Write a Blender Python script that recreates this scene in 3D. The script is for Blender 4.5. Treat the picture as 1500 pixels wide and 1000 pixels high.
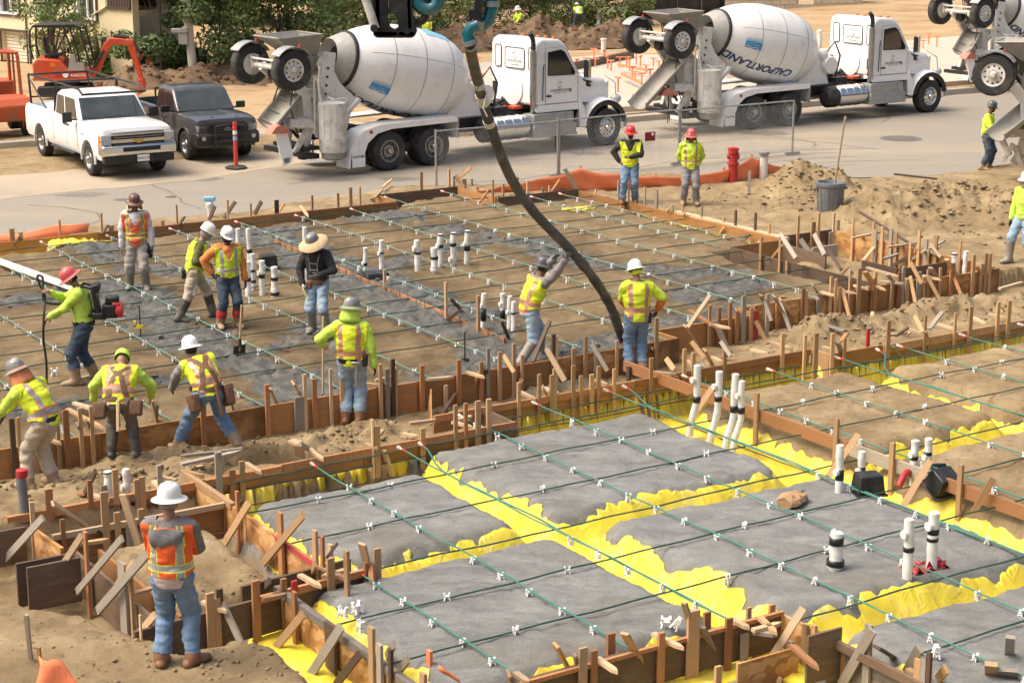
import bpy,bmesh,math,random
import numpy as np
from mathutils import Vector,Matrix,Euler
R=math.radians
SC=bpy.context.scene
COL=SC.collection
for o in list(bpy.data.objects):
 bpy.data.objects.remove(o)
# camera, sky, sun, exposure
CAM_H,PITCH,LENS=7.6,R(14.125),65.5
cam_data=bpy.data.cameras.new('camera')
cam_data.lens=LENS
cam_data.sensor_width=36.0
cam_data.clip_end=2000
cam=bpy.data.objects.new('camera',cam_data)
cam.location=(0,0,CAM_H)
cam.rotation_euler=(math.pi/2 - PITCH,0,0)
COL.objects.link(cam)
SC.camera=cam
SUN_EL,SUN_AZ=58.0,-100.0          # azimuth from +Y towards +X
world=bpy.data.worlds.new('World')
SC.world=world
world.use_nodes=True
wn=world.node_tree
sky=wn.nodes.new('ShaderNodeTexSky')
sky.sky_type='NISHITA'
sky.sun_disc=False
sky.sun_elevation=R(SUN_EL)
sky.sun_rotation=R(SUN_AZ)
sky.air_density=1.0
sky.dust_density=10.0
sky.ozone_density=1.0
bg=wn.nodes['Background']
wn.links.new(sky.outputs[0],bg.inputs[0])
bg.inputs[1].default_value=0.15
sun_data=bpy.data.lights.new('sun','SUN')
sun_data.energy=1.5
sun_data.angle=R(36)
sun_data.color=(1.0,0.93,0.82)
sun=bpy.data.objects.new('sun',sun_data)
a=R(SUN_AZ)
sdir=Vector((math.sin(a)*math.cos(R(SUN_EL)),math.cos(a)*math.cos(R(SUN_EL)),math.sin(R(SUN_EL))))
sun.rotation_euler=sdir.to_track_quat('Z','Y').to_euler()
sun.location=sdir*60
COL.objects.link(sun)
SC.view_settings.view_transform='Standard'
SC.view_settings.look='None'
SC.view_settings.gamma=1.0
SC.view_settings.use_curve_mapping=False
SC.view_settings.exposure=0.56
# survey frame of the building site
OX,OY=1.888421,27.621484
BX,BY=0.8425,0.5387
ANG_B=math.atan2(BY,BX)
FOC=LENS/36.0*1500.0
def W(s,t,z=0.0):
 return Vector((OX+s*BX - t*BY,OY+s*BY+t*BX,z))
def to_st(X,Y):
 X=X - OX
 Y=Y - OY
 return X*BX+Y*BY,-X*BY+Y*BX
def ray(px,py):
 x=(px - 750.0)/FOC
 y=-(py - 500.0)/FOC
 c,s=math.cos(PITCH),math.sin(PITCH)
 return Vector((x,c+s*y,-s+c*y))
def at(px,py,z=0.0):
 """point of level z that a sight line of the survey picture meets"""
 d=ray(px,py)
 k=(z - CAM_H)/d.z
 return Vector((k*d.x,k*d.y,z))
def sta(px,py,z=0.0):
 p=at(px,py,z)
 return to_st(p.x,p.y)
def at_depth(px,py,Y):
 d=ray(px,py)
 return Vector((d.x*Y/d.y,Y,CAM_H+d.z*Y/d.y))
def on_plane(px,py,p,n):
 d=ray(px,py)
 o=Vector((0,0,CAM_H))
 k=(p - o).dot(n)/d.dot(n)
 return o+d*k
# noise
def _h(ix,iy,iz,seed):
 n=(ix.astype(np.int64)*374761393+iy.astype(np.int64)*668265263+iz.astype(np.int64)*2147483647+seed*974711) & 0xFFFFFFFF
 n=((n ^ (n >> 13))*1274126177) & 0xFFFFFFFF
 n=((n ^ (n >> 15))*2246822519) & 0xFFFFFFFF
 return ((n ^ (n >> 16)) & 0xFFFFFF)/float(0xFFFFFF)
def vnoise(x,y,seed=0):
 ix=np.floor(x)
 iy=np.floor(y)
 fx=x - ix
 fy=y - iy
 fx=fx*fx*(3 - 2*fx)
 fy=fy*fy*(3 - 2*fy)
 z=np.zeros_like(ix)
 a=_h(ix,iy,z,seed)
 b=_h(ix+1,iy,z,seed)
 c=_h(ix,iy+1,z,seed)
 d=_h(ix+1,iy+1,z,seed)
 return (a+(b - a)*fx)*(1 - fy)+(c+(d - c)*fx)*fy - 0.5
def vnoise3(p,seed=0):
 i=np.floor(p)
 f=p - i
 f=f*f*(3 - 2*f)
 r=0
 for dx in (0,1):
  for dy in (0,1):
   for dz in (0,1):
    w=(f[:,0] if dx else 1 - f[:,0])*(f[:,1] if dy else 1 - f[:,1])*(f[:,2] if dz else 1 - f[:,2])
    r=r+w*_h(i[:,0]+dx,i[:,1]+dy,i[:,2]+dz,seed)
 return r - 0.5
def fbm(x,y,oct=4,seed=0,gain=0.5):
 r=0
 a=1.0
 for k in range(oct):
  r=r+a*vnoise(x*2**k,y*2**k,seed+k*17)
  a *= gain
 return r
def smooth(e0,e1,x):
 t=np.clip((x - e0)/(e1 - e0),0,1)
 return t*t*(3 - 2*t)
def poly_sd(X,Y,poly):
 """signed distance to a polygon, negative inside"""
 d=np.full(X.shape,1e9)
 inside=np.zeros(X.shape,bool)
 n=len(poly)
 for i in range(n):
  ax,ay=poly[i]
  bx,by=poly[(i+1) % n]
  ex,ey=bx - ax,by - ay
  wx,wy=X - ax,Y - ay
  q=np.clip((wx*ex+wy*ey)/(ex*ex+ey*ey+1e-12),0,1)
  d=np.minimum(d,np.hypot(wx - ex*q,wy - ey*q))
  if ay != by:
   cond=((ay>Y) != (by>Y)) & (X<(bx - ax)*(Y - ay)/(by - ay)+ax)
   inside ^= cond
 return np.where(inside,-d,d)
def line_d(X,Y,pts):
 d=np.full(X.shape,1e9)
 for (ax,ay),(bx,by) in zip(pts,pts[1:]):
  ex,ey=bx - ax,by - ay
  q=np.clip(((X - ax)*ex+(Y - ay)*ey)/(ex*ex+ey*ey+1e-12),0,1)
  d=np.minimum(d,np.hypot(X - ax - ex*q,Y - ay - ey*q))
 return d
# materials
MATS={}
def mat(name,base,rough=0.7,metal=0.0,base2=None,scale=6.0,amt=0.6,stretch=(1,1,1),dirt=None,dirt_scale=1.5,dirt_amt=0.5,
  bump=0.0,bump_scale=40.0,rnd=0.0,coat=0.0,detail=6.0,spec=0.5,sheen=0.0,trans=0.0,coords='Object'):
 m=bpy.data.materials.new(name)
 m.use_nodes=True
 nt=m.node_tree
 N=nt.nodes
 L=nt.links
 b=N['Principled BSDF']
 b.inputs['Roughness'].default_value=rough
 b.inputs['Metallic'].default_value=metal
 b.inputs['Specular IOR Level'].default_value=spec
 b.inputs['Coat Weight'].default_value=coat
 b.inputs['Sheen Weight'].default_value=sheen
 b.inputs['Transmission Weight'].default_value=trans
 b.inputs['Base Color'].default_value=(*base,1)
 tc=N.new('ShaderNodeTexCoord')
 mp=N.new('ShaderNodeMapping')
 mp.inputs['Scale'].default_value=stretch
 L.new(tc.outputs[coords],mp.inputs[0])
 vec=mp.outputs[0]
 if rnd>0:
  oi=N.new('ShaderNodeObjectInfo')
  add=N.new('ShaderNodeVectorMath')
  add.operation='ADD'
  sc=N.new('ShaderNodeVectorMath')
  sc.operation='SCALE'
  cx=N.new('ShaderNodeCombineXYZ')
  for k in range(3):
   L.new(oi.outputs['Random'],cx.inputs[k])
  L.new(cx.outputs[0],sc.inputs[0])
  sc.inputs['Scale'].default_value=37.0
  L.new(vec,add.inputs[0])
  L.new(sc.outputs[0],add.inputs[1])
  vec=add.outputs[0]
 col=None
 if base2 is not None:
  no=N.new('ShaderNodeTexNoise')
  no.inputs['Scale'].default_value=scale
  no.inputs['Detail'].default_value=detail
  no.inputs['Roughness'].default_value=0.62
  L.new(vec,no.inputs['Vector'])
  mr=N.new('ShaderNodeMapRange')
  mr.inputs[1].default_value=0.5 - 0.22/max(amt,0.05)*0.6
  mr.inputs[2].default_value=0.5+0.22/max(amt,0.05)*0.6
  L.new(no.outputs['Fac'],mr.inputs[0])
  mx=N.new('ShaderNodeMix')
  mx.data_type='RGBA'
  mx.inputs[6].default_value=(*base,1)
  mx.inputs[7].default_value=(*base2,1)
  L.new(mr.outputs[0],mx.inputs[0])
  col=mx.outputs[2]
 if dirt is not None:
  no=N.new('ShaderNodeTexNoise')
  no.inputs['Scale'].default_value=dirt_scale
  no.inputs['Detail'].default_value=8
  no.inputs['Roughness'].default_value=0.7
  L.new(vec,no.inputs['Vector'])
  mr=N.new('ShaderNodeMapRange')
  mr.inputs[1].default_value=0.62 - 0.25*dirt_amt
  mr.inputs[2].default_value=0.78 - 0.15*dirt_amt
  L.new(no.outputs['Fac'],mr.inputs[0])
  mx=N.new('ShaderNodeMix')
  mx.data_type='RGBA'
  if col is None:
   mx.inputs[6].default_value=(*base,1)
  else:
   L.new(col,mx.inputs[6])
  mx.inputs[7].default_value=(*dirt,1)
  L.new(mr.outputs[0],mx.inputs[0])
  col=mx.outputs[2]
 if rnd>0:
  hs=N.new('ShaderNodeHueSaturation')
  mr=N.new('ShaderNodeMapRange')
  mr.inputs[3].default_value=1 - rnd
  mr.inputs[4].default_value=1+rnd
  L.new(oi.outputs['Random'],mr.inputs[0])
  L.new(mr.outputs[0],hs.inputs['Value'])
  if col is None:
   hs.inputs['Color'].default_value=(*base,1)
  else:
   L.new(col,hs.inputs['Color'])
  col=hs.outputs[0]
 if col is not None:
  L.new(col,b.inputs['Base Color'])
 if bump>0:
  no=N.new('ShaderNodeTexNoise')
  no.inputs['Scale'].default_value=bump_scale
  no.inputs['Detail'].default_value=5
  L.new(vec,no.inputs['Vector'])
  bp=N.new('ShaderNodeBump')
  bp.inputs['Strength'].default_value=min(bump,1.0)
  bp.inputs['Distance'].default_value=0.02
  L.new(no.outputs['Fac'],bp.inputs['Height'])
  L.new(bp.outputs[0],b.inputs['Normal'])
 MATS[name]=m
 return m
def osb_mat(name,c1,c2,c3,sc=9.0):
 m=bpy.data.materials.new(name)
 m.use_nodes=True
 nt=m.node_tree
 N,L=nt.nodes,nt.links
 b=N['Principled BSDF']
 b.inputs['Roughness'].default_value=0.7
 tc=N.new('ShaderNodeTexCoord')
 vo=N.new('ShaderNodeTexVoronoi')
 vo.inputs['Scale'].default_value=sc
 no=N.new('ShaderNodeTexNoise')
 no.inputs['Scale'].default_value=3.0
 mixv=N.new('ShaderNodeMix')
 mixv.data_type='VECTOR'
 mixv.inputs[0].default_value=0.18
 L.new(tc.outputs['Object'],mixv.inputs[4])
 L.new(no.outputs['Color'],mixv.inputs[5])
 L.new(tc.outputs['Object'],no.inputs['Vector'])
 mp=N.new('ShaderNodeMapping')
 mp.inputs['Rotation'].default_value=(0.3,0.5,0.4)
 mp.inputs['Scale'].default_value=(0.7,2.2,1.6)
 L.new(mixv.outputs[1],mp.inputs[0])
 L.new(mp.outputs[0],vo.inputs['Vector'])
 sep=N.new('ShaderNodeSeparateColor')
 L.new(vo.outputs['Color'],sep.inputs[0])
 cr=N.new('ShaderNodeValToRGB')
 cr.color_ramp.elements[0].color=(*c1,1)
 cr.color_ramp.elements[1].color=(*c3,1)
 e=cr.color_ramp.elements.new(0.5)
 e.color=(*c2,1)
 L.new(sep.outputs[0],cr.inputs[0])
 n2=N.new('ShaderNodeTexNoise')
 n2.inputs['Scale'].default_value=1.3
 n2.inputs['Detail'].default_value=7
 L.new(tc.outputs['Object'],n2.inputs['Vector'])
 mr=N.new('ShaderNodeMapRange')
 mr.inputs[1].default_value=0.46
 mr.inputs[2].default_value=0.66
 L.new(n2.outputs['Fac'],mr.inputs[0])
 mx=N.new('ShaderNodeMix')
 mx.data_type='RGBA'
 L.new(mr.outputs[0],mx.inputs[0])
 L.new(cr.outputs[0],mx.inputs[6])
 mx.inputs[7].default_value=(c1[0]*.55,c1[1]*.55,c1[2]*.6,1)
 L.new(mx.outputs[2],b.inputs['Base Color'])
 bp=N.new('ShaderNodeBump')
 bp.inputs['Strength'].default_value=0.5
 bp.inputs['Distance'].default_value=0.01
 L.new(sep.outputs[1],bp.inputs['Height'])
 L.new(bp.outputs[0],b.inputs['Normal'])
 MATS[name]=m
 return m
mat('pale_wood',(.60,.44,.27),.75,base2=(.46,.31,.17),scale=5,stretch=(12,12,1),rnd=.28,dirt=(.22,.17,.12),dirt_scale=4,dirt_amt=.4,bump=.3)
mat('red_wood',(.46,.215,.085),.7,base2=(.32,.14,.055),scale=5,stretch=(12,12,1),rnd=.3,dirt=(.16,.11,.07),dirt_scale=4,dirt_amt=.4,bump=.3)
mat('tan_wood',(.57,.36,.18),.75,base2=(.42,.245,.115),scale=5,stretch=(12,12,1),rnd=.3,dirt=(.2,.15,.1),dirt_scale=4,dirt_amt=.4,bump=.3)
mat('grey_wood',(.40,.35,.28),.8,base2=(.28,.24,.19),scale=5,stretch=(12,12,1),rnd=.25,dirt=(.12,.1,.08),dirt_scale=4,dirt_amt=.4,bump=.4)
mat('dark_wood',(.115,.07,.042),.7,base2=(.065,.04,.026),scale=4,stretch=(8,8,1),rnd=.25,bump=.3)
mat('board_brown',(.43,.205,.065),.65,base2=(.29,.13,.04),scale=3.0,stretch=(1,6,6),rnd=.22,dirt=(.2,.15,.1),dirt_scale=2,dirt_amt=.5,bump=.3)
mat('board_dark',(.10,.066,.042),.6,base2=(.16,.10,.06),scale=3.0,stretch=(1,6,6),rnd=.25,dirt=(.17,.13,.09),dirt_scale=2,dirt_amt=.5,bump=.3)
mat('board_grey',(.26,.225,.185),.8,base2=(.17,.145,.12),scale=3.0,stretch=(1,7,7),rnd=.2,dirt=(.1,.08,.06),dirt_scale=2,dirt_amt=.45,bump=.3)
mat('board_pale',(.52,.40,.26),.75,base2=(.40,.28,.16),scale=3.0,stretch=(1,7,7),rnd=.15,dirt=(.25,.19,.13),dirt_scale=2,dirt_amt=.35,bump=.3)
osb_mat('osb',(.36,.165,.05),(.50,.26,.09),(.64,.39,.17))
osb_mat('osb_dark',(.27,.125,.04),(.38,.18,.06),(.48,.26,.10))
mat('pink_paint',(.55,.06,.07),.7,base2=(.42,.07,.06),scale=9)
mat('red_paint',(.48,.03,.03),.55,base2=(.35,.03,.03),scale=7)
mat('pvc',(.78,.78,.74),.45,base2=(.68,.67,.62),scale=7,dirt=(.42,.37,.3),dirt_scale=5,dirt_amt=.3)
mat('black_tape',(.012,.012,.013),.35)
mat('black_plastic',(.014,.014,.015),.42,base2=(.03,.029,.027),scale=6,dirt=(.09,.075,.06),dirt_scale=4,dirt_amt=.4)
mat('chair_plastic',(.82,.82,.80),.5,rnd=.08)
mat('cable_green',(.02,.16,.115),.4,base2=(.035,.20,.15),scale=3,dirt=(.20,.19,.15),dirt_scale=3,dirt_amt=.35)
mat('cable_pale',(.13,.25,.19),.45,base2=(.07,.18,.13),scale=4,dirt=(.26,.24,.185),dirt_scale=2.5,dirt_amt=.55)
mat('cable_dark',(.015,.06,.045),.45,base2=(.03,.09,.065),scale=3,dirt=(.13,.12,.1),dirt_scale=3,dirt_amt=.35)
mat('rebar',(.06,.045,.035),.6,.4,base2=(.11,.06,.035),scale=20)
mat('steel',(.45,.45,.44),.35,.9,base2=(.33,.33,.32),scale=5)
mat('chrome',(.72,.72,.70),.16,1.0,base2=(.6,.6,.58),scale=3)
mat('galv',(.42,.43,.42),.5,.55,base2=(.33,.33,.32),scale=5,dirt=(.22,.19,.15),dirt_scale=2,dirt_amt=.3)
mat('rubber',(.017,.017,.018),.75,base2=(.03,.029,.028),scale=9,dirt=(.085,.075,.062),dirt_scale=3,dirt_amt=.5,bump=.2)
mat('tyre_dusty',(.024,.024,.025),.85,base2=(.04,.039,.037),scale=6,dirt=(.12,.105,.085),dirt_scale=2.5,dirt_amt=.5,bump=.25)
mat('flat_black',(.012,.012,.013),.5,base2=(.022,.021,.02),scale=4,dirt=(.07,.06,.05),dirt_scale=2,dirt_amt=.35)
mat('glass_dark',(.018,.022,.024),.06,spec=.7,coat=.3)
mat('glass_grey',(.07,.085,.085),.08,spec=.6,base2=(.035,.042,.043),scale=1.3)
mat('white_paint',(.84,.84,.82),.26,coat=.4,dirt=(.70,.66,.58),dirt_scale=1.6,dirt_amt=.3)
mat('drum_white',(.83,.82,.785),.36,base2=(.78,.765,.72),scale=1.2,coat=.2,dirt=(.66,.61,.53),dirt_scale=1.3,dirt_amt=.4)
mat('truck_grime',(.72,.70,.65),.55,base2=(.60,.575,.515),scale=3,dirt=(.30,.25,.18),dirt_scale=3.2,dirt_amt=.5,bump=.2)
mat('mixer_metal',(.36,.345,.305),.6,.25,base2=(.2,.185,.155),scale=4,dirt=(.42,.39,.33),dirt_scale=2,dirt_amt=.6,bump=.3)
mat('blue_print',(.03,.20,.42),.45,base2=(.05,.27,.50),scale=9)
mat('navy_print',(.02,.045,.13),.45)
mat('grey_print',(.16,.17,.18),.5)
mat('pale_blue_print',(.22,.50,.70),.5)
mat('orange_red',(.62,.075,.022),.45,base2=(.52,.06,.02),scale=3,dirt=(.34,.13,.06),dirt_scale=2,dirt_amt=.45)
mat('machine_orange',(.56,.105,.03),.55,base2=(.46,.085,.028),scale=3,dirt=(.26,.14,.075),dirt_scale=1.6,dirt_amt=.6)
mat('charcoal_paint',(.045,.046,.05),.28,coat=.6,dirt=(.11,.1,.085),dirt_scale=1.5,dirt_amt=.35)
mat('lamp_glass',(.60,.60,.58),.12,spec=.8,base2=(.35,.35,.34),scale=14)
mat('amber',(.70,.20,.02),.25)
mat('red_lamp',(.45,.02,.02),.25)
mat('teal_paint',(.012,.19,.23),.3,coat=.4,base2=(.015,.14,.18),scale=4,dirt=(.10,.17,.17),dirt_scale=3,dirt_amt=.35)
mat('hose_rubber',(.06,.061,.06),.7,base2=(.09,.09,.086),scale=3,dirt=(.17,.165,.15),dirt_scale=1.5,dirt_amt=.6,bump=.3)
mat('hose_wet',(.04,.04,.039),.5,base2=(.075,.075,.071),scale=5,dirt=(.15,.148,.135),dirt_scale=2.5,dirt_amt=.6,bump=.4)
mat('silt_orange',(.92,.28,.12),.7,base2=(.82,.22,.09),scale=5,stretch=(1,1,.3),bump=.2)
mat('can_grey',(.17,.19,.21),.5,base2=(.13,.145,.16),scale=5,dirt=(.28,.25,.2),dirt_scale=3,dirt_amt=.4)
mat('paper_brown',(.42,.26,.13),.8,base2=(.34,.20,.10),scale=8,bump=.4)
mat('stucco_cream',(.74,.64,.42),.9,base2=(.70,.60,.39),scale=3,bump=.2)
mat('trim_brown',(.075,.05,.038),.7)
mat('garage_cream',(.70,.64,.50),.7)
mat('curtain',(.62,.62,.56),.8,base2=(.30,.38,.34),scale=4,stretch=(3,3,.05))
mat('block_cream',(.62,.54,.40),.9,base2=(.55,.47,.34),scale=6,rnd=.1,bump=.3)
mat('concrete_pale',(.46,.43,.37),.85,base2=(.40,.37,.31),scale=2,bump=.2)
mat('membrane_white',(.50,.45,.36),.75,base2=(.42,.365,.28),scale=.8,bump=.2)
mat('bark',(.14,.10,.07),.9,base2=(.08,.06,.045),scale=8,bump=.5)
# mesh helper
class MB:
 """collects shapes and links them as one mesh object"""
 def __init__(self):
  self.v=[]
  self.f=[]
  self.m=[]
  self.M=Matrix.Identity(4)
  self.mi=0
 def add(self,vs,fs,mi=None):
  o=len(self.v)
  M=self.M
  self.v += [tuple(M @ Vector(p)) for p in vs]
  self.f += [tuple(i+o for i in f) for f in fs]
  self.m += [self.mi if mi is None else mi]*len(fs)
  return self
 def box(self,c,d,rot=None,mi=None,taper=(1,1)):
  x,y,z=d[0]/2,d[1]/2,d[2]/2
  q=[]
  for k,(tx,ty) in ((-1,(1,1)),(1,taper)):
   q += [(-x*tx,-y*ty,k*z),(x*tx,-y*ty,k*z),(x*tx,y*ty,k*z),(-x*tx,y*ty,k*z)]
  E=Euler(rot).to_matrix() if rot else Matrix.Identity(3)
  c=Vector(c)
  return self.add([c+E @ Vector(p) for p in q],[(3,2,1,0),(4,5,6,7),(0,1,5,4),(1,2,6,5),(2,3,7,6),(3,0,4,7)],mi)
 def plank(self,p0,p1,w,h,up=(0,0,1),mi=None,point=False):
  p0,p1=Vector(p0),Vector(p1)
  d=(p1 - p0).normalized()
  up=Vector(up)
  if abs(d.dot(up))>.98:
   up=Vector((1,0,0))
  sx=d.cross(up).normalized()
  uz=sx.cross(d)
  vs=[]
  for p in (p0,p1):
   for a,b in ((-1,-1),(1,-1),(1,1),(-1,1)):
    vs.append(p+sx*a*w/2+uz*b*h/2)
  fs=[(0,3,2,1),(4,5,6,7),(0,1,5,4),(1,2,6,5),(2,3,7,6),(3,0,4,7)]
  if point:
   q=p1+d*w*1.6
   vs.append(q)
   fs=[(0,3,2,1),(0,1,5,4),(1,2,6,5),(2,3,7,6),(3,0,4,7),(4,5,8),(5,6,8),(6,7,8),(7,4,8)]
  return self.add(vs,fs,mi)
 def tube(self,pts,r,n=8,mi=None,cap=True,flat=None):
  """flat: optional (axis, factor): squashes the section along a world axis"""
  pts=[Vector(p) for p in pts]
  rs=r if isinstance(r,(list,tuple)) else [r]*len(pts)
  vs,fs=[],[]
  pu=None
  for i,p in enumerate(pts):
   if i==0:
    d=pts[1] - p
   elif i==len(pts) - 1:
    d=p - pts[i - 1]
   else:
    d=pts[i+1] - pts[i - 1]
   d=d.normalized() if d.length>1e-9 else Vector((0,0,1))
   if pu is None:
    u=d.orthogonal().normalized()
   else:
    u=(pu - d*pu.dot(d))
    u=u.normalized() if u.length>1e-6 else d.orthogonal().normalized()
   pu=u
   w=d.cross(u)
   for k in range(n):
    a=2*math.pi*k/n
    vs.append(p+(u*math.cos(a)+w*math.sin(a))*rs[i])
  for i in range(len(pts) - 1):
   for k in range(n):
    a,b=i*n+k,i*n+(k+1) % n
    fs.append((a,b,b+n,a+n))
  if cap:
   fs.append(tuple(reversed(range(n))))
   fs.append(tuple(range((len(pts) - 1)*n,len(pts)*n)))
  return self.add(vs,fs,mi)
 def lathe(self,prof,n=24,axis='z',c=(0,0,0),mi=None,cap=True,arc=None,sc=(1,1)):
  """prof: (radius, height) pairs"""
  vs,fs=[],[]
  a0,a1=arc if arc else (0,2*math.pi)
  full=arc is None
  m=n if full else n+1
  for r,h in prof:
   for k in range(m):
    a=a0+(a1 - a0)*k/n
    x,y=r*math.cos(a)*sc[0],r*math.sin(a)*sc[1]
    if axis=='z':
     p=(x,y,h)
    elif axis=='x':
     p=(h,x,y)
    else:
     p=(y,h,x)
    vs.append(Vector(p)+Vector(c))
  for i in range(len(prof) - 1):
   for k in range(n):
    a,b=i*m+k,i*m+(k+1) % m
    fs.append((a,b,b+m,a+m))
  if cap and full:
   fs.append(tuple(reversed(range(m))))
   fs.append(tuple(range((len(prof) - 1)*m,len(prof)*m)))
  return self.add(vs,fs,mi)
 def prism(self,poly,y0,y1,mi=None,plane='xz',mid=None):
  """polygon given in a plane, extruded along the third axis"""
  n=len(poly)
  mk={'xz': lambda a,b,e: (a,e,b),'xy': lambda a,b,e: (a,b,e),'yz': lambda a,b,e: (e,a,b)}[plane]
  vs=[mk(a,b,y0) for a,b in poly]+[mk(a,b,y1) for a,b in poly]
  fs=[tuple(range(n)),tuple(reversed(range(n,2*n)))]
  fs += [(i,i+n,(i+1) % n+n,(i+1) % n) for i in range(n)]
  return self.add(vs,fs,mi)
 def loft(self,rings,mi=None,cap=True,closed=True):
  n=len(rings[0])
  vs=[p for r in rings for p in r]
  fs=[]
  for i in range(len(rings) - 1):
   for k in range(n if closed else n - 1):
    a,b=i*n+k,i*n+(k+1) % n
    fs.append((a,b,b+n,a+n))
  if cap and closed:
   fs.append(tuple(reversed(range(n))))
   fs.append(tuple(range((len(rings) - 1)*n,len(rings)*n)))
  return self.add(vs,fs,mi)
 def ball(self,c,r,n=10,m=6,mi=None,sc=(1,1,1)):
  vs,fs=[],[]
  for i in range(m+1):
   ph=math.pi*i/m
   for k in range(n):
    a=2*math.pi*k/n
    vs.append(Vector(c)+Vector((r*sc[0]*math.sin(ph)*math.cos(a),r*sc[1]*math.sin(ph)*math.sin(a),r*sc[2]*math.cos(ph))))
  for i in range(m):
   for k in range(n):
    a,b=i*n+k,i*n+(k+1) % n
    fs.append((a,a+n,b+n,b))
  return self.add(vs,fs,mi)
 def mesh(self,name,mats,smooth=True,angle=38,fix=True):
  me=bpy.data.meshes.new(name)
  me.from_pydata(self.v,[],self.f)
  mats=mats if isinstance(mats,(list,tuple)) else [mats]
  for m in mats:
   me.materials.append(MATS[m] if isinstance(m,str) else m)
  me.polygons.foreach_set('material_index',self.m)
  if fix:
   bm=bmesh.new()
   bm.from_mesh(me)
   bmesh.ops.remove_doubles(bm,verts=bm.verts,dist=1e-5)
   bmesh.ops.recalc_face_normals(bm,faces=bm.faces)
   bm.to_mesh(me)
   bm.free()
  if smooth:
   me.polygons.foreach_set('use_smooth',[True]*len(me.polygons))
   me.set_sharp_from_angle(angle=R(angle))
  return me
 def build(self,name,mats,parent=None,loc=None,rot=None,smooth=True,angle=38,bevel=0.0,fix=True,seg=2):
  o=link(name,self.mesh(name,mats,smooth,angle,fix),parent,loc,rot)
  if bevel>0:
   b=o.modifiers.new('bevel','BEVEL')
   b.width=bevel
   b.segments=seg
   b.limit_method='ANGLE'
   b.angle_limit=R(40)
  return o
def link(name,me,parent=None,loc=None,rot=None,scale=None):
 o=bpy.data.objects.new(name,me)
 COL.objects.link(o)
 if loc is not None:
  o.location=loc
 if rot is not None:
  o.rotation_euler=rot
 if scale is not None:
  o.scale=scale
 if parent is not None:
  o.parent=parent
 return o
def tag(o,label=None,cat=None,group=None,kind=None):
 if label:
  o['label']=label
 if cat:
  o['category']=cat
 if group:
  o['group']=group
 if kind:
  o['kind']=kind
 return o
def thing(name,label,cat,loc=(0,0,0),rz=0.0,group=None):
 o=bpy.data.objects.new(name,None)
 COL.objects.link(o)
 o.location=loc
 o.rotation_euler=(0,0,rz)
 o.empty_display_size=.3
 return tag(o,label,cat,group)
def children(o):
 return [c for c in COL.objects if c.parent==o]
def dup(root,loc,rz=None,label=None,group=None,skip=()):
 kids={}
 for c in COL.objects:
  if c.parent is not None:
   kids.setdefault(c.parent.name,[]).append(c)
 def cp(o,parent):
  c=o.copy()
  COL.objects.link(c)
  if parent is not None:
   c.parent=parent
  for k in kids.get(o.name,[]):
   if k.name.split('.')[0] not in skip:
    cp(k,c)
  return c
 r=cp(root,None)
 r.location=loc
 if rz is not None:
  r.rotation_euler=(0,0,rz)
 if label:
  r['label']=label
 if group:
  r['group']=group
 return r
ORD=['first','second','third','fourth','fifth','sixth','seventh','eighth','ninth','tenth','eleventh','twelfth','thirteenth','fourteenth',
  'fifteenth','sixteenth','seventeenth','eighteenth','nineteenth','twentieth']
rng=random.Random(7)
# terrain
PADS=[(-7.5,-4.9,-4.62,-1.95,1),(-4.6,-.8,-4.6,-1.22,1),(-8.2,-4.75,-8.2,-4.88,1),(-4.22,-.40,-8.6,-4.86,1),
  (-4.05,-.3,-13.5,-8.9,1),(.2,3.34,-4.54,-1.12,0),(3.75,14,-4.35,-1.32,0),(.15,14,-13,-4.9,0)]
LOW=[(-7.72,-1.1),(-2.9,-1.1),(-2.9,-.28),(3.3,-.28),(3.3,-.68),(16,-.68),(16,-15),(-4.3,-15),(-4.3,-8.4),(-8.42,-8.4),(-8.42,-5.05),(-7.72,-5.05)]
LOWY=[(-7.72,-1.1),(-2.9,-1.1),(-2.9,-.28),(3.3,-.28),(3.3,-.68),(16,-.68),(16,-15),(-4.7,-15),(-4.7,-8.85),(-8.85,-8.85),(-8.85,-5.05),(-7.72,-5.05)]
UP=[(-16,1.6),(2.07,1.6),(2.07,2.2),(4.27,2.2),(4.27,2.72),(7.75,2.72),(7.75,7.2),(9.18,7.2),(9.18,14.84),(6.84,14.84),(6.84,16.7),(4.44,16.7),(4.44,15.64),(-16,15.64)]
BOXR=[(7.75,2.72),(10.65,2.72),(10.65,7.3),(7.75,7.3)]
PORCH=[(-9.85,-2.1),(-7.75,-2.1),(-7.75,-5.0),(-8.4,-5.3),(-9.85,-5.2)]
WALK=[(-14,-1.2),(-2.9,-1.15),(-2.9,-.3),(3.3,-.3),(3.3,-.7),(16,-.7),(16,2.75),(4.3,2.75),(4.3,2.25),(2.1,2.25),(2.1,1.66),(-14,1.66)]
EXC=[(-11.2,-1.3),(-7.72,-1.25),(-7.72,-5.05),(-8.4,-5.2),(-8.4,-8.4),(-4.3,-8.4),(-4.3,-15),(-9.1,-15),(-9.05,-6.3),(-9.3,-5.75),(-9.9,-5.75),(-10.15,-4.8),(-10.75,-3.9),(-11.0,-3.3),(-11.6,-2.7)]
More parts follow.
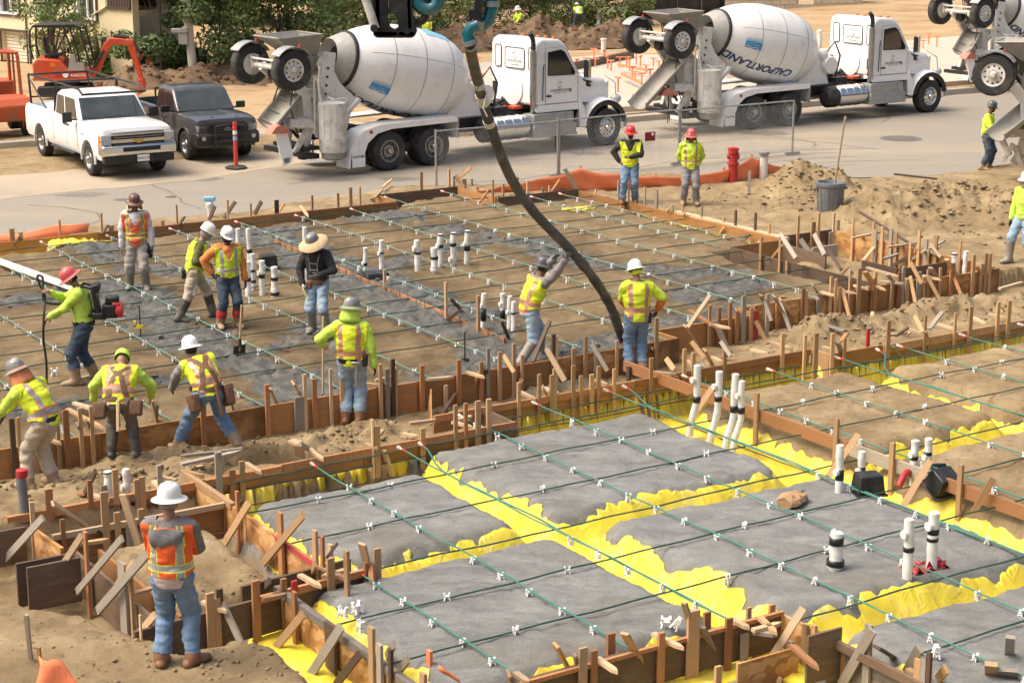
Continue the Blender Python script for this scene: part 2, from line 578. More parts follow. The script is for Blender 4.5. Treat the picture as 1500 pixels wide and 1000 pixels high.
CONC=[([(390,345),(480,385),(560,430),(650,470),(740,510),(800,530)],.55),([(-20,448),(90,436),(180,425),(250,440)],.32),
  ([(180,440),(230,470),(290,500),(340,525),(400,550),(430,570)],.38),([(40,600),(150,590),(250,560),(330,530),(430,500),(480,475)],.25),
  ([(560,395),(640,365),(700,355),(760,350)],.3),([(590,318),(650,335),(720,350),(800,372),(880,388),(1000,398),(1080,400)],.35),
  ([(620,560),(720,540),(830,520),(920,492),(1000,472),(1090,448)],.28),([(1000,440),(1050,425),(1100,410)],.35),([(90,355),(140,365),(190,385),(260,400)],.35),
  ([(390,345),(470,325),(560,315)],.35),([(400,610),(460,560),(500,500)],.22)]
def pxpoly(pts,z=0.0):
 return [tuple(at(x,y,z)[:2]) for x,y in pts]
ROADP=pxpoly([(-420,392),(0,348),(170,325),(330,311),(560,274),(700,270),(1130,246),(1200,262),(1290,262),(1420,246),(1520,236),(1750,225),(1750,110),(1500,122),(1400,130),(1000,171),(640,208),(400,224),(0,262),(-420,300)],-.1)
def pad_sd(s,t,p):
 r=.32
 cx,cy=(p[0]+p[1])/2,(p[2]+p[3])/2
 hx,hy=(p[1] - p[0])/2 - r,(p[3] - p[2])/2 - r
 qx,qy=np.abs(s - cx) - hx,np.abs(t - cy) - hy
 return np.hypot(np.maximum(qx,0),np.maximum(qy,0))+np.minimum(np.maximum(qx,qy),0) - r
def UPBACK(s,t):
 du=poly_sd(s,t,UP)
 back=np.minimum(15.6 - t,9.18 - s)
 return back,du
def mound(s,t,c,sx,sy,h):
 return h*np.exp(-((s - c[0])/sx)**2 - ((t - c[1])/sy)**2)
def terrain(X,Y):
 s,t=to_st(X,Y)
 n1=fbm(X*.8,Y*.8,4,3)
 n2=fbm(X*3.1,Y*3.1,4,11)
 n3=fbm(X*11,Y*11,3,23)
 n4=fbm(X*19,Y*19,2,29)
 lump=np.maximum(fbm(X*6,Y*6,3,51),0)
 wob=.05*fbm(s*1.7,t*1.7,3,77)
 Z=.03+.10*n1+.06*n2+.025*n3
 wet=np.zeros_like(X)
 sand=np.zeros_like(X)
 damp=np.zeros_like(X)
 label=np.zeros(X.shape,np.int32)
 dw=poly_sd(s,t,WALK)+wob
 walk=-.34+.24*smooth(1.0,-.1,t+np.where(s<-2.9,.7,0.0))+.10*n1+.07*n2+.03*n3
 for c,sx,sy,h in (((-4.7,.45),1.5,.5,.3),((-8.3,.1),1.6,.5,.16),((-6.9,.2),.7,.45,.12),((4.9,1.0),1.0,.62,.5),((7.6,1.3),1.5,.55,.40),((9.5,.8),1.6,.6,.3),((-1.5,.6),.8,.4,.08),((2.2,.9),.5,.4,.12),((-11,.2),2,.8,.2),((-7.9,1.0),1.1,.45,.16),((-6.7,.9),.9,.4,.12)):
  walk=walk+mound(s,t,c,sx,sy,h)*(1+.35*n2+.25*n3)
 hole=smooth(-.25,-.05,-np.hypot((s+6.25)/1.3,(t - .15)/.45)+.55)
 walk=walk - .35*hole
 Z=np.where(dw<0,walk,Z)
 de=poly_sd(s,t,EXC)+.12*fbm(s*2,t*2,3,5)
 ke=smooth(.12,-.22,de)
 Z=Z*(1 - ke)+(-.5+.05*n2+.03*n3)*ke
 dp=poly_sd(s,t,[(-9.62,-2.35),(-8.0,-2.35),(-8.0,-4.7),(-8.3,-4.75),(-9.62,-4.85)])+wob
 kp=smooth(.15,-.3,dp)
 Z=Z*(1 - kp)+(.0+.10*n2+.04*n3+.05*n1)*kp
 dq=poly_sd(s,t,[(-8.0,-8.8),(-5.2,-8.8),(-5.2,-11),(-8.0,-11)])
 kq=smooth(.1,-.35,dq)
 Z=Z*(1 - kq)+(-.12+.08*n2+.04*n3)*kq
 du=poly_sd(s,t,UP)
 back=np.minimum(np.minimum(15.6 - t,99),9.18 - s)
 back=np.where((s>4.5) & (s<6.77),np.minimum(16.68 - t,np.minimum(np.where(t>15.4,s - 4.44,9),np.where(t>14.7,6.84 - s,9))),back)
 back=np.where(s>6.77,np.minimum(14.83 - t,9.18 - s),back)
 back=np.where((s>6.5) & (t<7.3),np.minimum(back,7.75 - s),back)
 soil=.0+.05*n1+.05*n2+.03*n3
 soil=soil - .42*smooth(.62,.2,back+.12*fbm(s*1.4,t*1.4,3,41))
 cw=np.full(X.shape,-9.)
 for pts,w in CONC:
  cw=np.maximum(cw,w*1.32 - line_d(X,Y,pxpoly(pts)))
 cw=cw+.85*fbm(X*.9,Y*.9,5,61,.6)
 kc=smooth(-.06,.10,cw)*(du<0)
 soil=soil*(1 - kc)+kc*(.015+.10*n2+.07*n3+.04*lump+.022*n4)
 damp=np.where(du<0,smooth(-1.1,.05,cw)*.45+.55,damp)
 wet=np.where(du<0,kc,wet)
 Z=np.where(du<0,soil,Z)
 spill=(t<1.5) & (t>.6) & (s>-2.5) & (s<1.5)
 ks=smooth(.0,.35,.3 - np.hypot((s+.3)/2.2,(t - 1.25)/.5)*.6+.4*n2)*spill
 wet=np.maximum(wet,ks)
 Z=Z+ks*.12
 db=poly_sd(s,t,BOXR)
 bx=-.42+.05*n2
 bx=bx+mound(s,t,(9.0,4.2),.7,.9,.35)+mound(s,t,(9.4,6.2),.6,.5,.3)
 Z=np.where(db<0,bx,Z)
 dl=poly_sd(s,t,LOWY)
 low=-.36+.04*n2 - .18*smooth(-2.3,-1.6,t - np.where(s<-2.9,0,.85))
 rag=np.full(X.shape,9.)
 for i,p in enumerate(PADS):
  d=pad_sd(s,t,p)+.10*fbm(s*1.1,t*1.1,3,90+i)
  hgt=smooth(.10,-.26,d)**.75
  top=.0+.04*n1+.03*n2+(.022 if p[4] else .028)*n3+.012*n4
  low=np.where(hgt>0,low*(1 - hgt)+hgt*top,low)
  side=np.where((s - p[0]<.9),.13 if p[4] else .02,np.where(t - p[2]<.9,.16,-.05))
  rg=d+side+.13*fbm(s*1.9,t*1.9,3,140+i,.6)+.11*fbm(s*5.5,t*5.5,3,150+i,.65)+.05*fbm(s*.7,t*.7,2,170+i)
  rag=np.minimum(rag,rg)
  ins=(rg<0) & (dl<0)
  label=np.where(ins,i+1,label)
  if p[4]:
   sand=np.where(d<.3,1.0,sand)
 low=low+.03*smooth(.0,-.04,rag)
 Z=np.where(dl<0,low,Z)
 def P(px,py):
  return to_st(*at(px,py)[:2])
 rough=1+.5*n2+.35*n3
 for (px,py),sx,sy,h in (((1172,282),.72,.62,.80),((1232,286),.40,.40,.45)):
  c=P(px,py)
  cone=np.maximum(0,1 - np.hypot((s - c[0])/(sx*1.9),(t - c[1])/(sy*1.9)) - .12*n2)
  Z=Z+h*cone*(1+.12*n3)*(du>0)
 bl=[at(*q)[:2] for q in ((1290,318),(1350,312),(1420,310),(1500,315),(1640,330))]
 dbm=line_d(X,Y,bl)
 brm=smooth(1.9,.1,dbm+.5*n1)*(.85+.3*n2+.10*n3+.10*lump)*(dw>0)*(db>0.4)
 Z=Z+brm*.62+brm*.10*n4
 dr=poly_sd(X,Y,ROADP)
 k=smooth(.9,0,dr+.35*n1)
 Z=Z*(1 - k)+(-.125)*k
 kf=smooth(25,27.5,t)
 Z=Z*(1 - kf)+kf*(-.05+.05*n1+.03*n2)
 return Z,wet,sand,damp,label,rag,dl,s,t
def ground_z(x,y):
 a=np.array([[float(x)]])
 return float(terrain(a,np.array([[float(y)]]))[0][0,0])
def axis(segs):
 out=[]
 for a,b,d0,d1 in segs:
  x=a
  while x<b:
   out.append(x)
   q=(x - a)/(b - a)
   x += d0+(d1 - d0)*q
 return np.array(out)
def soil_material():
 m=bpy.data.materials.new('soil')
 m.use_nodes=True
 N,L=m.node_tree.nodes,m.node_tree.links
 b=N['Principled BSDF']
 b.inputs['Specular IOR Level'].default_value=.25
 tc=N.new('ShaderNodeTexCoord')
 at_=N.new('ShaderNodeAttribute')
 at_.attribute_name='ground_kind'
 sep=N.new('ShaderNodeSeparateColor')
 L.new(at_.outputs['Color'],sep.inputs[0])
 def noise(scale,det=8,rough=.65,stretch=None):
  n=N.new('ShaderNodeTexNoise')
  n.inputs['Scale'].default_value=scale
  n.inputs['Detail'].default_value=det
  n.inputs['Roughness'].default_value=rough
  if stretch:
   mp=N.new('ShaderNodeMapping')
   mp.inputs['Rotation'].default_value=(0,0,-ANG_B)
   mp.inputs['Scale'].default_value=stretch
   L.new(tc.outputs['Object'],mp.inputs[0])
   L.new(mp.outputs[0],n.inputs['Vector'])
  else:
   L.new(tc.outputs['Object'],n.inputs['Vector'])
  return n.outputs['Fac']
 def ramp(fac,stops):
  r=N.new('ShaderNodeValToRGB')
  e=r.color_ramp.elements
  e[0].position,e[0].color=stops[0][0],(*stops[0][1],1)
  e[1].position,e[1].color=stops[-1][0],(*stops[-1][1],1)
  for p,c in stops[1:-1]:
   q=e.new(p)
   q.color=(*c,1)
  L.new(fac,r.inputs[0])
  return r.outputs[0]
 def mix(f,a_,b_):
  x=N.new('ShaderNodeMix')
  x.data_type='RGBA'
  if isinstance(f,float):
   x.inputs[0].default_value=f
  else:
   L.new(f,x.inputs[0])
  for k,v in ((6,a_),(7,b_)):
   if isinstance(v,tuple):
    x.inputs[k].default_value=(*v,1)
   else:
    L.new(v,x.inputs[k])
  return x.outputs[2]
 dry=ramp(noise(1.1),[(.3,(.185,.13,.066)),(.5,(.30,.22,.118)),(.7,(.42,.325,.187))])
 dry=mix(ramp_f(N,L,noise(9,6),.54,.72),dry,(.19,.13,.075))
 dmp=ramp(noise(1.6),[(.32,(.075,.053,.028)),(.52,(.138,.099,.051)),(.7,(.22,.162,.087))])
 dmp=mix(ramp_f(N,L,noise(7,6,.65,(.35,1.6,1)),.54,.68),dmp,(.115,.08,.05))
 soil=mix(sep.outputs[2],dry,dmp)
 gs=ramp(noise(2.3,8,.65,(.5,1.3,1)),[(.3,(.165,.168,.157)),(.5,(.245,.247,.231)),(.72,(.35,.35,.328))])
 gs=mix(ramp_f(N,L,noise(60,3),.5,.75),gs,(.14,.142,.134))
 gs=mix(ramp_f(N,L,noise(.45,4),.52,.70),gs,(.20,.18,.14))
 gs=mix(ramp_f(N,L,noise(1.0,7,.7,(.6,1.5,1)),.53,.68),gs,(.15,.151,.141))
 gs=mix(ramp_f(N,L,noise(110,2),.60,.72),gs,(.40,.395,.375))
 c=mix(sep.outputs[1],soil,gs)
 wc=ramp(noise(3.2,9,.72),[(.3,(.06,.059,.052)),(.5,(.118,.115,.10)),(.7,(.205,.20,.173))])
 c=mix(sep.outputs[0],c,wc)
 L.new(c,b.inputs['Base Color'])
 mr=N.new('ShaderNodeMapRange')
 mr.inputs[3].default_value=.92
 mr.inputs[4].default_value=.42
 L.new(sep.outputs[0],mr.inputs[0])
 L.new(mr.outputs[0],b.inputs['Roughness'])
 bp=N.new('ShaderNodeBump')
 bp.inputs['Strength'].default_value=.9
 bp.inputs['Distance'].default_value=.045
 L.new(noise(14,10,.8),bp.inputs['Height'])
 L.new(bp.outputs[0],b.inputs['Normal'])
 MATS['soil']=m
def ramp_f(N,L,fac,a,b):
 r=N.new('ShaderNodeMapRange')
 r.inputs[1].default_value=a
 r.inputs[2].default_value=b
 L.new(fac,r.inputs[0])
 return r.outputs[0]
soil_material()
mat('yellow_sheet',(.72,.585,.055),.42,base2=(.65,.515,.04),scale=2.5,dirt=(.58,.50,.20),dirt_scale=3.2,dirt_amt=.4,bump=.35,bump_scale=7,spec=.4)
def add_creases(m,scale=1.6,strength=.8):
 nt=m.node_tree
 N,L=nt.nodes,nt.links
 b=N['Principled BSDF']
 tc=N.new('ShaderNodeTexCoord')
 h=None
 for sc_,w in ((scale,1.0),(scale*2.9,.5)):
  no=N.new('ShaderNodeTexNoise')
  no.inputs['Scale'].default_value=sc_
  no.inputs['Detail'].default_value=2
  no.inputs['Distortion'].default_value=.6
  L.new(tc.outputs['Object'],no.inputs['Vector'])
  s1=N.new('ShaderNodeMath')
  s1.operation='SUBTRACT'
  s1.inputs[1].default_value=.5
  L.new(no.outputs['Fac'],s1.inputs[0])
  s2=N.new('ShaderNodeMath')
  s2.operation='ABSOLUTE'
  L.new(s1.outputs[0],s2.inputs[0])
  s3=N.new('ShaderNodeMapRange')
  s3.inputs[1].default_value=0
  s3.inputs[2].default_value=.05
  s3.inputs[3].default_value=w
  s3.inputs[4].default_value=0
  L.new(s2.outputs[0],s3.inputs[0])
  if h is None:
   h=s3.outputs[0]
  else:
   ad=N.new('ShaderNodeMath')
   L.new(h,ad.inputs[0])
   L.new(s3.outputs[0],ad.inputs[1])
   h=ad.outputs[0]
 bp=N.new('ShaderNodeBump')
 bp.inputs['Strength'].default_value=strength
 bp.inputs['Distance'].default_value=.035
 L.new(h,bp.inputs['Height'])
 old=b.inputs['Normal'].links
 if old:
  L.new(old[0].from_socket,bp.inputs['Normal'])
 L.new(bp.outputs[0],b.inputs['Normal'])
add_creases(MATS['yellow_sheet'],1.1,.26)
def grid_object(name,V,Q,attr=None,mats=('soil',)):
 used,inv=np.unique(Q,return_inverse=True)
 Qn=inv.reshape(Q.shape).astype(np.int32)
 Vn=V[used]
 me=bpy.data.meshes.new(name)
 me.vertices.add(len(Vn))
 me.vertices.foreach_set('co',Vn.ravel())
 me.loops.add(Qn.size)
 me.loops.foreach_set('vertex_index',Qn.ravel())
 me.polygons.add(len(Qn))
 me.polygons.foreach_set('loop_start',np.arange(0,Qn.size,4,dtype=np.int32))
 me.update(calc_edges=True)
 me.validate()
 me.polygons.foreach_set('use_smooth',np.ones(len(Qn),bool))
 if attr is not None:
  ca=me.color_attributes.new('ground_kind','FLOAT_COLOR','POINT')
  ca.data.foreach_set('color',attr[used].ravel().astype(np.float32))
 for m in mats:
  me.materials.append(MATS[m])
 return link(name,me)
CLODS=[]
def clods(name,pts,m,seed):
 """loose clods and stones lying on the ground, one mesh"""
 g=np.random.RandomState(seed)
 base=np.array([(0,0,1),(.9,0,.3),(.28,.85,.3),(-.72,.53,.3),(-.72,-.53,.3),(.28,-.85,.3),(.5,.5,-.4),(-.6,.2,-.4),(0,-.6,-.4)],float)
 fs0=[(0,1,2),(0,2,3),(0,3,4),(0,4,5),(0,5,1),(1,6,2),(2,7,3),(3,7,4),(4,8,5),(5,8,1),(2,6,7),(4,7,8),(1,8,6)]
 vs,fs=[],[]
 X=np.array([[p[0] for p in pts]])
 Y=np.array([[p[1] for p in pts]])
 Z=terrain(X,Y)[0][0]
 for (x,y,r),z in zip(pts,Z):
  o=len(vs)
  a=g.rand()*6.28
  c,s_=math.cos(a),math.sin(a)
  b=base*(r*(.7+.6*g.rand(9,1)))*np.array([1,.8+.4*g.rand(),.75])
  for q in b:
   vs.append((x+c*q[0] - s_*q[1],y+s_*q[0]+c*q[1],z+q[2]+r*.15))
  fs += [tuple(i+o for i in f) for f in fs0]
 mb=MB()
 mb.v,mb.f,mb.m=vs,fs,[0]*len(fs)
 o=mb.build(name,m,smooth=True,angle=75,fix=False)
 return tag(o,kind='stuff')
def build_clods():
 g=np.random.RandomState(4)
 A_=[]
 def scat(px,n,spread,r0,r1):
  c=at(*px)
  for _ in range(n):
   A_.append((c.x+g.randn()*spread[0],c.y+g.randn()*spread[1],r0+(r1 - r0)*g.rand()**4))
 scat((1180,285),420,(.85,.7),.015,.07)
 scat((1330,300),700,(1.6,1.1),.015,.10)
 scat((1460,320),700,(1.6,1.3),.015,.10)
 scat((1100,300),160,(2.0,.8),.012,.05)
 scat((1210,482),420,(.75,.45),.012,.06)
 scat((1380,450),420,(1.3,.5),.012,.06)
 scat((500,625),420,(1.0,.4),.01,.055)
 scat((300,670),260,(1.0,.4),.01,.05)
 scat((130,690),420,(1.2,.5),.01,.06)
 scat((100,930),300,(1.1,.6),.006,.030)
 scat((330,975),220,(.6,.3),.006,.04)
 scat((340,850),160,(.5,.6),.008,.035)
 scat((900,560),160,(1.8,.35),.01,.04)
 clods('dirt_clods',A_,'clod_soil',7)
 B_=[]
 A_=B_
 for pts,w in CONC:
  P=[Vector(q) for q in pxpoly(pts)]
  for a,b in zip(P,P[1:]):
   for _ in range(int((b - a).length*4)):
    q=a.lerp(b,g.rand())
    B_.append((q.x+g.randn()*w*.8,q.y+g.randn()*w*.8,.012+.05*g.rand()**3))
 clods('concrete_lumps',B_,'wet_lump',9)
mat('clod_soil',(.28,.205,.112),.95,base2=(.19,.137,.073),scale=5,bump=.3)
mat('wet_lump',(.13,.128,.115),.6,base2=(.085,.085,.077),scale=5,bump=.3)
def build_ground():
 xs=axis([(-21,-13,.2,.1),(-13,12,.052,.052),(12,26,.08,.25)])
 ys=axis([(12,35,.045,.062),(35,56,.062,.14)])
 X,Y=np.meshgrid(xs,ys)
 Z,wet,sand,damp,label,rag,dl,s,t=terrain(X,Y)
 V=np.stack([X,Y,Z],-1).reshape(-1,3)
 ny,nx=X.shape
 idx=np.arange(nx*ny).reshape(ny,nx)
 q=np.stack([idx[:-1,:-1],idx[:-1,1:],idx[1:,1:],idx[1:,:-1]],-1).reshape(-1,4)
 at_=np.stack([wet,sand,damp,np.ones_like(wet)],-1).reshape(-1,4)
 lab=label.reshape(-1)
 ql=lab[q].max(1)
 w=wet.reshape(-1)[q].mean(1)
 ql=np.where((ql==0) & (w>.5),99,ql)
 for L_ in np.unique(ql):
  if L_==0:
   tag(grid_object('ground',V,q[ql==0],at_),kind='structure')
  elif L_==99:
   tag(grid_object('wet_concrete',V,q[ql==99],at_),kind='structure')
  else:
   tag(grid_object('sand_pad',V,q[ql==L_],at_),kind='structure')
 r1=1 - np.abs(vnoise(s*1.3+t*2.1,t*1.1 - s*1.7,301))*2
 r2=1 - np.abs(vnoise(s*3.1 - t*2.2,t*2.7+s*1.3,305))*2
 r3=1 - np.abs(vnoise(s*6.5+t*3.1,t*6.1 - s*2.3,306))*2
 fold=.055*r1**5+.022*r2**5+.008*r3**4+.02*fbm(s*2,t*2,2,311)
 f=np.minimum(rag,-dl+.035)
 bk,du_=UPBACK(s,t)
 fu=np.minimum(.58 - bk+.16*fbm(s*1.5,t*1.5,4,401),-du_ - .03)
 fu=np.where(((s<-2.6) & (t>13)) | ((s>7.9) & (t>7.3) & (t<12.2)),fu,-1)
 spot=.42 - np.hypot((s - 7.9)/1.3,(t - 12.9)/.5)+.35*fbm(s*2,t*2,4,411)
 fu=np.maximum(fu,np.minimum(spot,.3))
 hole=np.hypot(s+4.72,t+4.72) - .22
 hole=np.minimum(hole,.18 - .9*fbm(s*.8,t*.8,3,340)*(Z<-.45))
 f=np.minimum(f,hole)
 f=np.maximum(f,fu)
 f=np.minimum(f,.5*(.42 - vnoise(s*4.2,t*4.2,350))+.06)
 zf=Z+.014+fold*smooth(0,.25,f)
 fv=f.reshape(-1)
 VX,VY,VZ=X.reshape(-1),Y.reshape(-1),zf.reshape(-1)
 pos=fv>0
 cnt=pos[q].sum(1)
 full=q[cnt==4]
 part=q[(cnt>0) & (cnt<4)]
 verts={}
 vs,fs=[],[]
 def vid(i):
  if i not in verts:
   verts[i]=len(vs)
   vs.append((VX[i],VY[i],VZ[i]))
  return verts[i]
 def eid(i,j):
  k=(min(i,j),max(i,j))
  if k not in verts:
   a_=fv[k[0]]/(fv[k[0]] - fv[k[1]])
   verts[k]=len(vs)
   vs.append(tuple((1 - a_)*P[k[0]]+a_*P[k[1]] for P in (VX,VY,VZ)))
  return verts[k]
 for c in full.tolist():
  fs.append(tuple(vid(i) for i in c))
 for c in part.tolist():
  out=[]
  for a_,b_ in zip(c,c[1:]+c[:1]):
   if fv[a_]>0:
    out.append(vid(a_))
   if (fv[a_]>0) != (fv[b_]>0):
    out.append(eid(a_,b_))
  if len(out)>2:
   fs.append(tuple(out))
 me=bpy.data.meshes.new('vapour_barrier')
 me.from_pydata(vs,[],fs)
 me.polygons.foreach_set('use_smooth',[True]*len(me.polygons))
 me.materials.append(MATS['yellow_sheet'])
 o=link('vapour_barrier',me)
 sd=o.modifiers.new('thickness','SOLIDIFY')
 sd.thickness=.004
 sd.offset=1
 tag(o,'yellow plastic vapour barrier lining the trenches between the grey sand pads','plastic sheet')
build_ground()
build_clods()
# road, far ground
mat('road_surface',(.27,.242,.195),.85,base2=(.21,.19,.155),scale=.5,stretch=(.35,1,1),dirt=(.36,.30,.21),dirt_scale=.25,dirt_amt=.7,bump=.25,bump_scale=60)
mat('dusty_shoulder',(.40,.335,.245),.9,base2=(.33,.27,.19),scale=.5,dirt=(.27,.235,.185),dirt_scale=.35,dirt_amt=.5,bump=.25)
mat('tan_dirt',(.43,.305,.165),.95,base2=(.34,.23,.118),scale=.35,stretch=(.6,1.6,1),dirt=(.22,.13,.065),dirt_scale=.6,dirt_amt=.5,bump=.4,bump_scale=8)
mat('brown_dirt',(.14,.088,.048),.95,base2=(.215,.138,.074),scale=2.2,detail=9,dirt=(.07,.045,.027),dirt_scale=2.6,dirt_amt=.7,bump=1.0,bump_scale=5)
mat('dark_stain',(.11,.10,.088),.8,base2=(.15,.138,.118),scale=3)
mat('oil_stain',(.20,.178,.142),.75,base2=(.15,.132,.105),scale=2)
mat('iron',(.13,.115,.095),.7,.3,base2=(.18,.16,.13),scale=14,bump=.4)
def flat_sheet(name,poly,z,m,kind='structure',thick=.05):
 b=MB()
 n=len(poly)
 b.add([(x,y,z) for x,y in poly]+[(x,y,z - thick) for x,y in poly],[tuple(range(n))]+[(i,i+n,(i+1) % n+n,(i+1) % n) for i in range(n)])
 o=b.build(name,m,smooth=False)
 return tag(o,kind=kind)
def fine_edge(poly,step,amp,seed,closed=True):
 out=[]
 n=len(poly)
 for i in range(n):
  a_,b_=Vector(poly[i]),Vector(poly[(i+1) % n])
  k=max(1,int((b_ - a_).length/step))
  for j in range(k):
   p=a_.lerp(b_,j/k)
   e=float(fbm(np.array([p.x*.9]),np.array([p.y*.9]),3,seed)[0])*amp
   out.append((p.x+e*.5,p.y+e))
 return out
def build_road():
 near=[(s,16.95) for s in range(-30,7)]+[(7.4,16.0),(10,15.3),(14.5,14.75),(16.2,13.6),(18,12.6),(20.5,12.4),(22.5,12.2),(30,12),(60,12)]
 far=[(60,25.4),(30,25.3),(10,25.4),(-30,25.4)]
 poly=[tuple(W(s,t)[:2]) for s,t in near+far]
 flat_sheet('road',fine_edge(poly,.35,.35,9),-.085,'road_surface')
 sh=[tuple(W(s,t)[:2]) for s,t in [(-30,21.9),(-6,21.9),(2.3,22.2),(5.6,23.2),(8,24.7),(11,25.2),(11,30.3),(-30,30.3)]]
 flat_sheet('parking_strip',fine_edge(sh,.35,.5,19),-.079,'dusty_shoulder',thick=.02)
 b=MB()
 b.plank(W(-30,30.3,.0),W(3.2,30.3,.0),.16,.24)
 k=b.build('kerb','concrete_pale',bevel=.02)
 tag(k,kind='structure')
 b=MB()
 b.plank(W(10.5,25.6,-.02),W(60,25.6,-.02),.16,.22)
 k=b.build('kerb','concrete_pale',bevel=.02)
 tag(k,kind='structure')
 for (x,y,n,st_) in ((40,300,16,.45),(210,268,12,.4),(420,270,14,.45),(620,228,12,.5),(760,235,14,.4),(1010,210,14,.5),(1190,215,12,.45),(1290,180,12,.5)):
  p=at(x,y,-.08)
  ang=rng.uniform(-.4,.9)
  pts=[]
  for _ in range(n):
   pts.append(p.copy())
   ang += rng.uniform(-.55,.55)
   p=p+Vector((math.cos(ang),math.sin(ang),0))*st_
  vs=[]
  for i,q in enumerate(pts):
   d=(pts[min(i+1,n - 1)] - pts[max(i - 1,0)]).normalized()
   w=.012+.016*rng.random()
   vs += [(q.x - d.y*w,q.y+d.x*w,-.0808),(q.x+d.y*w,q.y - d.x*w,-.0808)]
  cb=MB()
  cb.add(vs,[(2*i,2*i+1,2*i+3,2*i+2) for i in range(n - 1)])
  tag(cb.build('road_crack','dark_stain'),kind='structure')
 for (x,y,r) in ((480,262,.5),(700,222,.4),(585,262,.35),(1120,195,.5),(1230,178,.4),(860,225,.3),(300,262,.3),(120,285,.35)):
  p=at(x,y,-.08)
  vs=[(p.x+r*1.7*(.7+.5*rng.random())*math.cos(a),p.y+r*(.7+.5*rng.random())*math.sin(a),-.0812) for a in [6.283*i/22 for i in range(22)]]
  tag(MB().add(vs,[tuple(range(22))]).build('road_stain','oil_stain'),kind='structure')
 b=MB()
 for k in range(6):
  r=2.6+.62*k+rng.uniform(-.25,.25)
  c=W(18.3,12.4)
  vs=[]
  a0,a1=1.5+rng.uniform(-.3,.5),2.6+rng.uniform(-.4,.3)
  for j in range(25):
   a_=a0+(a1 - a0)*j/24
   w=(.05+.06*rng.random())*math.sin(math.pi*(j+.3)/24.6)
   for e in (-w,w):
    vs.append((c.x+(r*1.25+e)*math.cos(a_),c.y+(r+e)*math.sin(a_),-.0805))
  b.add(vs,[(2*j,2*j+1,2*j+3,2*j+2) for j in range(24)])
 mat('tyre_track',(.245,.218,.175),.85,base2=(.19,.172,.14),scale=1.2)
 tag(b.build('tyre_tracks','tyre_track'),kind='structure')
 c=at(1320,203,-.08)
 m=thing('manhole_cover','round iron manhole cover set in the road past the second mixer truck','manhole cover',(c.x,c.y,-.085))
 b=MB()
 b.lathe([(.40,0),(.40,.012),(.36,.014)],32)
 b.build('lid','iron',m)
 b=MB()
 b.lathe([(.62,0),(.62,.008),(.42,.010),(.41,.0)],32,cap=False)
 b.build('collar','dark_stain',m)
 for px,py,r in ((180,293,.16),(250,289,.09)):
  c=at(px,py,-.08)
  tag(MB().lathe([(r,0),(r*.8,.03),(r*.3,.04)],10,sc=(1.6,.7)).build('asphalt_lump','dark_stain',loc=(c.x,c.y,-.085)),
   'dark crumb of asphalt on the road, '+('the larger one' if r>.1 else 'the smaller one'),'asphalt lump')
 b=MB()
 nx,ny=90,70
 xs=np.linspace(-150,190,nx)
 ys=54+(np.linspace(0,1,ny)**1.8)*260
 XX,YY=np.meshgrid(xs,ys)
 s_,t_=to_st(XX,YY)
 ZZ=-.16+.25*fbm(XX*.15,YY*.15,3,5)*smooth(26,40,t_)
 ZZ=np.where(t_<27,-.2,ZZ)
 hill=smooth(85,150,YY+.2*XX)*3.2
 ZZ=ZZ+hill*smooth(-2,20,XX)
 vs=[(float(x),float(y),float(z)) for x,y,z in zip(XX.ravel(),YY.ravel(),ZZ.ravel())]
 fs=[(j*nx+i,j*nx+i+1,(j+1)*nx+i+1,(j+1)*nx+i) for j in range(ny - 1) for i in range(nx - 1)]
 b.add(vs,fs)
 tag(b.build('terrain','tan_dirt',fix=False),kind='structure')
def heap(name,pts,w,h,m,seed,res=.16,kind='structure',rough=.5):
 """a bank of loose earth along a ridge line"""
 P=[Vector((p[0],p[1])) for p in pts]
 n=22
 rings=[]
 for a_,b_ in zip(P,P[1:]):
  L_=(b_ - a_).length
  for j in range(int(L_/res)):
   rings.append((a_.lerp(b_,j*res/L_),(b_ - a_).normalized()))
 vs,fs=[],[]
 for i,(p,d) in enumerate(rings):
  nn=Vector((-d.y,d.x))
  e=min(1,min(i,len(rings) - 1 - i)*res/(w*.6))
  for k in range(n):
   u=2*k/(n - 1) - 1
   q=p+nn*u*w
   z=max(0,1 - abs(u)**1.5)*h*(e**.6)
   nz=float(fbm(np.array([q.x*1.1]),np.array([q.y*1.1]),5,seed,.68)[0])
   vs.append((q.x+nz*.25,q.y+nz*.25,-.14+z*(1+rough*nz*1.6)+.06*nz))
 for i in range(len(rings) - 1):
  for k in range(n - 1):
   fs.append((i*n+k,i*n+k+1,(i+1)*n+k+1,(i+1)*n+k))
 b=MB()
 b.add(vs,fs)
 g=random.Random(seed)
 for _ in range(int(len(rings)*8)):
  q=vs[g.randrange(len(rings)*n)]
  r=.025+.10*g.random()**3
  b.ball((q[0]+g.uniform(-.1,.1),q[1],q[2]+r*.2),r,6,4,sc=(1+.5*g.random(),.8,.6+.4*g.random()))
 return tag(b.build(name,m,fix=False),kind=kind)
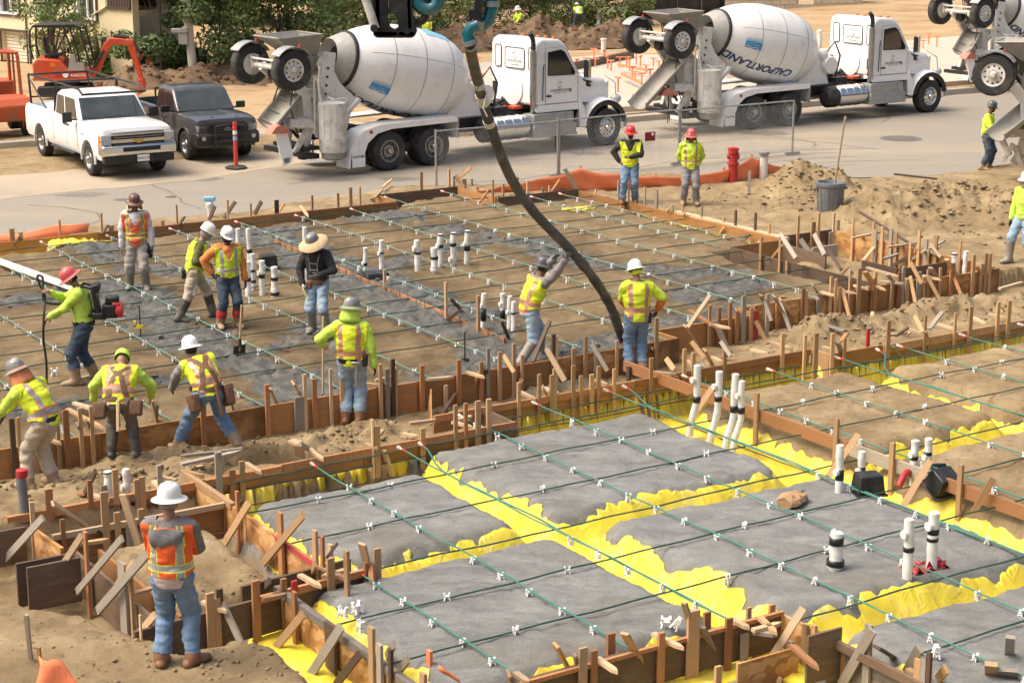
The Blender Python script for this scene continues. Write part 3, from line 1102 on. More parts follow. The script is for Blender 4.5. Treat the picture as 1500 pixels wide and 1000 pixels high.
def build_far():
 heap('earth_bank',pxpoly([(150,122),(222,120),(290,117),(345,114),(420,116)]),1.3,.58,'brown_dirt',3)
 heap('earth_bank',pxpoly([(560,72),(660,70),(720,66),(800,64),(870,62),(915,60),(960,58)]),1.7,.85,'brown_dirt',8)
 heap('earth_bank',pxpoly([(960,75),(1010,70),(1090,66)]),1.0,.5,'tan_dirt',12)
 lot=pxpoly([(560,160),(560,118),(640,100),(700,92),(800,88),(905,80),(1010,82),(1100,75),(1200,72),(1420,52),(1700,40),(1700,95),(1420,118),(1010,152),(900,158)],0)
 flat_sheet('pale_lot',lot,.02,'membrane_white',thick=.2)
 dk=pxpoly([(830,96),(920,78),(925,82),(838,100)],0)
 bb=MB()
 bb.plank(at(835,98,.15),at(925,80,.15),.25,.3)
 tag(bb.build('footing_board','board_dark'),'dark long board lying along the edge of the pale lot behind the cabs','board')
 bb=MB()
 bb.plank(at(1040,128,.15),at(930,145,.15),.25,.3)
 tag(bb.build('footing_board','grey_wood'),'grey timber lying on the lot edge beside the second mixer chute','board')
 mk=MB()
 mk.box((0,0,.2),(.05,.05,.4))
 mk.box((0,0,.42),(.30,.05,.05))
 me=mk.mesh('marker',['silt_orange'])
 spots=[(706,118),(722,112),(676,128),(845,96),(858,92),(872,94),(890,96),(895,99),(908,94),(922,99),(926,108),(930,112),(938,96),(946,102),(957,92),(965,98),(905,130),(885,82),(700,96),(735,100),
    (918,92),(932,90),(870,83),(1055,120),(1068,92),(1200,88),(1208,92),(1345,62),(1352,66),(1360,60),(1372,64),(1440,60),(1270,60),(688,112),(952,116),(968,118),(940,120),(1045,112)]
 for i,(x,y) in enumerate(spots):
  p=at(x,y+5,.02)
  o=link('pipe_marker',me,loc=p,rot=(0,0,rng.uniform(0,3)),scale=(1,1,rng.uniform(.7,1.3)))
  tag(o,'small red T-shaped pipe marker standing on the pale lot '+('left of the first cab' if x<760 else 'behind the first hood' if x<985 else 'beyond the second mixer truck'),'pipe marker','red markers on the pale lot')
 for i,(x0,y0,x1,y1,w) in enumerate(((905,95,948,103,'long'),(910,108,940,122,'middle'),(1057,98,1075,112,'short'),(660,108,690,100,'left'))):
  b=MB()
  b.plank(at(x0,y0,.3),at(x1,y1,.3),.06,.10)
  tag(b.build('red_pipe','silt_orange'),'red plastic pipe run on the pale lot, '+['behind the first cab','nearer the first hood','beside the second mixer','behind the hose'][i],'pipe')
 pp=[(512+150,100,80,'beside the first mixer drum'),(884,77,57,'behind the first cab'),(1200,70,45,'left of the second cab')]
 for x,yb,yt,w in pp:
  p=at(x,yb,0)
  d=math.hypot(p.x,p.y)
  h=(yb - yt)*d/FOC
  tag(MB().lathe([(.11,0),(.11,h*.9),(.135,h*.9),(.135,h)],14).build('standing_pipe','pvc',loc=(p.x,p.y,0)),'white plastic pipe standing upright on the lot '+w,'pipe')
 p0,p1=at(1062,27,0),at(1248,24,0)
 p0=Vector((p0.x,p0.y,0))
 p1=Vector((p1.x,p1.y,0))
 p1=p0+(p1 - p0).normalized()*7.6
 bw=thing('block_wall','unfinished cream block wall with a square opening at the top of the dirt slope','wall',p0,math.atan2(p1.y - p0.y,p1.x - p0.x))
 BL,BH,BT=.47,.235,.24
 blk=MB().box((0,0,0),(BL - .02,BT,BH - .02)).mesh('brick',['block_cream'])
 half=MB().box((0,0,0),(BL/2 - .02,BT,BH - .02)).mesh('brick',['block_cream'])
 for r in range(12):
  off=BL/2 if r % 2 else 0
  x=0
  while x<7.5:
   L_=BL
   me_=blk
   if x==0 and off:
    L_,me_=BL/2,half
   cx,cz=x+L_/2,.1+r*BH
   if not (4.2<cx<5.0 and .6<cz<2.0):
    link('brick',me_,bw,loc=(cx,rng.uniform(-.008,.008),cz))
   x += L_
 b=MB()
 b.box((3.76,0,1.4),(7.5,.18,2.78))
 mb=MB()
 mb.box((2.05,.02,1.4),(4.1,.16,2.78)).box((6.3,.02,1.4),(2.5,.16,2.78)).box((4.57,.02,.3),(.9,.16,.58)).box((4.57,.02,2.4),(.9,.16,.8))
 mb.build('mortar_core','concrete_pale',bw)
 MB().box((7.62,0.3,1.4),(.2,.9,2.8)).build('end_pier','concrete_pale',bw)
 p0,p1=at(918,32,0),at(1062,26,0)
 sc=thing('screen_fence','black fabric screen fence behind the second mixer drum','fence',(p0.x,p0.y,0),math.atan2(p1.y - p0.y,p1.x - p0.x))
 L_=(p1 - p0).length
 for k in range(5):
  MB().tube([(k*L_/4,0,0),(k*L_/4,0,2.3)],.05,8).build('post','galv',sc)
 for k in range(4):
  g=[]
  for i in range(9):
   g.append([(k*L_/4+(i/8)*L_/4,-.04 - .05*math.sin(i/8*math.pi)+.015*math.sin(i*2.1+k),z) for z in (.08,.8,1.5,2.25)])
  b=MB()
  b.loft(g,closed=False,cap=False)
  o=b.build('fabric_panel','flat_black',sc)
  m_=o.modifiers.new('t','SOLIDIFY')
  m_.thickness=.01
 p=at(284,117,0)
 h=8.0
 pl=thing('utility_pole','tall pale utility pole with a small box standing before the bushes','pole',(p.x,p.y,0))
 MB().tube([(0,0,0),(-.46,.1,h)],[.17,.13],14).build('shaft','concrete_pale',pl)
 MB().box((-.42,-.12,1.85),(.62,.4,.16)).box((-.30,-.14,1.55),(.34,.3,.42)).build('meter_box','galv',pl,bevel=.02)
 p=at(877,38,0)
 pl=thing('light_pole','thin white pole standing between the bushes behind the first cab','pole',(p.x,p.y,0))
 MB().lathe([(.16,0),(.16,.1),(.10,.12),(.085,6)],12).build('shaft','white_paint',pl)
 MB().lathe([(.26,0),(.26,.05),(.2,.07)],12).build('base_plate','galv',pl)
build_road()
build_far()
# apartment building
def build_apartment():
 fdir=Vector((.735,-.678))
 p0=at(165,108,0)
 p0=Vector((p0.x,p0.y))
 A_=p0 - fdir*9.5
 root=thing('apartment_building','cream stucco apartment building with sliding windows over garage doors','building',(A_.x,A_.y,0),math.atan2(fdir.y,fdir.x))
 Lw=9.4
 H_=6.4
 win=[(1.9,3.55),(4.05,3.45),(6.7,3.35)]   # overwritten below from sight lines
 n=Vector((-fdir.y,fdir.x,0))
 nn=Vector((fdir.y,-fdir.x,0))
 def loc(px,py):
  q=on_plane(px,py,Vector((A_.x,A_.y,0)),nn)
  d=Vector((q.x - A_.x,q.y - A_.y))
  return d.dot(fdir),q.z
 wins=[]
 for (x0,y0,x1,y1) in ((1,-20,29,20),(53,-20,80,22),(114,-20,142,28)):
  a_,b_=loc(x0,y1)
  c_,_=loc(x1,y1)
  wins.append((a_,c_,b_,b_+1.5))
 gar=[]
 for (x0,y0,x1,y1) in ((2,45,42,110),(55,52,92,112),(110,55,141,118),(152,58,196,125)):
  a_,b_=loc(x0,y0)
  c_,_=loc(x1,y0)
  gar.append((a_,c_,b_))
 xs=sorted(set([-12.0,Lw]+[v for w in wins for v in w[:2]]+[v for g in gar for v in g[:2]]))
 zs=sorted(set([0.0,H_]+[v for w in wins for v in w[2:]]+[g[2] for g in gar]))
 b=MB()
 for x0,x1 in zip(xs,xs[1:]):
  for z0,z1 in zip(zs,zs[1:]):
   cx,cz=(x0+x1)/2,(z0+z1)/2
   if any(w[0]<cx<w[1] and w[2]<cz<w[3] for w in wins) or any(g[0]<cx<g[1] and cz<g[2] for g in gar):
    continue
   b.box((cx,.15,cz),(x1 - x0,.3,z1 - z0))
 b.build('wall','stucco_cream',root,fix=False)
 for w in wins:
  x0,x1,z0,z1=w
  f=MB()
  t=.09
  for c,d in ((((x0+x1)/2,.02,z0+t/2),(x1 - x0,.16,t)),(((x0+x1)/2,.02,z1 - t/2),(x1 - x0,.16,t)),((x0+t/2,.02,(z0+z1)/2),(t,.16,z1 - z0 - 2*t)),((x1 - t/2,.02,(z0+z1)/2),(t,.16,z1 - z0 - 2*t)),(((x0+x1)/2,.06,(z0+z1)/2),(.06,.1,z1 - z0 - 2*t))):
   f.box(c,d)
  fo=f.build('window','white_paint',root)
  MB().box(((x0+x1)/2,.10,(z0+z1)/2),(x1 - x0 - .16,.012,z1 - z0 - .16)).build('pane','glass_dark',fo)
  g=[]
  for i in range(33):
   u=i/32
   g.append([(x0+.1+(x1 - x0 - .2)*u*(.55 if w is wins[1] else .8),.22+.035*math.sin(i*1.6),z) for z in (z0+.08,z1 - .08)])
  MB().loft(g,closed=False,cap=False).build('curtain','curtain',fo)
  tr=MB()
  for c,d in ((((x0+x1)/2,-.02,z0 - .05),(x1 - x0+.22,.08,.09)),((x0 - .05,-.02,(z0+z1)/2),(.09,.07,z1 - z0)),((x1+.05,-.02,(z0+z1)/2),(.09,.07,z1 - z0))):
   tr.box(c,d)
  tr.build('window_trim','trim_brown',root)
 for i,g in enumerate(gar):
  x0,x1,z1=g
  d=bpy.data.objects.new('garage_door',None)
  COL.objects.link(d)
  d.parent=root
  nb=9
  sl=MB().box((0,0,0),(x1 - x0 - .04,.05,z1/nb - .025)).mesh('slat',['garage_cream'])
  for k in range(nb):
   link('slat',sl,d,loc=((x0+x1)/2,.2,(k+.5)*z1/nb))
  MB().box(((x0+x1)/2,.26,z1/2),(x1 - x0,.04,z1)).build('backing','garage_cream',d)
  t=MB()
  t.box(((x0+x1)/2,-.02,z1+.05),(x1 - x0+.2,.08,.1)).box((x0 - .06,-.02,z1/2),(.1,.08,z1)).box((x1+.06,-.02,z1/2),(.1,.08,z1))
  t.build('door_trim','trim_brown',root)
 xd,zd=loc(41,60)
 MB().tube([(xd,-.05,0),(xd,-.05,H_)],.035,8).build('drain_pipe','trim_brown',root)
 xe,ze=loc(161,45)
 MB().tube([(xe,-.06,H_),(xe,-.06,2.6),(xe - 1.0,-.06,2.2),(xe - 1.0,-.06,0)],.05,8).build('downspout','stucco_cream',root)
 MB().box((Lw+.7,.16,1.12),(1.4,.3,2.24)).box((Lw+.7,1.5,4.4),(1.4,.2,H_ - 2.4)).build('wing_wall','stucco_cream',root)
 MB().box((Lw+.7,.72,2.35),(1.38,1.4,.22)).build('balcony_floor','stucco_cream',root)
 bal=MB()
 bal.box((Lw+.75,-.05,3.55),(1.5,.1,.12)).box((Lw+.05,-.05,3.05),(.08,.1,1.0)).box((Lw+.75,-.05,2.56),(1.5,.1,.10))
 rail=bal.build('railing','trim_brown',root)
 sl=MB().box((0,0,0),(.13,.05,.9)).mesh('slat',['trim_brown'])
 for k in range(9):
  link('slat',sl,rail,loc=(Lw+.1+k*.17,-.05,3.05))
 MB().box((Lw+.7,1.37,3.6),(1.1,.06,2.1)).build('balcony_door','glass_dark',root)
 MB().box((-2,2.5,H_+.1),(23.5,6,.25)).build('roof','trim_brown',root)
 MB().box((-2.5,3.2,H_/2),(20,3.6,H_)).build('core','garage_cream',root)
build_apartment()
# trees and bushes
def leaf_material(name,c1,c2):
 m=mat(name,c1,.6,base2=c2,scale=1.1,spec=.3)
 m.node_tree.nodes['Principled BSDF'].inputs['Subsurface Weight'].default_value=0
 return m
leaf_material('leaf_dark',(.075,.125,.042),(.165,.235,.085))
leaf_material('leaf_mid',(.135,.20,.068),(.26,.325,.12))
leaf_material('leaf_olive',(.15,.165,.065),(.27,.265,.12))
leaf_material('leaf_fresh',(.09,.155,.035),(.16,.24,.055))
def crown_mesh(seed,r,h,n,leaf,mats_,clumps=26,base=.25):
 g=np.random.RandomState(seed)
 cs=[]
 for k in range(clumps):
  a=g.rand()*6.283
  z=base*h+(1 - base)*h*g.rand()**.85
  prof=math.sqrt(max(.05,1 - ((z/h - .45)/.62)**2))
  rr=r*prof*math.sqrt(g.rand())*.95
  cs.append((rr*math.cos(a),rr*math.sin(a),z,r*(.20+.20*g.rand())))
 V=np.zeros((n,4,3))
 c=np.array(cs)
 k=g.randint(0,clumps,n)
 d=g.randn(n,3)
 d /= np.linalg.norm(d,axis=1)[:,None]
 rad=c[k,3]*(.35+.75*g.rand(n)**.5)
 P=c[k,:3]+d*rad[:,None]*np.array([1,1,.75])
 nrm=d*.7+g.randn(n,3)*.6+np.array([0,0,.5])
 nrm /= np.linalg.norm(nrm,axis=1)[:,None]
 t=np.cross(nrm,g.randn(n,3))
 t /= np.linalg.norm(t,axis=1)[:,None]
 u=np.cross(nrm,t)
 s=leaf*(.6+.8*g.rand(n))[:,None]
 V[:,0]=P - t*s
 V[:,1]=P+u*s*.45
 V[:,2]=P+t*s
 V[:,3]=P - u*s*.45
 V[:,:,2]=np.maximum(V[:,:,2],.02)
 me=bpy.data.meshes.new('crown')
 me.vertices.add(n*4)
 me.vertices.foreach_set('co',V.ravel())
 me.loops.add(n*4)
 me.loops.foreach_set('vertex_index',np.arange(n*4,dtype=np.int32))
 me.polygons.add(n)
 me.polygons.foreach_set('loop_start',np.arange(0,n*4,4,dtype=np.int32))
 me.update(calc_edges=True)
 for m in mats_:
  me.materials.append(MATS[m])
 tone=(c[k,3]*97.3 % 1.0)
 me.polygons.foreach_set('material_index',((tone>.62) & (g.rand(n)>.25)).astype(np.int32) if len(mats_)>1 else np.zeros(n,np.int32))
 return me,cs
def tree(name,label,cat,p,r,h,n,leaf,mats_,seed,base=.25,trunk=.12,group=None,clumps=26):
 root=thing(name,label,cat,(p.x,p.y,-.15),0,group)
 me,cs=crown_mesh(seed,r,h,n,leaf,mats_,clumps,base)
 link('crown',me,root)
 b=MB()
 b.tube([(0,0,0),(.05,.03,h*.3),(0,.08,h*.6)],[trunk,trunk*.7,trunk*.35],8)
 for c in cs[:10]:
  b.tube([(.03,.03,h*.22),(c[0]*.5,c[1]*.5,(h*.25+c[2])/2),c[:3]],[trunk*.5,trunk*.3,trunk*.1],5)
 b.build('trunk','bark',root)
 return root
def build_trees():
 D,M_,O_,F_='leaf_dark','leaf_mid','leaf_olive','leaf_fresh'
 T=[
  ('bushy_tree','dark bushy tree between the apartment balcony and the utility pole','tree',(236,114),2.0,6.2,15000,.10,(D,M_),1,.05),
  ('bushy_tree','dark green tree just right of the utility pole','tree',(322,104),2.6,6.4,14000,.10,(D,M_),2,.05),
  ('bushy_tree','broad green tree above the raised wheels of the first mixer truck','tree',(410,103),2.8,6.4,15000,.10,(M_,D),3,.04),
  ('bushy_tree','olive green tree behind the first mixer drum','tree',(488,95),2.8,6.5,14000,.10,(M_,O_),4,.04),
  ('bushy_tree','dark tree behind the black boom head','tree',(556,66),3.0,6.6,12000,.11,(D,M_),5,.04),
  ('loose_bush','loose olive bush behind the lime vested man near the hose','bush',(640,46),2.4,3.6,9000,.09,(O_,M_),6,.0),
  ('loose_bush','pale olive bush behind the teal pipe elbow','bush',(705,42),2.6,4.0,10000,.09,(O_,M_),7,.0),
  ('loose_bush','olive bush behind the man with the shovel on the bank','bush',(775,38),2.6,3.4,9000,.09,(O_,F_),8,.0),
  ('loose_bush','low green bush behind the bending man on the bank','bush',(845,33),2.8,3.2,9000,.09,(M_,O_),9,.0),
  ('loose_bush','low olive bush left of the black screen fence','bush',(898,36),1.9,2.2,7000,.08,(O_,F_),10,.0),
  ('young_tree','young tree with pale leaves standing behind the red excavator','tree',(78,112),1.7,3.6,3600,.09,(M_,O_),11,.25),
  ('low_hedge','low clipped green hedge beside the excavator arm','hedge',(178,103),1.6,1.0,5000,.06,(F_,M_),12,.0),
  ('low_hedge','small rounded green shrub at the foot of the garage wall','shrub',(152,106),1.0,.9,3500,.06,(F_,M_),13,.0),
 ]
 for nm,lb,ct,px,r,h,n,lf,ms,sd,bs in T:
  tree(nm,lb,ct,at(*px,0),r,h,n,lf,ms,sd,bs,.05 if 'bush' in nm or 'hedge' in nm else .11)
 for i,px in enumerate([(-60,60),(300,30),(420,28),(520,26),(620,8),(720,4),(820,0),(915,-2)]):
  tree('dense_tree',['green tree behind the apartment building','dense tree in the back row above the pole','dense tree in the back row above the raised wheels','dense tree in the back row above the first drum','dense tree in the back row right of the boom head',
       'dense tree in the back row at the teal pipe','dense tree in the back row over the shovel man','dense tree in the back row beside the white pole'][i],'tree',at(*px,0),4.4,8.5,12000,.15,(D,M_),30+i,.03,.16)
build_trees()
# timber formwork
WOOD={'p': 'pale_wood','r': 'red_wood','t': 'tan_wood','g': 'grey_wood','d': 'dark_wood'}
UNIT={}
def unit(kind,m):
 k=(kind,m)
 if k not in UNIT:
  b=MB()
  if kind=='cleat':
   b.add([(-.5,-.5,0),(.5,-.5,0),(.5,.5,0),(-.5,.5,0),(-.5,-.5,.8),(.5,-.5,.8),(.5,.5,.8),(-.5,.5,.8),(0,-.5,1),(0,.5,1)],
     [(3,2,1,0),(0,1,5,8,4),(2,3,7,9,6),(1,2,6,5),(3,0,4,7),(5,6,9,8),(7,4,8,9)])
  else:
   b.box((0,0,.5),(1,1,1))
  UNIT[k]=b.mesh(kind,[m],smooth=False)
 return UNIT[k]
def stick(root,kind,p0,p1,w=.065,h=.04,m='t',face=None):
 """a straight timber from p0 (low end) to p1; face: the direction its wide side looks to"""
 p0,p1=Vector(p0),Vector(p1)
 d=p1 - p0
 L_=d.length
 z=d.normalized()
 f=Vector(face) if face is not None else Vector((-.3,-1,.1))
 y=f - z*f.dot(z)
 y=y.normalized() if y.length>1e-4 else z.orthogonal().normalized()
 x=y.cross(z)
 Mx=Matrix((x,y,z)).transposed().to_4x4()
 o=link(kind,unit(kind,WOOD.get(m,m)))
 o.rotation_mode='XYZ'
 o.matrix_world=Matrix.Translation(p0 - root.location) @ Mx @ Matrix.Diagonal((w,h,L_,1))
 o.parent=root
 return o
def board(root,p0,p1,z0,z1,m,thick=.04,seg=2.4,name='board'):
 p0,p1=Vector((p0[0],p0[1],0)),Vector((p1[0],p1[1],0))
 L_=(p1 - p0).length
 n=max(1,round(L_/seg))
 d=(p1 - p0)/L_
 nrm=Vector((-d.y,d.x,0))
 out=[]
 for i in range(n):
  a,b=L_*i/n+.004,L_*(i+1)/n - .004
  dz=rng.uniform(-.012,.012)
  mm=m if isinstance(m,str) else m[i % len(m)]
  mb=MB().box((0,0,0),(b - a,thick,z1 - z0))
  c=p0+d*(a+b)/2+nrm*rng.uniform(-.008,.008)+Vector((0,0,(z0+z1)/2+dz))
  o=mb.build(name,mm,root,loc=c - root.location,rot=(rng.uniform(-.02,.02),rng.uniform(-.004,.004),math.atan2(d.y,d.x)),smooth=False)
  out.append(o)
 return out
class Form:
 def __init__(self,label,p0,p1,z0=-.3,z1=.12,m='board_brown',cap=None,thick=.04,seg=2.4,cat='formwork',cap_h=.09):
  self.a,self.b=Vector((*p0,0)),Vector((*p1,0))
  A,B=W(*p0),W(*p1)
  self.root=thing('timber_formwork',label,cat,(A.x,A.y,0))
  self.z0,self.z1=z0,z1
  d=(B - A).normalized()
  self.d=d
  self.A,self.Bp,self.L=A,B,(B - A).length
  n=Vector((-d.y,d.x,0))
  if n.dot(-A)<0:
   n=-n
  self.n=n
  board(self.root,A,B,z0,z1,m,thick,seg)
  if cap:
   q=n*(thick/2+.021)
   board(self.root,A+q,B+q,z1 - cap_h,z1+.012,cap,.038,seg*1.4,'waler')
 def hit(self,x,y,off=.0):
  return on_plane(x,y,self.A+self.n*off,self.n)
 def v(self,x,y,m='t',w=.062,off=.065,zb=None,h=.04):
  p=self.hit(x,y,off)
  zb=self.z0 - .15 if zb is None else zb
  p.z=min(p.z,self.z1+.42)
  if p.z>zb+.1:
   stick(self.root,'stake',(p.x,p.y,zb),p,w*.9,h*.85,m,self.n)
 def dg(self,x0,y0,x1,y1,m='t',w=.07,zb=None,off=.10,h=.04):
  p=self.hit(x0,y0,off)
  zb=self.z0 - .02 if zb is None else zb
  q=at(x1,y1,zb)
  if (q - p).length>1.8:
   q=self.hit(x1,y1,off+.25)
  stick(self.root,'brace',q,p,w*.88,h*.8,m,(-.5,-.8,.3))
 def cl(self,x0,y0,x1,y1,m='p',w=.065):
  p=at(x0,y0,self.z1+.03)
  q=at(x1,y1,self.z1+.03)
  stick(self.root,'cleat',p,q,w,.038,m,(0,0,1))
 def vs(self,L,**k):
  for t in L:
   self.v(t[0],t[1],*(t[2:3]),**{**k,**({'w': t[3]} if len(t)>3 else {})})
 def dgs(self,L,**k):
  for t in L:
   self.dg(*t[:4],*(t[4:5]),**{**k,**({'w': t[5]} if len(t)>5 else {})})
 def fill(self,u0,u1,step,side=1,pd=.5,pc=.3,hi=(.05,.28),mats='ttrpg',zb=None):
  u=u0
  while u<u1:
   p=self.A+self.d*u+self.n*side*.065
   m=rng.choice(mats)
   zt=self.z1+rng.uniform(*hi)
   zb_=self.z0 - .12 if zb is None else zb
   tl=self.d*rng.uniform(-.03,.03)
   stick(self.root,'stake',p+Vector((0,0,zb_)),p+tl+Vector((0,0,zt)),.065,.04,m,self.n)
   if rng.random()<pd:
    q=p+self.n*side*rng.uniform(.35,.6)+self.d*rng.uniform(-.25,.25)
    stick(self.root,'brace',q+Vector((0,0,zb_+.1)),p+self.d*.06+Vector((0,0,self.z1+rng.uniform(-.05,.12))),.065,.04,rng.choice(mats),(-.5,-.8,.3))
   if rng.random()<pc:
    q=p+self.d*rng.uniform(-.1,.1) - self.n*side*.12+Vector((0,0,self.z1+.035))
    stick(self.root,'cleat',q,q+self.n*side*rng.uniform(.3,.5)+self.d*rng.uniform(-.25,.25),.065,.035,rng.choice('ptg'),(0,0,1))
   u += step*rng.uniform(.6,1.4)
def build_forms():
 f=Form('long street side form board of the poured slab with short stakes behind it',(-15,15.55),(4.5,15.55),-.42,.13,'board_brown')
 f.vs([(17,335,'t',.12),(87,322,'t',.05),(148,312,'t',.05),(258,295,'t',.05),(333,290,'p',.05),(367,298,'t',.05),(405,293,'d',.11),(457,286,'t',.05),(495,283,'t',.06),(163,330,'t',.12),(238,323,'t',.1),(30,340,'t',.1),(513,263,'t',.09),(617 - 90,272,'t',.05)],off=-.07)
 f.dgs([(345,295,328,320,'d',.09),(315,302,306,322,'d',.09),(383,295,373,314,'d',.1),(157,331,150,343,'d',.1),(270,318,262,330,'d',.08),(417,297,410,308,'t',.07),(28,347,22,358,'d',.1)],zb=.12,off=-.1)
 f.cl(560,275,575,262,'t')
 f.cl(548,290,562,276,'p')
 f.cl(440,302,452,318,'p')
 f.fill(.5,5,.7,-1,.3,.2,(.0,.2))
 f=Form('recess form at the street side of the poured slab, dark boards on three sides',(4.5,16.6),(6.78,16.6),-.42,.14,'board_dark')
 r=f.root
 board(r,W(4.5,15.6),W(4.5,16.58),-.42,.13,'board_brown')
 board(r,W(6.77,16.56),W(6.77,14.8),-.42,.12,'board_brown')
 f.vs([(617,250,'t',.09),(658,243,'t',.06),(680,262,'t',.14),(665,258,'t',.05),(691,262,'g',.06)],off=-.07)
 f.dgs([(690,245,667,265,'t',.1),(667,257,680,275,'t',.1),(576,290,585,312,'r',.06)],zb=.1,off=-.1)
 f=Form('short dark street side form right of the recess, orange fence behind it',(6.8,14.76),(9.1,14.76),-.36,.12,'board_dark')
 f.vs([(722,263,'t',.05),(758,240,'r',.05),(773,265,'p',.06),(737,269,'t',.06),(805,272,'p',.05),(795,275,'t',.05),(848,290,'p',.06)],off=-.07)
 f.dgs([(827,247,845,278,'g',.1),(717,277,703,296,'r',.05),(820,263,808,280,'r',.05)],zb=.1,off=-.1)
 f=Form('right side form of the poured slab topped by a fresh pale plank',(9.12,14.74),(9.12,7.25),-.36,.10,'board_brown')
 board(f.root,W(9.24,11.0),W(9.24,7.2),.06,.14,'pale_wood',.16,4.2,'plank')
 f.vs([(920,253,'g',.10),(962,267,'g',.10),(906,262,'g',.06),(945,268,'g',.04),(1028,302,'g',.05),(1078,308,'d',.06),(1107,312,'d',.06),(1127,328,'t',.06),(1000,298,'p',.07),(985,300,'p',.07),(1060,318,'p',.05),(873,277,'p',.05),(890,287,'t',.05)],off=-.1,zb=-.1)
 f.dgs([(1003,311,990,330,'t',.07),(915,292,902,318,'t',.07),(980,305,968,322,'t',.06),(1060,333,1048,352,'t',.06),(1097,343,1062,381,'d',.09),(1117,348,1092,382,'p',.06)],zb=-.3,off=.1)
 f=Form('dark inner form board along the stepped corner of the poured slab',(7.72,7.2),(7.72,2.7),-.36,.10,'board_dark')
 board(f.root,W(7.76,7.22),W(9.1,7.22),-.36,.10,'board_brown')
 f.vs([(1115,347,'t',.07),(1153,382,'t',.05),(1143,352,'t',.06),(1247,410,'r',.08)],off=.07)
 f.dgs([(1143,342,1166,378,'g',.10),(1147,358,1119,392,'t',.06),(1213,365,1232,395,'d',.07),(1193,343,1208,373,'g',.1),(1243,388,1222,414,'t',.09)],zb=-.3)
 f=Form('far board of the stepped box form beside the grey trash can',(9.15,7.32),(10.65,7.32),-.4,.14,'board_dark')
 f.vs([(1170,310,'t',.07),(1190,325,'t',.06),(1200,310,'t',.07),(1217,340,'g',.1),(1193,325,'r',.06),(1228,322,'p',.09),(1222,312,'p',.06)],off=.07)
 f.dgs([(1172,350,1190,376,'g',.12),(1190,345,1207,374,'d',.08)],zb=-.3)
 board(f.root,W(9.2,6.35),W(9.9,6.35),-.4,.06,'grey_wood')
 board(f.root,W(9.1,5.8),W(9.1,7.2),-.4,.02,'board_dark')
 f=Form('right board of the stepped box form at the foot of the dirt bank',(10.65,7.3),(10.65,2.7),-.4,.13,['osb','board_brown','osb_dark'])
 f.vs([(1250,320,'t',.06),(1283,337,'g',.09),(1293,332,'t',.08),(1280,325,'t',.07),(1306,335,'g',.08),(1313,340,'t',.1),(1347,337,'t',.08),(1372,347,'t',.08),(1407,353,'t',.07),(1357,350,'g',.1),(1360,366,'t',.08),(1334,355,'t',.06)],off=.07)
 f.dgs([(1343,363,1330,388,'t',.06),(1280,362,1263,383,'p',.07),(1340,377,1326,388,'g',.06),(1363,357,1378,377,'t',.06),(1327,378,1306,390,'d',.08)],zb=-.3)
 f.cl(1247,349,1290,340)
 f.cl(1300,362,1345,356)
 f.cl(1316,372,1292,380,'g')
 f.cl(1350,370,1385,352,'g')
 f.cl(1380,376,1362,368,'g')
 board(f.root,W(9.3,3.9),W(10.6,3.9),-.4,.02,'board_dark')
 board(f.root,W(9.25,4.9),W(9.25,3.9),-.35,.04,'dark_wood')
 f=Form('front form of the poured slab beneath the hose, its brown boards splashed with concrete',(-10.5,1.5),(2.0,1.5),-.40,.12,['board_brown','osb_dark','board_brown'])
 f.vs([(94,576,'r',.09),(115,571,'t'),(81,571,'t',.05),(45,544,'t',.08),(10,515,'d',.08),(20,519,'t',.05),(132,577,'t',.06),(391,563,'r',.08),(297,591,'r',.09),(460,555,'r',.08),(439,581,'g',.19),(579,540,'t',.07),(618,535,'r',.08),(653,564,'p',.07),(672,527,'r',.08),
   (705,530,'r',.07),(715,510,'g',.06),(732,515,'t',.07),(753,503,'p',.07),(765,520,'t',.05),(811,467,'d',.07),(815,492,'p',.06),(840,510,'t',.07),(858,493,'t',.07),(873,503,'g',.07),(575,503,'d',.07),(567,540,'g',.08),(557,533,'t',.06),(962,463,'t',.07),(904,498,'t',.06),
   (500,548,'t',.06),(484,540,'p',.05),(446,548,'p',.06)])
 f.dgs([(113,621,134,673,'g',.09),(127,615,144,671,'p',.06),(222,585,237,652,'t',.08),(230,590,226,640,'g',.1),(338,585,348,628,'p',.06),(395,568,419,624,'t',.08),(429,560,460,611,'t',.10),(668,576,632,629,'d',.08),(564,560,561,610,'g',.08),(802,512,827,557,'p',.08),(867,500,893,545,'g',.07),
   (805,470,780,530,'d',.07),(738,520,753,545,'t',.07),(765,555,744,584,'t',.08),(977,527,995,563,'t',.08),(710,540,730,580,'d',.07),(955,510,975,530,'t',.06),(1003,477,1030,520,'t',.09),(700,545,690,590,'r',.06)])
 for q in ((99,599,153,628,'t'),(108,590,140,600,'p'),(60,640,90,650,'p'),(683,545,710,553,'p'),(550,557,580,551,'p'),(625,556,665,552,'p'),(560,565,520,560,'t')):
  f.cl(*q)
 b=f
 stick(f.root,'plank',at(630,632,-.35),at(630,580,-.1),.25,.02,'osb',(-.8,-.5,0))
 f=Form('middle stretch of the front form of the poured slab, crowded with grey braces',(2.0,2.12),(4.2,2.12),-.40,.12,['board_brown','osb_dark'])
 board(f.root,W(2.0,1.52),W(2.0,2.1),-.4,.12,'osb_dark')
 f.vs([(1040,447,'t',.06),(1080,457,'r',.09),(1054,450,'r',.07),(1090,433,'g',.1),(1101,450,'t',.08),(1070,443,'r',.07),(1106,455,'red_paint',.15),(1125,430,'g',.08)])
 f.dgs([(1040,433,1007,480,'p',.08),(1047,470,1068,518,'g',.11),(1078,453,1103,483,'t',.08),(1107,470,1127,508,'t',.08),(1114,432,1137,482,'t',.08),(1133,433,1158,477,'g',.1),(1143,438,1167,472,'p',.08),(1120,440,1130,470,'g',.07)])
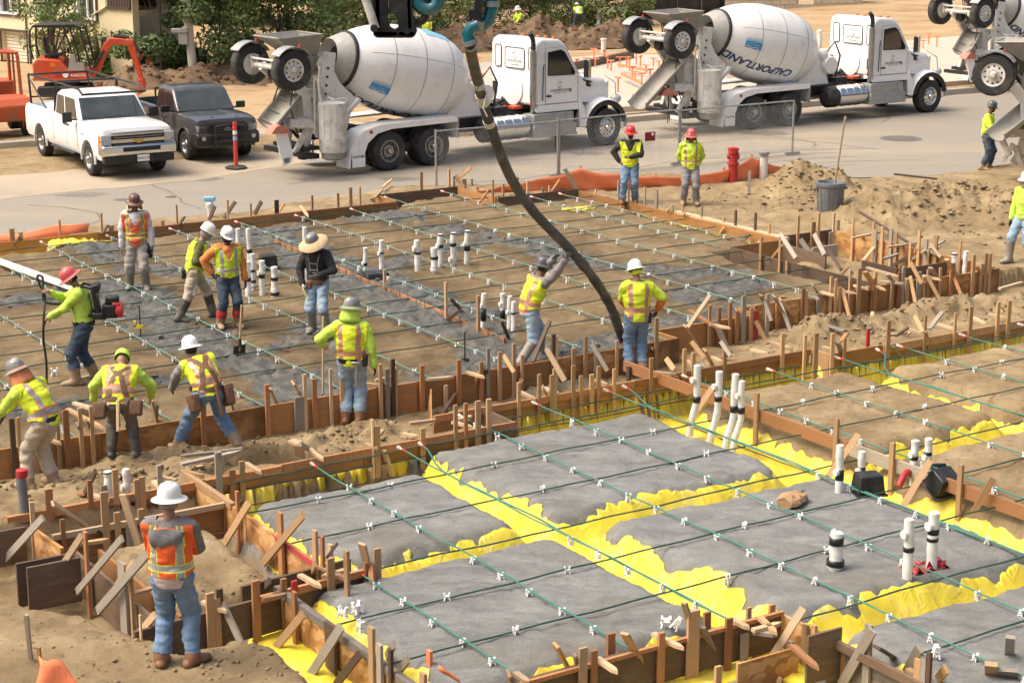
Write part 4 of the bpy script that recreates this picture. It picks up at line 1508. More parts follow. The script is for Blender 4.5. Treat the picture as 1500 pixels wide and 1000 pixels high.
 f.cl(1010,455,1050,480,'r')
 f.cl(1040,475,1070,481,'p')
 f=Form('right stretch of the front form of the poured slab ending at the dirt path',(4.2,2.62),(10.7,2.62),-.40,.13,['osb','board_brown','osb_dark'])
 board(f.root,W(4.2,2.12),W(4.2,2.6),-.4,.12,'osb_dark')
 f.vs([(1177,422,'r',.08),(1200,430,'g',.12),(1218,405,'t',.06),(1225,408,'t',.06),(1247,410,'r',.08),(1280,425,'r',.15),(1283,398,'t',.07),(1318,398,'r',.08),(1347,398,'g',.12),(1427,373,'t',.09),(1445,371,'t',.09),(1451,371,'t',.08),(1260,382,'t',.1),(1247,372,'p',.05),(1378,392,'t',.06),(1397,385,'r',.08),(1360,395,'t',.06),(1324,390,'g',.07)])
 f.dgs([(1190,417,1213,453,'g',.08),(1267,398,1302,453,'t',.11),(1300,402,1332,443,'g',.08),(1363,392,1390,433,'g',.10),(1387,380,1417,428,'p',.10),(1430,390,1457,430,'t',.08),(1353,413,1365,440,'t',.08),(1333,383,1350,415,'t',.08),(1270,420,1298,452,'t',.08)])
 for q in ((1270,392,1333,410,'p'),(1250,418,1272,424,'p'),(1203,428,1222,433,'p'),(1182,434,1200,438,'p'),(1288,412,1325,416,'p'),(1352,404,1378,410,'p'),(1430,386,1455,393,'p'),(1464,423,1500,413,'p')):
  f.cl(*q)
 f.fill(.3,6.2,.62,1,.5,.25,(.0,.2),'ttrg')
 f=Form('back form behind the two grey pads, reddish board with pointed cleats on top',(-10.2,-1.17),(-2.92,-1.12),-.13,.12,'board_brown',cap='red_wood')
 f.vs([(207,698,'t',.09),(171,738,'t',.08),(233,681,'g',.07),(199,702,'t',.06),(168,687,'t',.08),(131,703,'r',.07),(340,688,'r',.09),(354,675,'t',.08),(295,702,'t',.09),(319,662,'g',.1),(152,711,'g',.09),(700,581,'t',.09),(716,568,'t',.08),(619,627,'t',.08),(552,624,'t',.09),(682,590,'r',.06),(667,583,'t',.06),(46,730,'t',.06),(71,716,'r',.1),(545,583,'p',.03)])
 f.dgs([(562,659,574,696,'p',.09),(140,690,118,735,'d',.08),(195,730,184,756,'d',.08),(440,650,470,668,'g',.07),(322,668,316,690,'d',.06),(238,683,230,705,'d',.05)],zb=-.3)
 for q in ((452,657,474,674),(536,650,553,657),(425,645,440,652),(663,618,692,626),(590,635,612,640),(360,678,383,693),(137,725,160,734),(560,630,548,645),(600,620,640,615),(225,705,240,718),(690,610,670,615)):
  f.cl(*q)
 stick(f.root,'cleat',at(265,680,.05),at(357,660,.05),.09,.04,'g',(0,0,1))
 stick(f.root,'stake',at(440,668,-.2),at(436,645,.1),.13,.04,'p')
 f=Form('back form below the two hose men, low brown board with a 2-inch cap',(-3.75,-.27),(3.28,-.27),-.13,.12,'board_brown',cap='red_wood')
 f.root['label']='back form below the two hose men, low brown board with a reddish cap strip'
 board(f.root,W(-2.92,-1.12),W(-2.92,-.29),-.26,.12,'board_dark')
 f.vs([(867,548,'t',.08),(808,549,'t',.06),(851,550,'t',.06),(813,500,'p',.07),(877,536,'t',.07),(1003,511,'t',.07),(1016,516,'t',.08),(1062,508,'t',.07),(954,524,'t',.07),(840,505,'t',.07),(1147,488,'t',.08),(900,540,'t',.06),(760,560,'t',.06),(790,548,'t',.06)])
 f.dgs([(801,511,827,557,'p',.09),(867,503,890,543,'g',.07),(976,525,988,541,'t',.09),(1032,512,1054,556,'t',.09),(1013,500,1032,524,'t',.08),(990,551,1003,588,'r',.08),(1056,500,1070,521,'g',.07),(795,565,808,596,'p',.07)],zb=-.3)
 for q in ((790,566,820,577,'p'),(762,574,785,585,'p'),(872,556,890,564,'p'),(1006,528,1020,538,'p'),(1042,523,1058,530,'p'),(960,545,990,549,'p'),(930,537,960,548,'p'),(1100,512,1125,518,'p'),(1135,505,1160,512,'p')):
  f.cl(*q)
 f=Form('back form behind the brown pads at the right edge, pale cap board, boxed jog',(3.35,-.68),(12,-.66),-.13,.12,'board_brown')
 board(f.root,W(3.32,-.29),W(3.32,-.72),-.26,.13,'tan_wood')
 p_,q_=W(4.5,-.66)+f.n*.045,W(12,-.64)+f.n*.045
 board(f.root,p_,q_,.0,.13,['tan_wood','pale_wood'],.04,3,'waler')
 f.vs([(1303,452,'t',.09),(1423,445,'t',.09),(1220,488,'t',.08),(1196,485,'t',.09),(1479,440,'t',.09),(1463,442,'t',.08),(1356,462,'t',.05),(1238,487,'t',.06),(1180,480,'t',.06),(1400,458,'t',.05)])
 f.dgs([(1227,501,1243,547,'g',.09),(1308,507,1324,535,'g',.09),(1340,462,1352,486,'t',.08),(1380,457,1361,482,'g',.08),(1240,489,1233,500,'r',.1),(1355,485,1368,520,'t',.06),(1330,480,1312,492,'d',.05)],zb=-.35)
 for q in ((1130,502,1162,510,'p'),(1330,482,1355,490,'p'),(1375,475,1400,483,'p'),(1425,465,1443,474,'p'),(1448,460,1475,466,'p'),(1294,492,1330,487,'p'),(1205,508,1218,512,'p')):
  f.cl(*q)
 f.v(1272,482,'red_paint',.06,-.25,-.2)
 A_,B_=W(.2,.45),W(.2,-8.5)
 root=thing('screed_rail','long reddish timber rail held up on stakes above the trench between the pads','timber rail',(A_.x,A_.y,0))
 n=W(-1,0) - W(0,0)
 for t0,t1,m in ((.55,-4.55,'red_wood'),(-4.6,-6.05,'grey_wood'),(-6.1,-9.5,'red_wood')):
  p,q=W(.2,t0,.115),W(.2,t1,.115)
  stick(root,'rail',p,q,.045,.17,m,(0,0,1))
 for (x,y,m) in ((1109,575,'t'),(1226,613,'t'),(1308,648,'t'),(1408,680,'t'),(921,537,'d')):
  p=on_plane(x,y,W(.2,0)+n*.06,n)
  stick(root,'stake',(p.x,p.y,-.45),p,.075,.04,m,n)
 for (x0,y0,x1,y1) in ((1257,636,1213,698),(1362,675,1322,742),(1456,699,1426,750),(1043,568,1008,620)):
  p=on_plane(x0,y0,W(.2,0)+n*.09,n)
  stick(root,'brace',at(x1,y1,-.05),p,.08,.04,'t')
 for k in range(34):
  zone=rng.choice(((-9,-3,-.6,1.2),(-2,3,.2,1.2),(4,11,-.2,2.2),(8.2,10.4,3,7)))
  p=W(rng.uniform(zone[0],zone[1]),rng.uniform(zone[2],zone[3]))
  p.z=ground_z(p.x,p.y)+.03
  a=rng.uniform(0,6.28)
  r_=thing('wood_offcut','short wood offcut lying loose on the dirt between the form boards','offcut',p,0,'wood offcuts on the dirt path')
  L_=rng.uniform(.12,.34)
  stick(r_,'piece',p,p+Vector((math.cos(a)*L_,math.sin(a)*L_,rng.uniform(-.01,.05))),rng.uniform(.04,.07),.03,rng.choice('pptgr'),(0,0,1))
 f=Form('form board between the small porch mound and the left end of the pads',(-9.95,-2.07),(-7.74,-2.07),-.34,.12,['board_brown','osb'])
 q=f.n*.05
 board(f.root,f.A+q+Vector((0,0,0)),f.Bp+q,.06,.13,'board_pale',.05,4,'waler')
 f.vs([(91,760,'r',.06),(152,720,'t',.1),(189,765,'g',.1),(331,737,'r',.07),(171,750,'t',.08),(206,745,'t',.08)])
 f.dgs([(77,737,136,776,'p',.08),(180,724,206,808,'p',.12),(63,758,8,818,'g',.1),(140,776,180,800,'d',.06)],zb=-.25)
 f.cl(112,797,160,790,'t')
 stick(f.root,'patch',at(205,767,.03),at(230,762,.03),.012,.12,'pink_paint',(0,0,1))
 f=Form('left edge form of the pads, light chipboard with a pink painted top edge',(-7.74,-.85),(-7.74,-4.55),-.30,.12,['osb','osb'])
 board(f.root,W(-7.74,-.75) ,W(-7.74,-2.3),.07,.15,'tan_wood',.07,4,'waler')
 q=f.n*.024
 board(f.root,W(-7.74,-3.5)+q,W(-7.74,-4.5)+q,.05,.118,'pink_paint',.008,4,'paint_mark')
 f.vs([(347,719,'r',.06),(410,750,'r',.12),(461,773,'t',.1),(387,832,'t',.08),(472,785,'r',.06),(484,797,'t',.07),(507,793,'t',.09)])
 f.dgs([(364,737,326,800,'t',.1),(444,754,385,825,'t',.1),(493,797,480,815,'d',.05),(356,730,345,745,'d',.06)],zb=-.3)
 f.cl(270,690,300,697,'t')
 f=Form('pair of dark boards across the corner of the pads, stakes clustered at their ends',(-10.2,-5.3),(-7.3,-5.02),-.30,.12,'board_dark')
 board(f.root,W(-8.75,-4.72),W(-7.35,-4.6),-.2,.10,'board_dark')
 board(f.root,W(-8.8,-5.12)+f.n*.05,W(-7.4,-5.02)+f.n*.05,.05,.13,'red_wood',.05,4,'waler')
 f.vs([(307,868,'t',.1),(321,862,'d',.08),(374,850,'r',.1),(552,803,'t',.1),(484,817,'t',.1),(431,851,'r',.07),(205,900,'p',.02)])
 f.dgs([(530,796,552,881,'t',.11),(227,900,184,951,'p',.09),(462,825,452,850,'t',.08),(395,850,382,870,'d',.08)],zb=-.35)
 f.fill(.3,2.8,.8,1,.4,.3,(.0,.22),'tprg')
 for q in ((298,881,332,896,'p'),(439,842,471,860,'p'),(468,829,508,849,'t'),(505,835,470,845,'p'),(384,877,420,870,'t'),(197,869,224,861,'t')):
  f.cl(*q)
 f.v(431,850,'red_paint',.075,.068,.10)
 f=Form('left long form running down to the photo edge, chipboard panels under a weathered rail',(-8.45,-5.2),(-8.45,-10.5),-.30,.06,['osb','osb','osb'],seg=1.1)
 board(f.root,W(-8.45,-5.0),W(-8.45,-10.5),.07,.15,'board_grey',.075,6,'rail')
 f.vs([(484,913,'d',.24),(431,866,'r',.09),(544,912,'t',.1),(556,943,'g',.1),(572,950,'d',.06),(620,985,'t',.1)])
 f.dgs([(444,899,404,948,'t',.1),(500,917,455,988,'g',.11),(527,957,492,1002,'d',.09),(577,943,562,968,'g',.09),(598,965,570,1000,'g',.08)],zb=-.35)
 f.v(629,952,'silt_orange',.08,-.5,-.1)
 f=Form('pair of dark plywood boards left of the man in the orange vest',(-9.85,-2.65),(-9.85,-5.2),-.42,.08,'board_dark',seg=3)
 board(f.root,W(-9.6,-2.7),W(-9.6,-5.1),-.42,.06,'board_brown',.04,3)
 f.vs([(124,768,'r',.09),(178,815,'g',.22),(189,800,'t',.06)],off=.08)
 f.dgs([(120,784,75,854,'p',.09),(179,788,113,866,'g',.09),(218,808,143,894,'g',.11),(197,822,158,872,'t',.07)],zb=-.2)
 board(f.root,W(-10.6,-2.78),W(-9.98,-2.78),-.4,.12,'board_dark')
 board(f.root,W(-10.55,-3.0),W(-9.93,-3.0),-.4,.12,'board_dark')
 f=Form('low dark board at the left photo edge behind the grey capped pipe',(-11.2,-1.6),(-10.1,-1.6),-.34,.10,'board_dark')
 board(f.root,W(-10.02,-1.7),W(-9.97,-2.5),-.38,.10,'osb')
 f.v(46,735,'p',.06)
 f=Form('bottom form of the sand pads, dark stained board with red stakes',(-8.4,-8.43),(-4.3,-8.43),-.30,.12,'board_dark',cap='red_wood',cap_h=.03)
 f.vs([(870,952,'r',.08),(854,948,'p',.10),(969,926,'r',.085),(1016,894,'t',.16),(1068,905,'r',.09),(1091,928,'g',.1)])
 f.vs([(1036,896,'r',.09),(895,927,'r',.1),(1131,885,'r',.08),(1097,889,'t',.06)],off=-.1)
 f.vs([(1052,975,'t',.08)],off=.5)
 f.dgs([(814,944,845,1003,'t',.09),(915,927,957,1003,'t',.1),(842,958,850,1000,'g',.05),(1002,882,1032,984,'p',.07),(1027,917,1055,976,'g',.11),(1107,962,1090,990,'d',.07),(745,985,755,1010,'t',.09)],zb=-.4)
 for q in ((957,928,1002,950,'p'),(875,964,905,985,'p'),(1070,906,1098,920,'p'),(1103,923,1145,912,'p'),(1112,903,1138,928,'t'),(755,985,775,1000,'p')):
  f.cl(*q)
 f=Form('stepped form at the lower right corner with a tall dark plywood panel',(-4.28,-8.4),(-4.28,-12.5),-.30,.08,['osb','board_grey','osb'],seg=1.0)
 board(f.root,W(-4.36,-9.3),W(-4.36,-12),.05,.14,'board_dark',.05,4,'rail')
 board(f.root,W(-4.75,-9.35),W(-4.3,-9.35),-.5,.26,'board_dark',.03)
 board(f.root,W(-5.3,-8.95),W(-4.5,-8.95),-.45,-.04,['osb'],.03)
 board(f.root,W(-5.6,-9.7),W(-4.8,-9.7),-.45,-.06,'board_grey',.04)
 f.vs([(1273,914,'g',.1),(1158,938,'g',.1),(1173,947,'t',.1),(1180,914,'t',.09),(1205,965,'g',.07),(1355,960,'g',.09),(1346,965,'t',.1),(1193,915,'t',.07),(1362,955,'d',.06)],off=.05)
 f.dgs([(1160,917,1119,981,'p',.09),(1177,890,1119,981,'p',.09),(1278,922,1233,1002,'g',.11),(1347,949,1322,995,'g',.11),(1284,947,1327,973,'d',.09),(1386,979,1368,1002,'t',.1),(1129,975,1142,1000,'t',.1)],zb=-.3)
 for q in ((1160,945,1200,980,'r'),(1103,925,1140,930,'g'),(1330,980,1350,992,'t')):
  f.cl(*q)
 st=thing('survey_stake','tall grey wooden stake standing on the grey pad in the lower right corner','stake',at(1477,978,0))
 stick(st,'shaft',at(1477,978,-.2),at(1477,929,0)*0+Vector((at(1477,978,0).x,at(1477,978,0).y,.33)),.09,.04,'g')
 st=thing('corner_post','short split timber post at the lower right edge of the picture','post',at(1452,1000,0))
 stick(st,'shaft',at(1452,1005,-.2),at(1450,1000,0)+Vector((0,0,.2)),.12,.05,'t')
 stick(st,'panel',at(1476,1006,-.2),at(1474,1000,0)+Vector((0,0,.14)),.2,.04,'g')
 st=thing('survey_stake','thin weathered stake standing alone in the dirt left of the orange vested man','stake',at(47,981,.03))
 stick(st,'shaft',at(47,981,-.1),at(47,981,.03)+Vector((-.02,0,.58)),.04,.025,'g')
 p=at(65,1010,.03)
 st=thing('orange_flag_stake','stake draped with torn orange plastic at the lower left corner','flag stake',p)
 stick(st,'shaft',p - Vector((0,0,.1)),p+Vector((-.03,0,.44)),.035,.025,'r')
 g=[]
 for i in range(9):
  u=i/8
  g.append([(-.03+.36*u+.02*math.sin(v*5),-.02 - .1*v - .03*math.sin(u*7+v),.36 - .30*v - .25*u*u - .03*math.sin(u*9)) for v in (0,.25,.5,.75,1.0)])
 o=MB().loft(g,closed=False,cap=False).build('plastic_scrap','silt_orange',st)
 o.modifiers.new('t','SOLIDIFY').thickness=.006
 p=at(629,1005,0)
 rb=MB()
 g=[[(.02+.05*i,-.03 - .01*math.sin(i*2),.12 - .035*i+.03*(-1)**j*(1 - i*.1) ) for j in (0,1)] for i in range(5)]
 q=at(640,985,.15)
 o=rb.loft(g,closed=False,cap=False).build('survey_ribbon','silt_orange',loc=(q.x,q.y,.1))
 o.modifiers.new('t','SOLIDIFY').thickness=.004
 tag(o,'orange plastic survey ribbon hanging from an orange painted stake by the bottom form','ribbon')
 for (x0,y0,z0,x1,y1,z1,w,m,lb) in (
  (1260,311,.35,1343,363,.15,.06,'d','long dark timber sloping over the stepped box form'),
  (1390,458,-.2,1500,434,-.15,.09,'g','long pale board lying on the dirt path at the right edge'),
  (265,668,.0,355,657,.02,.07,'g','pale board laid across the hole in the dirt path'),
  (1325,505,.0,1366,500,.0,.05,'g','short batten lying behind the brown pads'),
  (1310,255,.75,1372,262,.72,.10,'d','dark plank lying on top of the dirt bank right of the trash can'),
  (990,550,.02,1060,575,.02,.04,'r','thin reddish batten lying at the corner of the back form')):
  p0_,p1_=at(x0,y0,z0),at(x1,y1,z1)
  r_=thing('loose_board',lb,'board',p0_)
  stick(r_,'plank',p0_,p1_,w,.035,m,(0,0,1))
 A_,B_=W(.17,13.3,0),W(-.33,3.2,0)
 root=thing('keyway_form','low reddish bulkhead board with steel pins splitting the poured slab','formwork',A_)
 board(root,A_,B_,-.08,.07,'red_wood',.035,2.2)
 pin=MB().tube([(0,0,-.15),(0,0,.16)],.009,5).mesh('pin',['steel'])
 d=(B_ - A_).normalized()
 nn=Vector((-d.y,d.x,0))
 nn=nn if nn.y<0 else -nn
 for k in range(30):
  p=A_+d*(.2+k*.335)+nn*.035
  link('pin',pin,root,loc=p - A_)
 for (x,y,m,w) in ((653,413,'t',.06),(700,433,'t',.07),(472,365,'t',.05),(725,500,'t',.06),(563,395,'t',.05)):
  p=on_plane(x,y,A_+nn*.05,nn)
  stick(root,'stake',(p.x,p.y,-.2),p,w,.04,m,nn)
 for (x0,y0,x1,y1,m) in ((582,397,552,433,'g'),(676,453,655,470,'d'),(660,437,676,455,'d'),(735,470,745,495,'d')):
  p=on_plane(x0,y0,A_+nn*.08,nn)
  stick(root,'brace',at(x1,y1,.0),p,.05,.035,m)
build_forms()
# tendons, chairs, pipes
mat('anchor_pink',(.62,.50,.45),.6,base2=(.48,.36,.31),scale=20)
def chair_mesh():
 b=MB()
 for sx in (-1,1):
  for sy in (-1,1):
   b.plank((sx*.036,sy*.03,0),(sx*.018,sy*.014,.055),.013,.013)
 b.box((0,0,.056),(.07,.05,.012))
 b.plank((-.026,0,.06),(-.034,0,.098),.016,.036,up=(0,1,0))
 b.plank((.026,0,.06),(.034,0,.098),.016,.036,up=(0,1,0))
 b.box((0,0,.022),(.085,.012,.012))
 return b.mesh('tendon_chair',['chair_plastic'],smooth=False)
CHAIR=chair_mesh()
CABLES=[]
def cable(label,pts,m,r=.0125,anchor=None,group=None):
 root=thing('tendon_cable',label,'cable',pts[0],0,group)
 o=Vector(pts[0])
 MB().tube([Vector(p) - o for p in pts],r,6).build('sheath',m,root)
 for e in (anchor or ()):
  p,q=(Vector(pts[0]),Vector(pts[1])) if e==0 else (Vector(pts[-1]),Vector(pts[-2]))
  d=(q - p).normalized()
  MB().tube([p - o - d*.02,p - o+d*.05,p - o+d*.05,p - o+d*.13],[.028,.028,.022,.014],10).build('anchor_cap','anchor_pink',root)
  MB().tube([p - o+d*.13,p - o+d*.2],[.022,.016],8).build('anchor_sleeve','red_paint',root)
 return root
def zfield(s,t):
 P=W(s,t)
 return P
def run_pts(fix,v,a,b,axis,zhi,seed,step=.3):
 """cable points along t (axis 't', fixed s) or along s; droops between chairs"""
 out=[]
 n=max(2,int(abs(b - a)/step))
 g=random.Random(seed)
 ph=g.uniform(0,6)
 amp=g.uniform(.008,.022)
 for i in range(n+1):
  u=a+(b - a)*i/n
  w=fix+v*(u - a)+amp*math.sin(u*1.1+ph)+amp*.5*math.sin(u*2.7+ph*2)
  z=zhi+.006*math.sin(u*5.2+ph)
  out.append(W(w,u,z) if axis=='t' else W(u,w,z))
 return out
def build_cables():
 up=[(-8.3,15.4),(-6.9,15.4),(-5.5,15.4),(-4.12,15.4),(-2.68,15.4),(-1.2,15.4),(.33,15.4),(1.82,15.4),(3.2,15.4),(4.66,16.45),(6.24,16.45),(7.62,14.6),(8.45,14.6)]
 spots=[]
 for i,(s,t1) in enumerate(up):
  t0=1.6 if s<2 else (2.2 if s<4.2 else (2.7 if s<7.6 else 7.4))
  z=.085
  pts=run_pts(s,.0,t0,t1,'t',z,50+i)
  cable('%s dusty lengthwise cable of the poured slab, counted from the left' % ORD[i],pts,'cable_pale',.0115,(1,),'lengthwise cables in the poured slab')
  t=t0+.5+rng.random()*.4
  while t<t1 - .2:
   if not (s>7.7 and t<7.3):
    spots.append((s+.01*math.sin(t),t,'small white chair under the %s dusty lengthwise cable of the poured slab' % ORD[i]))
   t += .62+rng.uniform(-.06,.06)
 for i,t in enumerate([3.35,4.5,5.65,6.55,7.75,8.95,10.1,11.3,12.5,13.7,14.9]):
  s1=9.0 if t>7.3 else 7.7
  pts=run_pts(t,.012,-14,s1,'s',.062,90+i)
  cable('%s dark green crosswise cable of the poured slab, counted from the front form' % ORD[i],pts,'cable_dark',.011,(),'crosswise cables in the poured slab')
 low=[(-7.45,-4.95,-8.35),(-6.15,-1.2,-8.35),(-4.85,-1.2,-8.35),(-3.36,-.35,-11.5),(-2.1,-.35,-11.5),(-.82,-.35,-11.5),(.66,-.35,-11.5),(2.03,-.75,-11),(3.42,-.75,-10),(4.8,-.75,-9),(6.2,-.75,-8),(7.6,-.75,-7)]
 for i,(s,t1,t0) in enumerate(low):
  pts=run_pts(s,0,t0,t1,'t',.085,130+i)
  cable('%s bright green lengthwise cable over the sand pads, counted from the left' % ORD[i],pts,'cable_green',.0108,(1,),'lengthwise cables over the sand pads')
  if i in (2,5,8):
   d=.35 if i != 8 else .9
   p2=[W(s+d*(1 - smooth(0,1,np.array(u/1.3)).item()),t1 - u,.09) for u in (0,.3,.6,.9,1.2)]+[q for q in reversed(run_pts(s+.03,0,t0,t1 - 1.5,'t',.075,160+i))]
   cable('green cable strand that joins the %s lengthwise cable after leaving the back form' % ORD[i],p2,'cable_green',.0115,(0,),'lengthwise cables over the sand pads')
  t=t1 - .45
  while t>t0+.2:
   spots.append((s,t,'white plastic chair under the %s bright green lengthwise cable over the sand pads' % ORD[i]))
   t -= .6+rng.uniform(-.05,.05)
 for i,(t,s0,s1) in enumerate([(-1.32,-7.6,12),(-2.5,-7.65,12),(-3.72,-7.65,12),(-4.98,-7.3,12),(-6.15,-8.35,12),(-7.3,-8.35,12),(-8.62,-4.25,10),(-9.92,-3.9,8)]):
  if i==0:
   s0=-7.4
  pts=run_pts(t,.012,s0,s1,'s',.063,190+i)
  cable('%s dark green crosswise cable over the sand pads, counted from the back form' % ORD[i],pts,'cable_dark',.011,(),'crosswise cables over the sand pads')
 for i,(t,s0,s1,z,dd) in enumerate([(-1.3,-7.6,-2.8,-.1,.1),(-.5,-2.6,3.2,-.06,.08),(-.95,3.4,12,-.08,.08)]):
  pts=run_pts(t+dd,.0,s0,s1,'s',z,220+i)
  cable('dark edge cable along the back form, '+['behind the left grey pad','below the hose men','behind the brown pads'][i],pts,'cable_dark',.012)
 for i,(s0,t0,s1,t1,z) in enumerate([(-7.6,-1.42,-2.8,-1.42,-.25),(-3,-.62,3.2,-.62,-.22),(3.4,-1.0,12,-1.0,-.22),(-.1,-.5,-.1,-8.4,-.3),(-9.7,-2.3,-7.8,-2.3,-.2),(-9.7,-4.0,-9.2,-5.1,-.2),(4.6,16.2,6.7,16.2,-.1),(4.6,16.35,6.7,16.35,-.05),(-12,15.2,4.4,15.2,-.15),(8.9,14.5,8.9,7.5,-.12)]):
  pts=[W(s0+(s1 - s0)*k/8,t0+(t1 - t0)*k/8,z+.01*math.sin(k*2)) for k in range(9)]
  tag(MB().tube([p - pts[0] for p in pts],.010,6).build('reinforcing_bar','rebar',loc=pts[0]),
   ['rusty bar in the trench behind the left grey pad','rusty bar in the trench below the hose men','rusty bar in the trench behind the brown pads','rusty bar in the trench under the reddish rail','rusty bar inside the form by the porch mound','rusty bar beside the porch mound',
    'lower rusty bar in the street side recess','upper rusty bar in the street side recess','rusty bar along the street side form','rusty bar along the fresh pale plank'][i],'steel bar')
 for i,t in enumerate([-2.5,-3.72,-6.15,-7.3]):
  for a_,b_ in zip([q[0] for q in low],[q[0] for q in low][1:]):
   if rng.random()<.75:
    u=(a_+b_)/2+rng.uniform(-.2,.2)
    spots.append((u,t+.012*(u+7.6),'white plastic chair under the %s dark crosswise cable over the sand pads' % ORD[(1,2,4,5)[i]]))
 g=random.Random(5)
 n0=0
 for s,t,lb_ in spots:
  up_='poured' in lb_
  p=W(s,t)
  gz=ground_z(p.x,p.y)
  z=max(-.02,min(gz+.004,.05)) if gz>-.12 else -.02
  if gz<-.16:
   continue
  if abs(p.x)>p.y*.31 or p.y<15.5:
   continue
  o=link('tendon_chair',CHAIR,loc=(p.x,p.y,z),rot=(g.uniform(-.06,.06),g.uniform(-.06,.06),ANG_B+g.uniform(-.5,.5)))
  k=.88 if not up_ else .82
  o.scale=(k,k,(.085 - z+.012)/.098 if z<.03 else .8)
  tag(o,lb_,'cable chair',
   'white cable chairs in the poured slab' if up_ else 'white cable chairs on the sand pads')
  n0 += 1
 for i,(x,y,lb) in enumerate(((975,915,'loose white plastic chair lying by the bottom form, the left one of two'),(987,919,'loose white plastic chair lying by the bottom form, the right one of two'),(502,905,'white plastic chair tied in the corner beside the dark boards, the nearer one'),(523,897,'white plastic chair tied in the corner beside the dark boards, the farther one'),(530,925,'white ring shaped chair beside the weathered rail'),(80,550,'white chair lying near the feet of the man with the red hard hat'),(1370,962,'white chair at the end of the short green cable near the corner post'))):
  p=at(x,y,.03)
  tag(link('tendon_chair',CHAIR,loc=p,rot=(.5 if i<2 else .1,0,i*1.3),scale=(1.3,1.3,1.3)),lb,'cable chair')
build_cables()
def pvc_pipe(label,x,yb,yt,r,bands=(),z=0.0,collar=(),elbow=None,mats=('pvc','black_tape'),cat='pipe',bend=None,name='plumbing_stub'):
 p=at(x,yb,z)
 d=math.hypot(p.x,p.y)
 ang=ray(x,yt)
 k=d/math.hypot(ang.x,ang.y)
 h=CAM_H+k*ang.z - z
 root=thing(name,label,cat,p)
 b=MB()
 g=random.Random(int(x*7+yb))
 n=12
 pts,rr=[],[]
 ox=g.uniform(-.012,.012)
 for i in range(n+1):
  u=i/n
  wob=.004*math.sin(u*9+x)
  q=Vector((ox*u+wob,wob,u*h - (.1 if i==0 else 0)))
  if bend:
   e=max(0,1 - u/bend[0])
   q.x += bend[1]*e**1.2
  pts.append(q)
  rr.append(r*(1+.05*math.sin(u*21+x)))
 b.tube(pts,rr,14)
 b.tube([pts[-1] - Vector((0,0,.012)),pts[-1]+Vector((0,0,.006))],[r*.80,r*.80],12)
 for c in collar:
  b.tube([pts[0].lerp(pts[-1],c),pts[0].lerp(pts[-1],min(1,c+.10))],[r*1.28,r*1.28],14)
 if elbow:
  c=pts[0].lerp(pts[-1],elbow)
  b.tube([c,c+Vector((-r*1.3,-r*.7,.0))],[r*.8,r*.9],12)
 b.build('pipe',mats[0],root)
 for a_,w_ in bands:
  i0=pts[0].lerp(pts[-1],a_)
  j=min(n - 1,int(a_*n))
  c0=pts[j].lerp(pts[j+1],a_*n - j)
  j2=min(n - 1,int((a_+w_)*n))
  c1=pts[j2].lerp(pts[j2+1],(a_+w_)*n - j2)
  rad=r*(1.33 if any(c - .01<a_<c+.12 for c in collar) else 1.10)
  MB().tube([c0,c1],[rad,rad],14,cap=False).build('tape_band',mats[1],root).modifiers.new('t','SOLIDIFY').thickness=.004
 return root
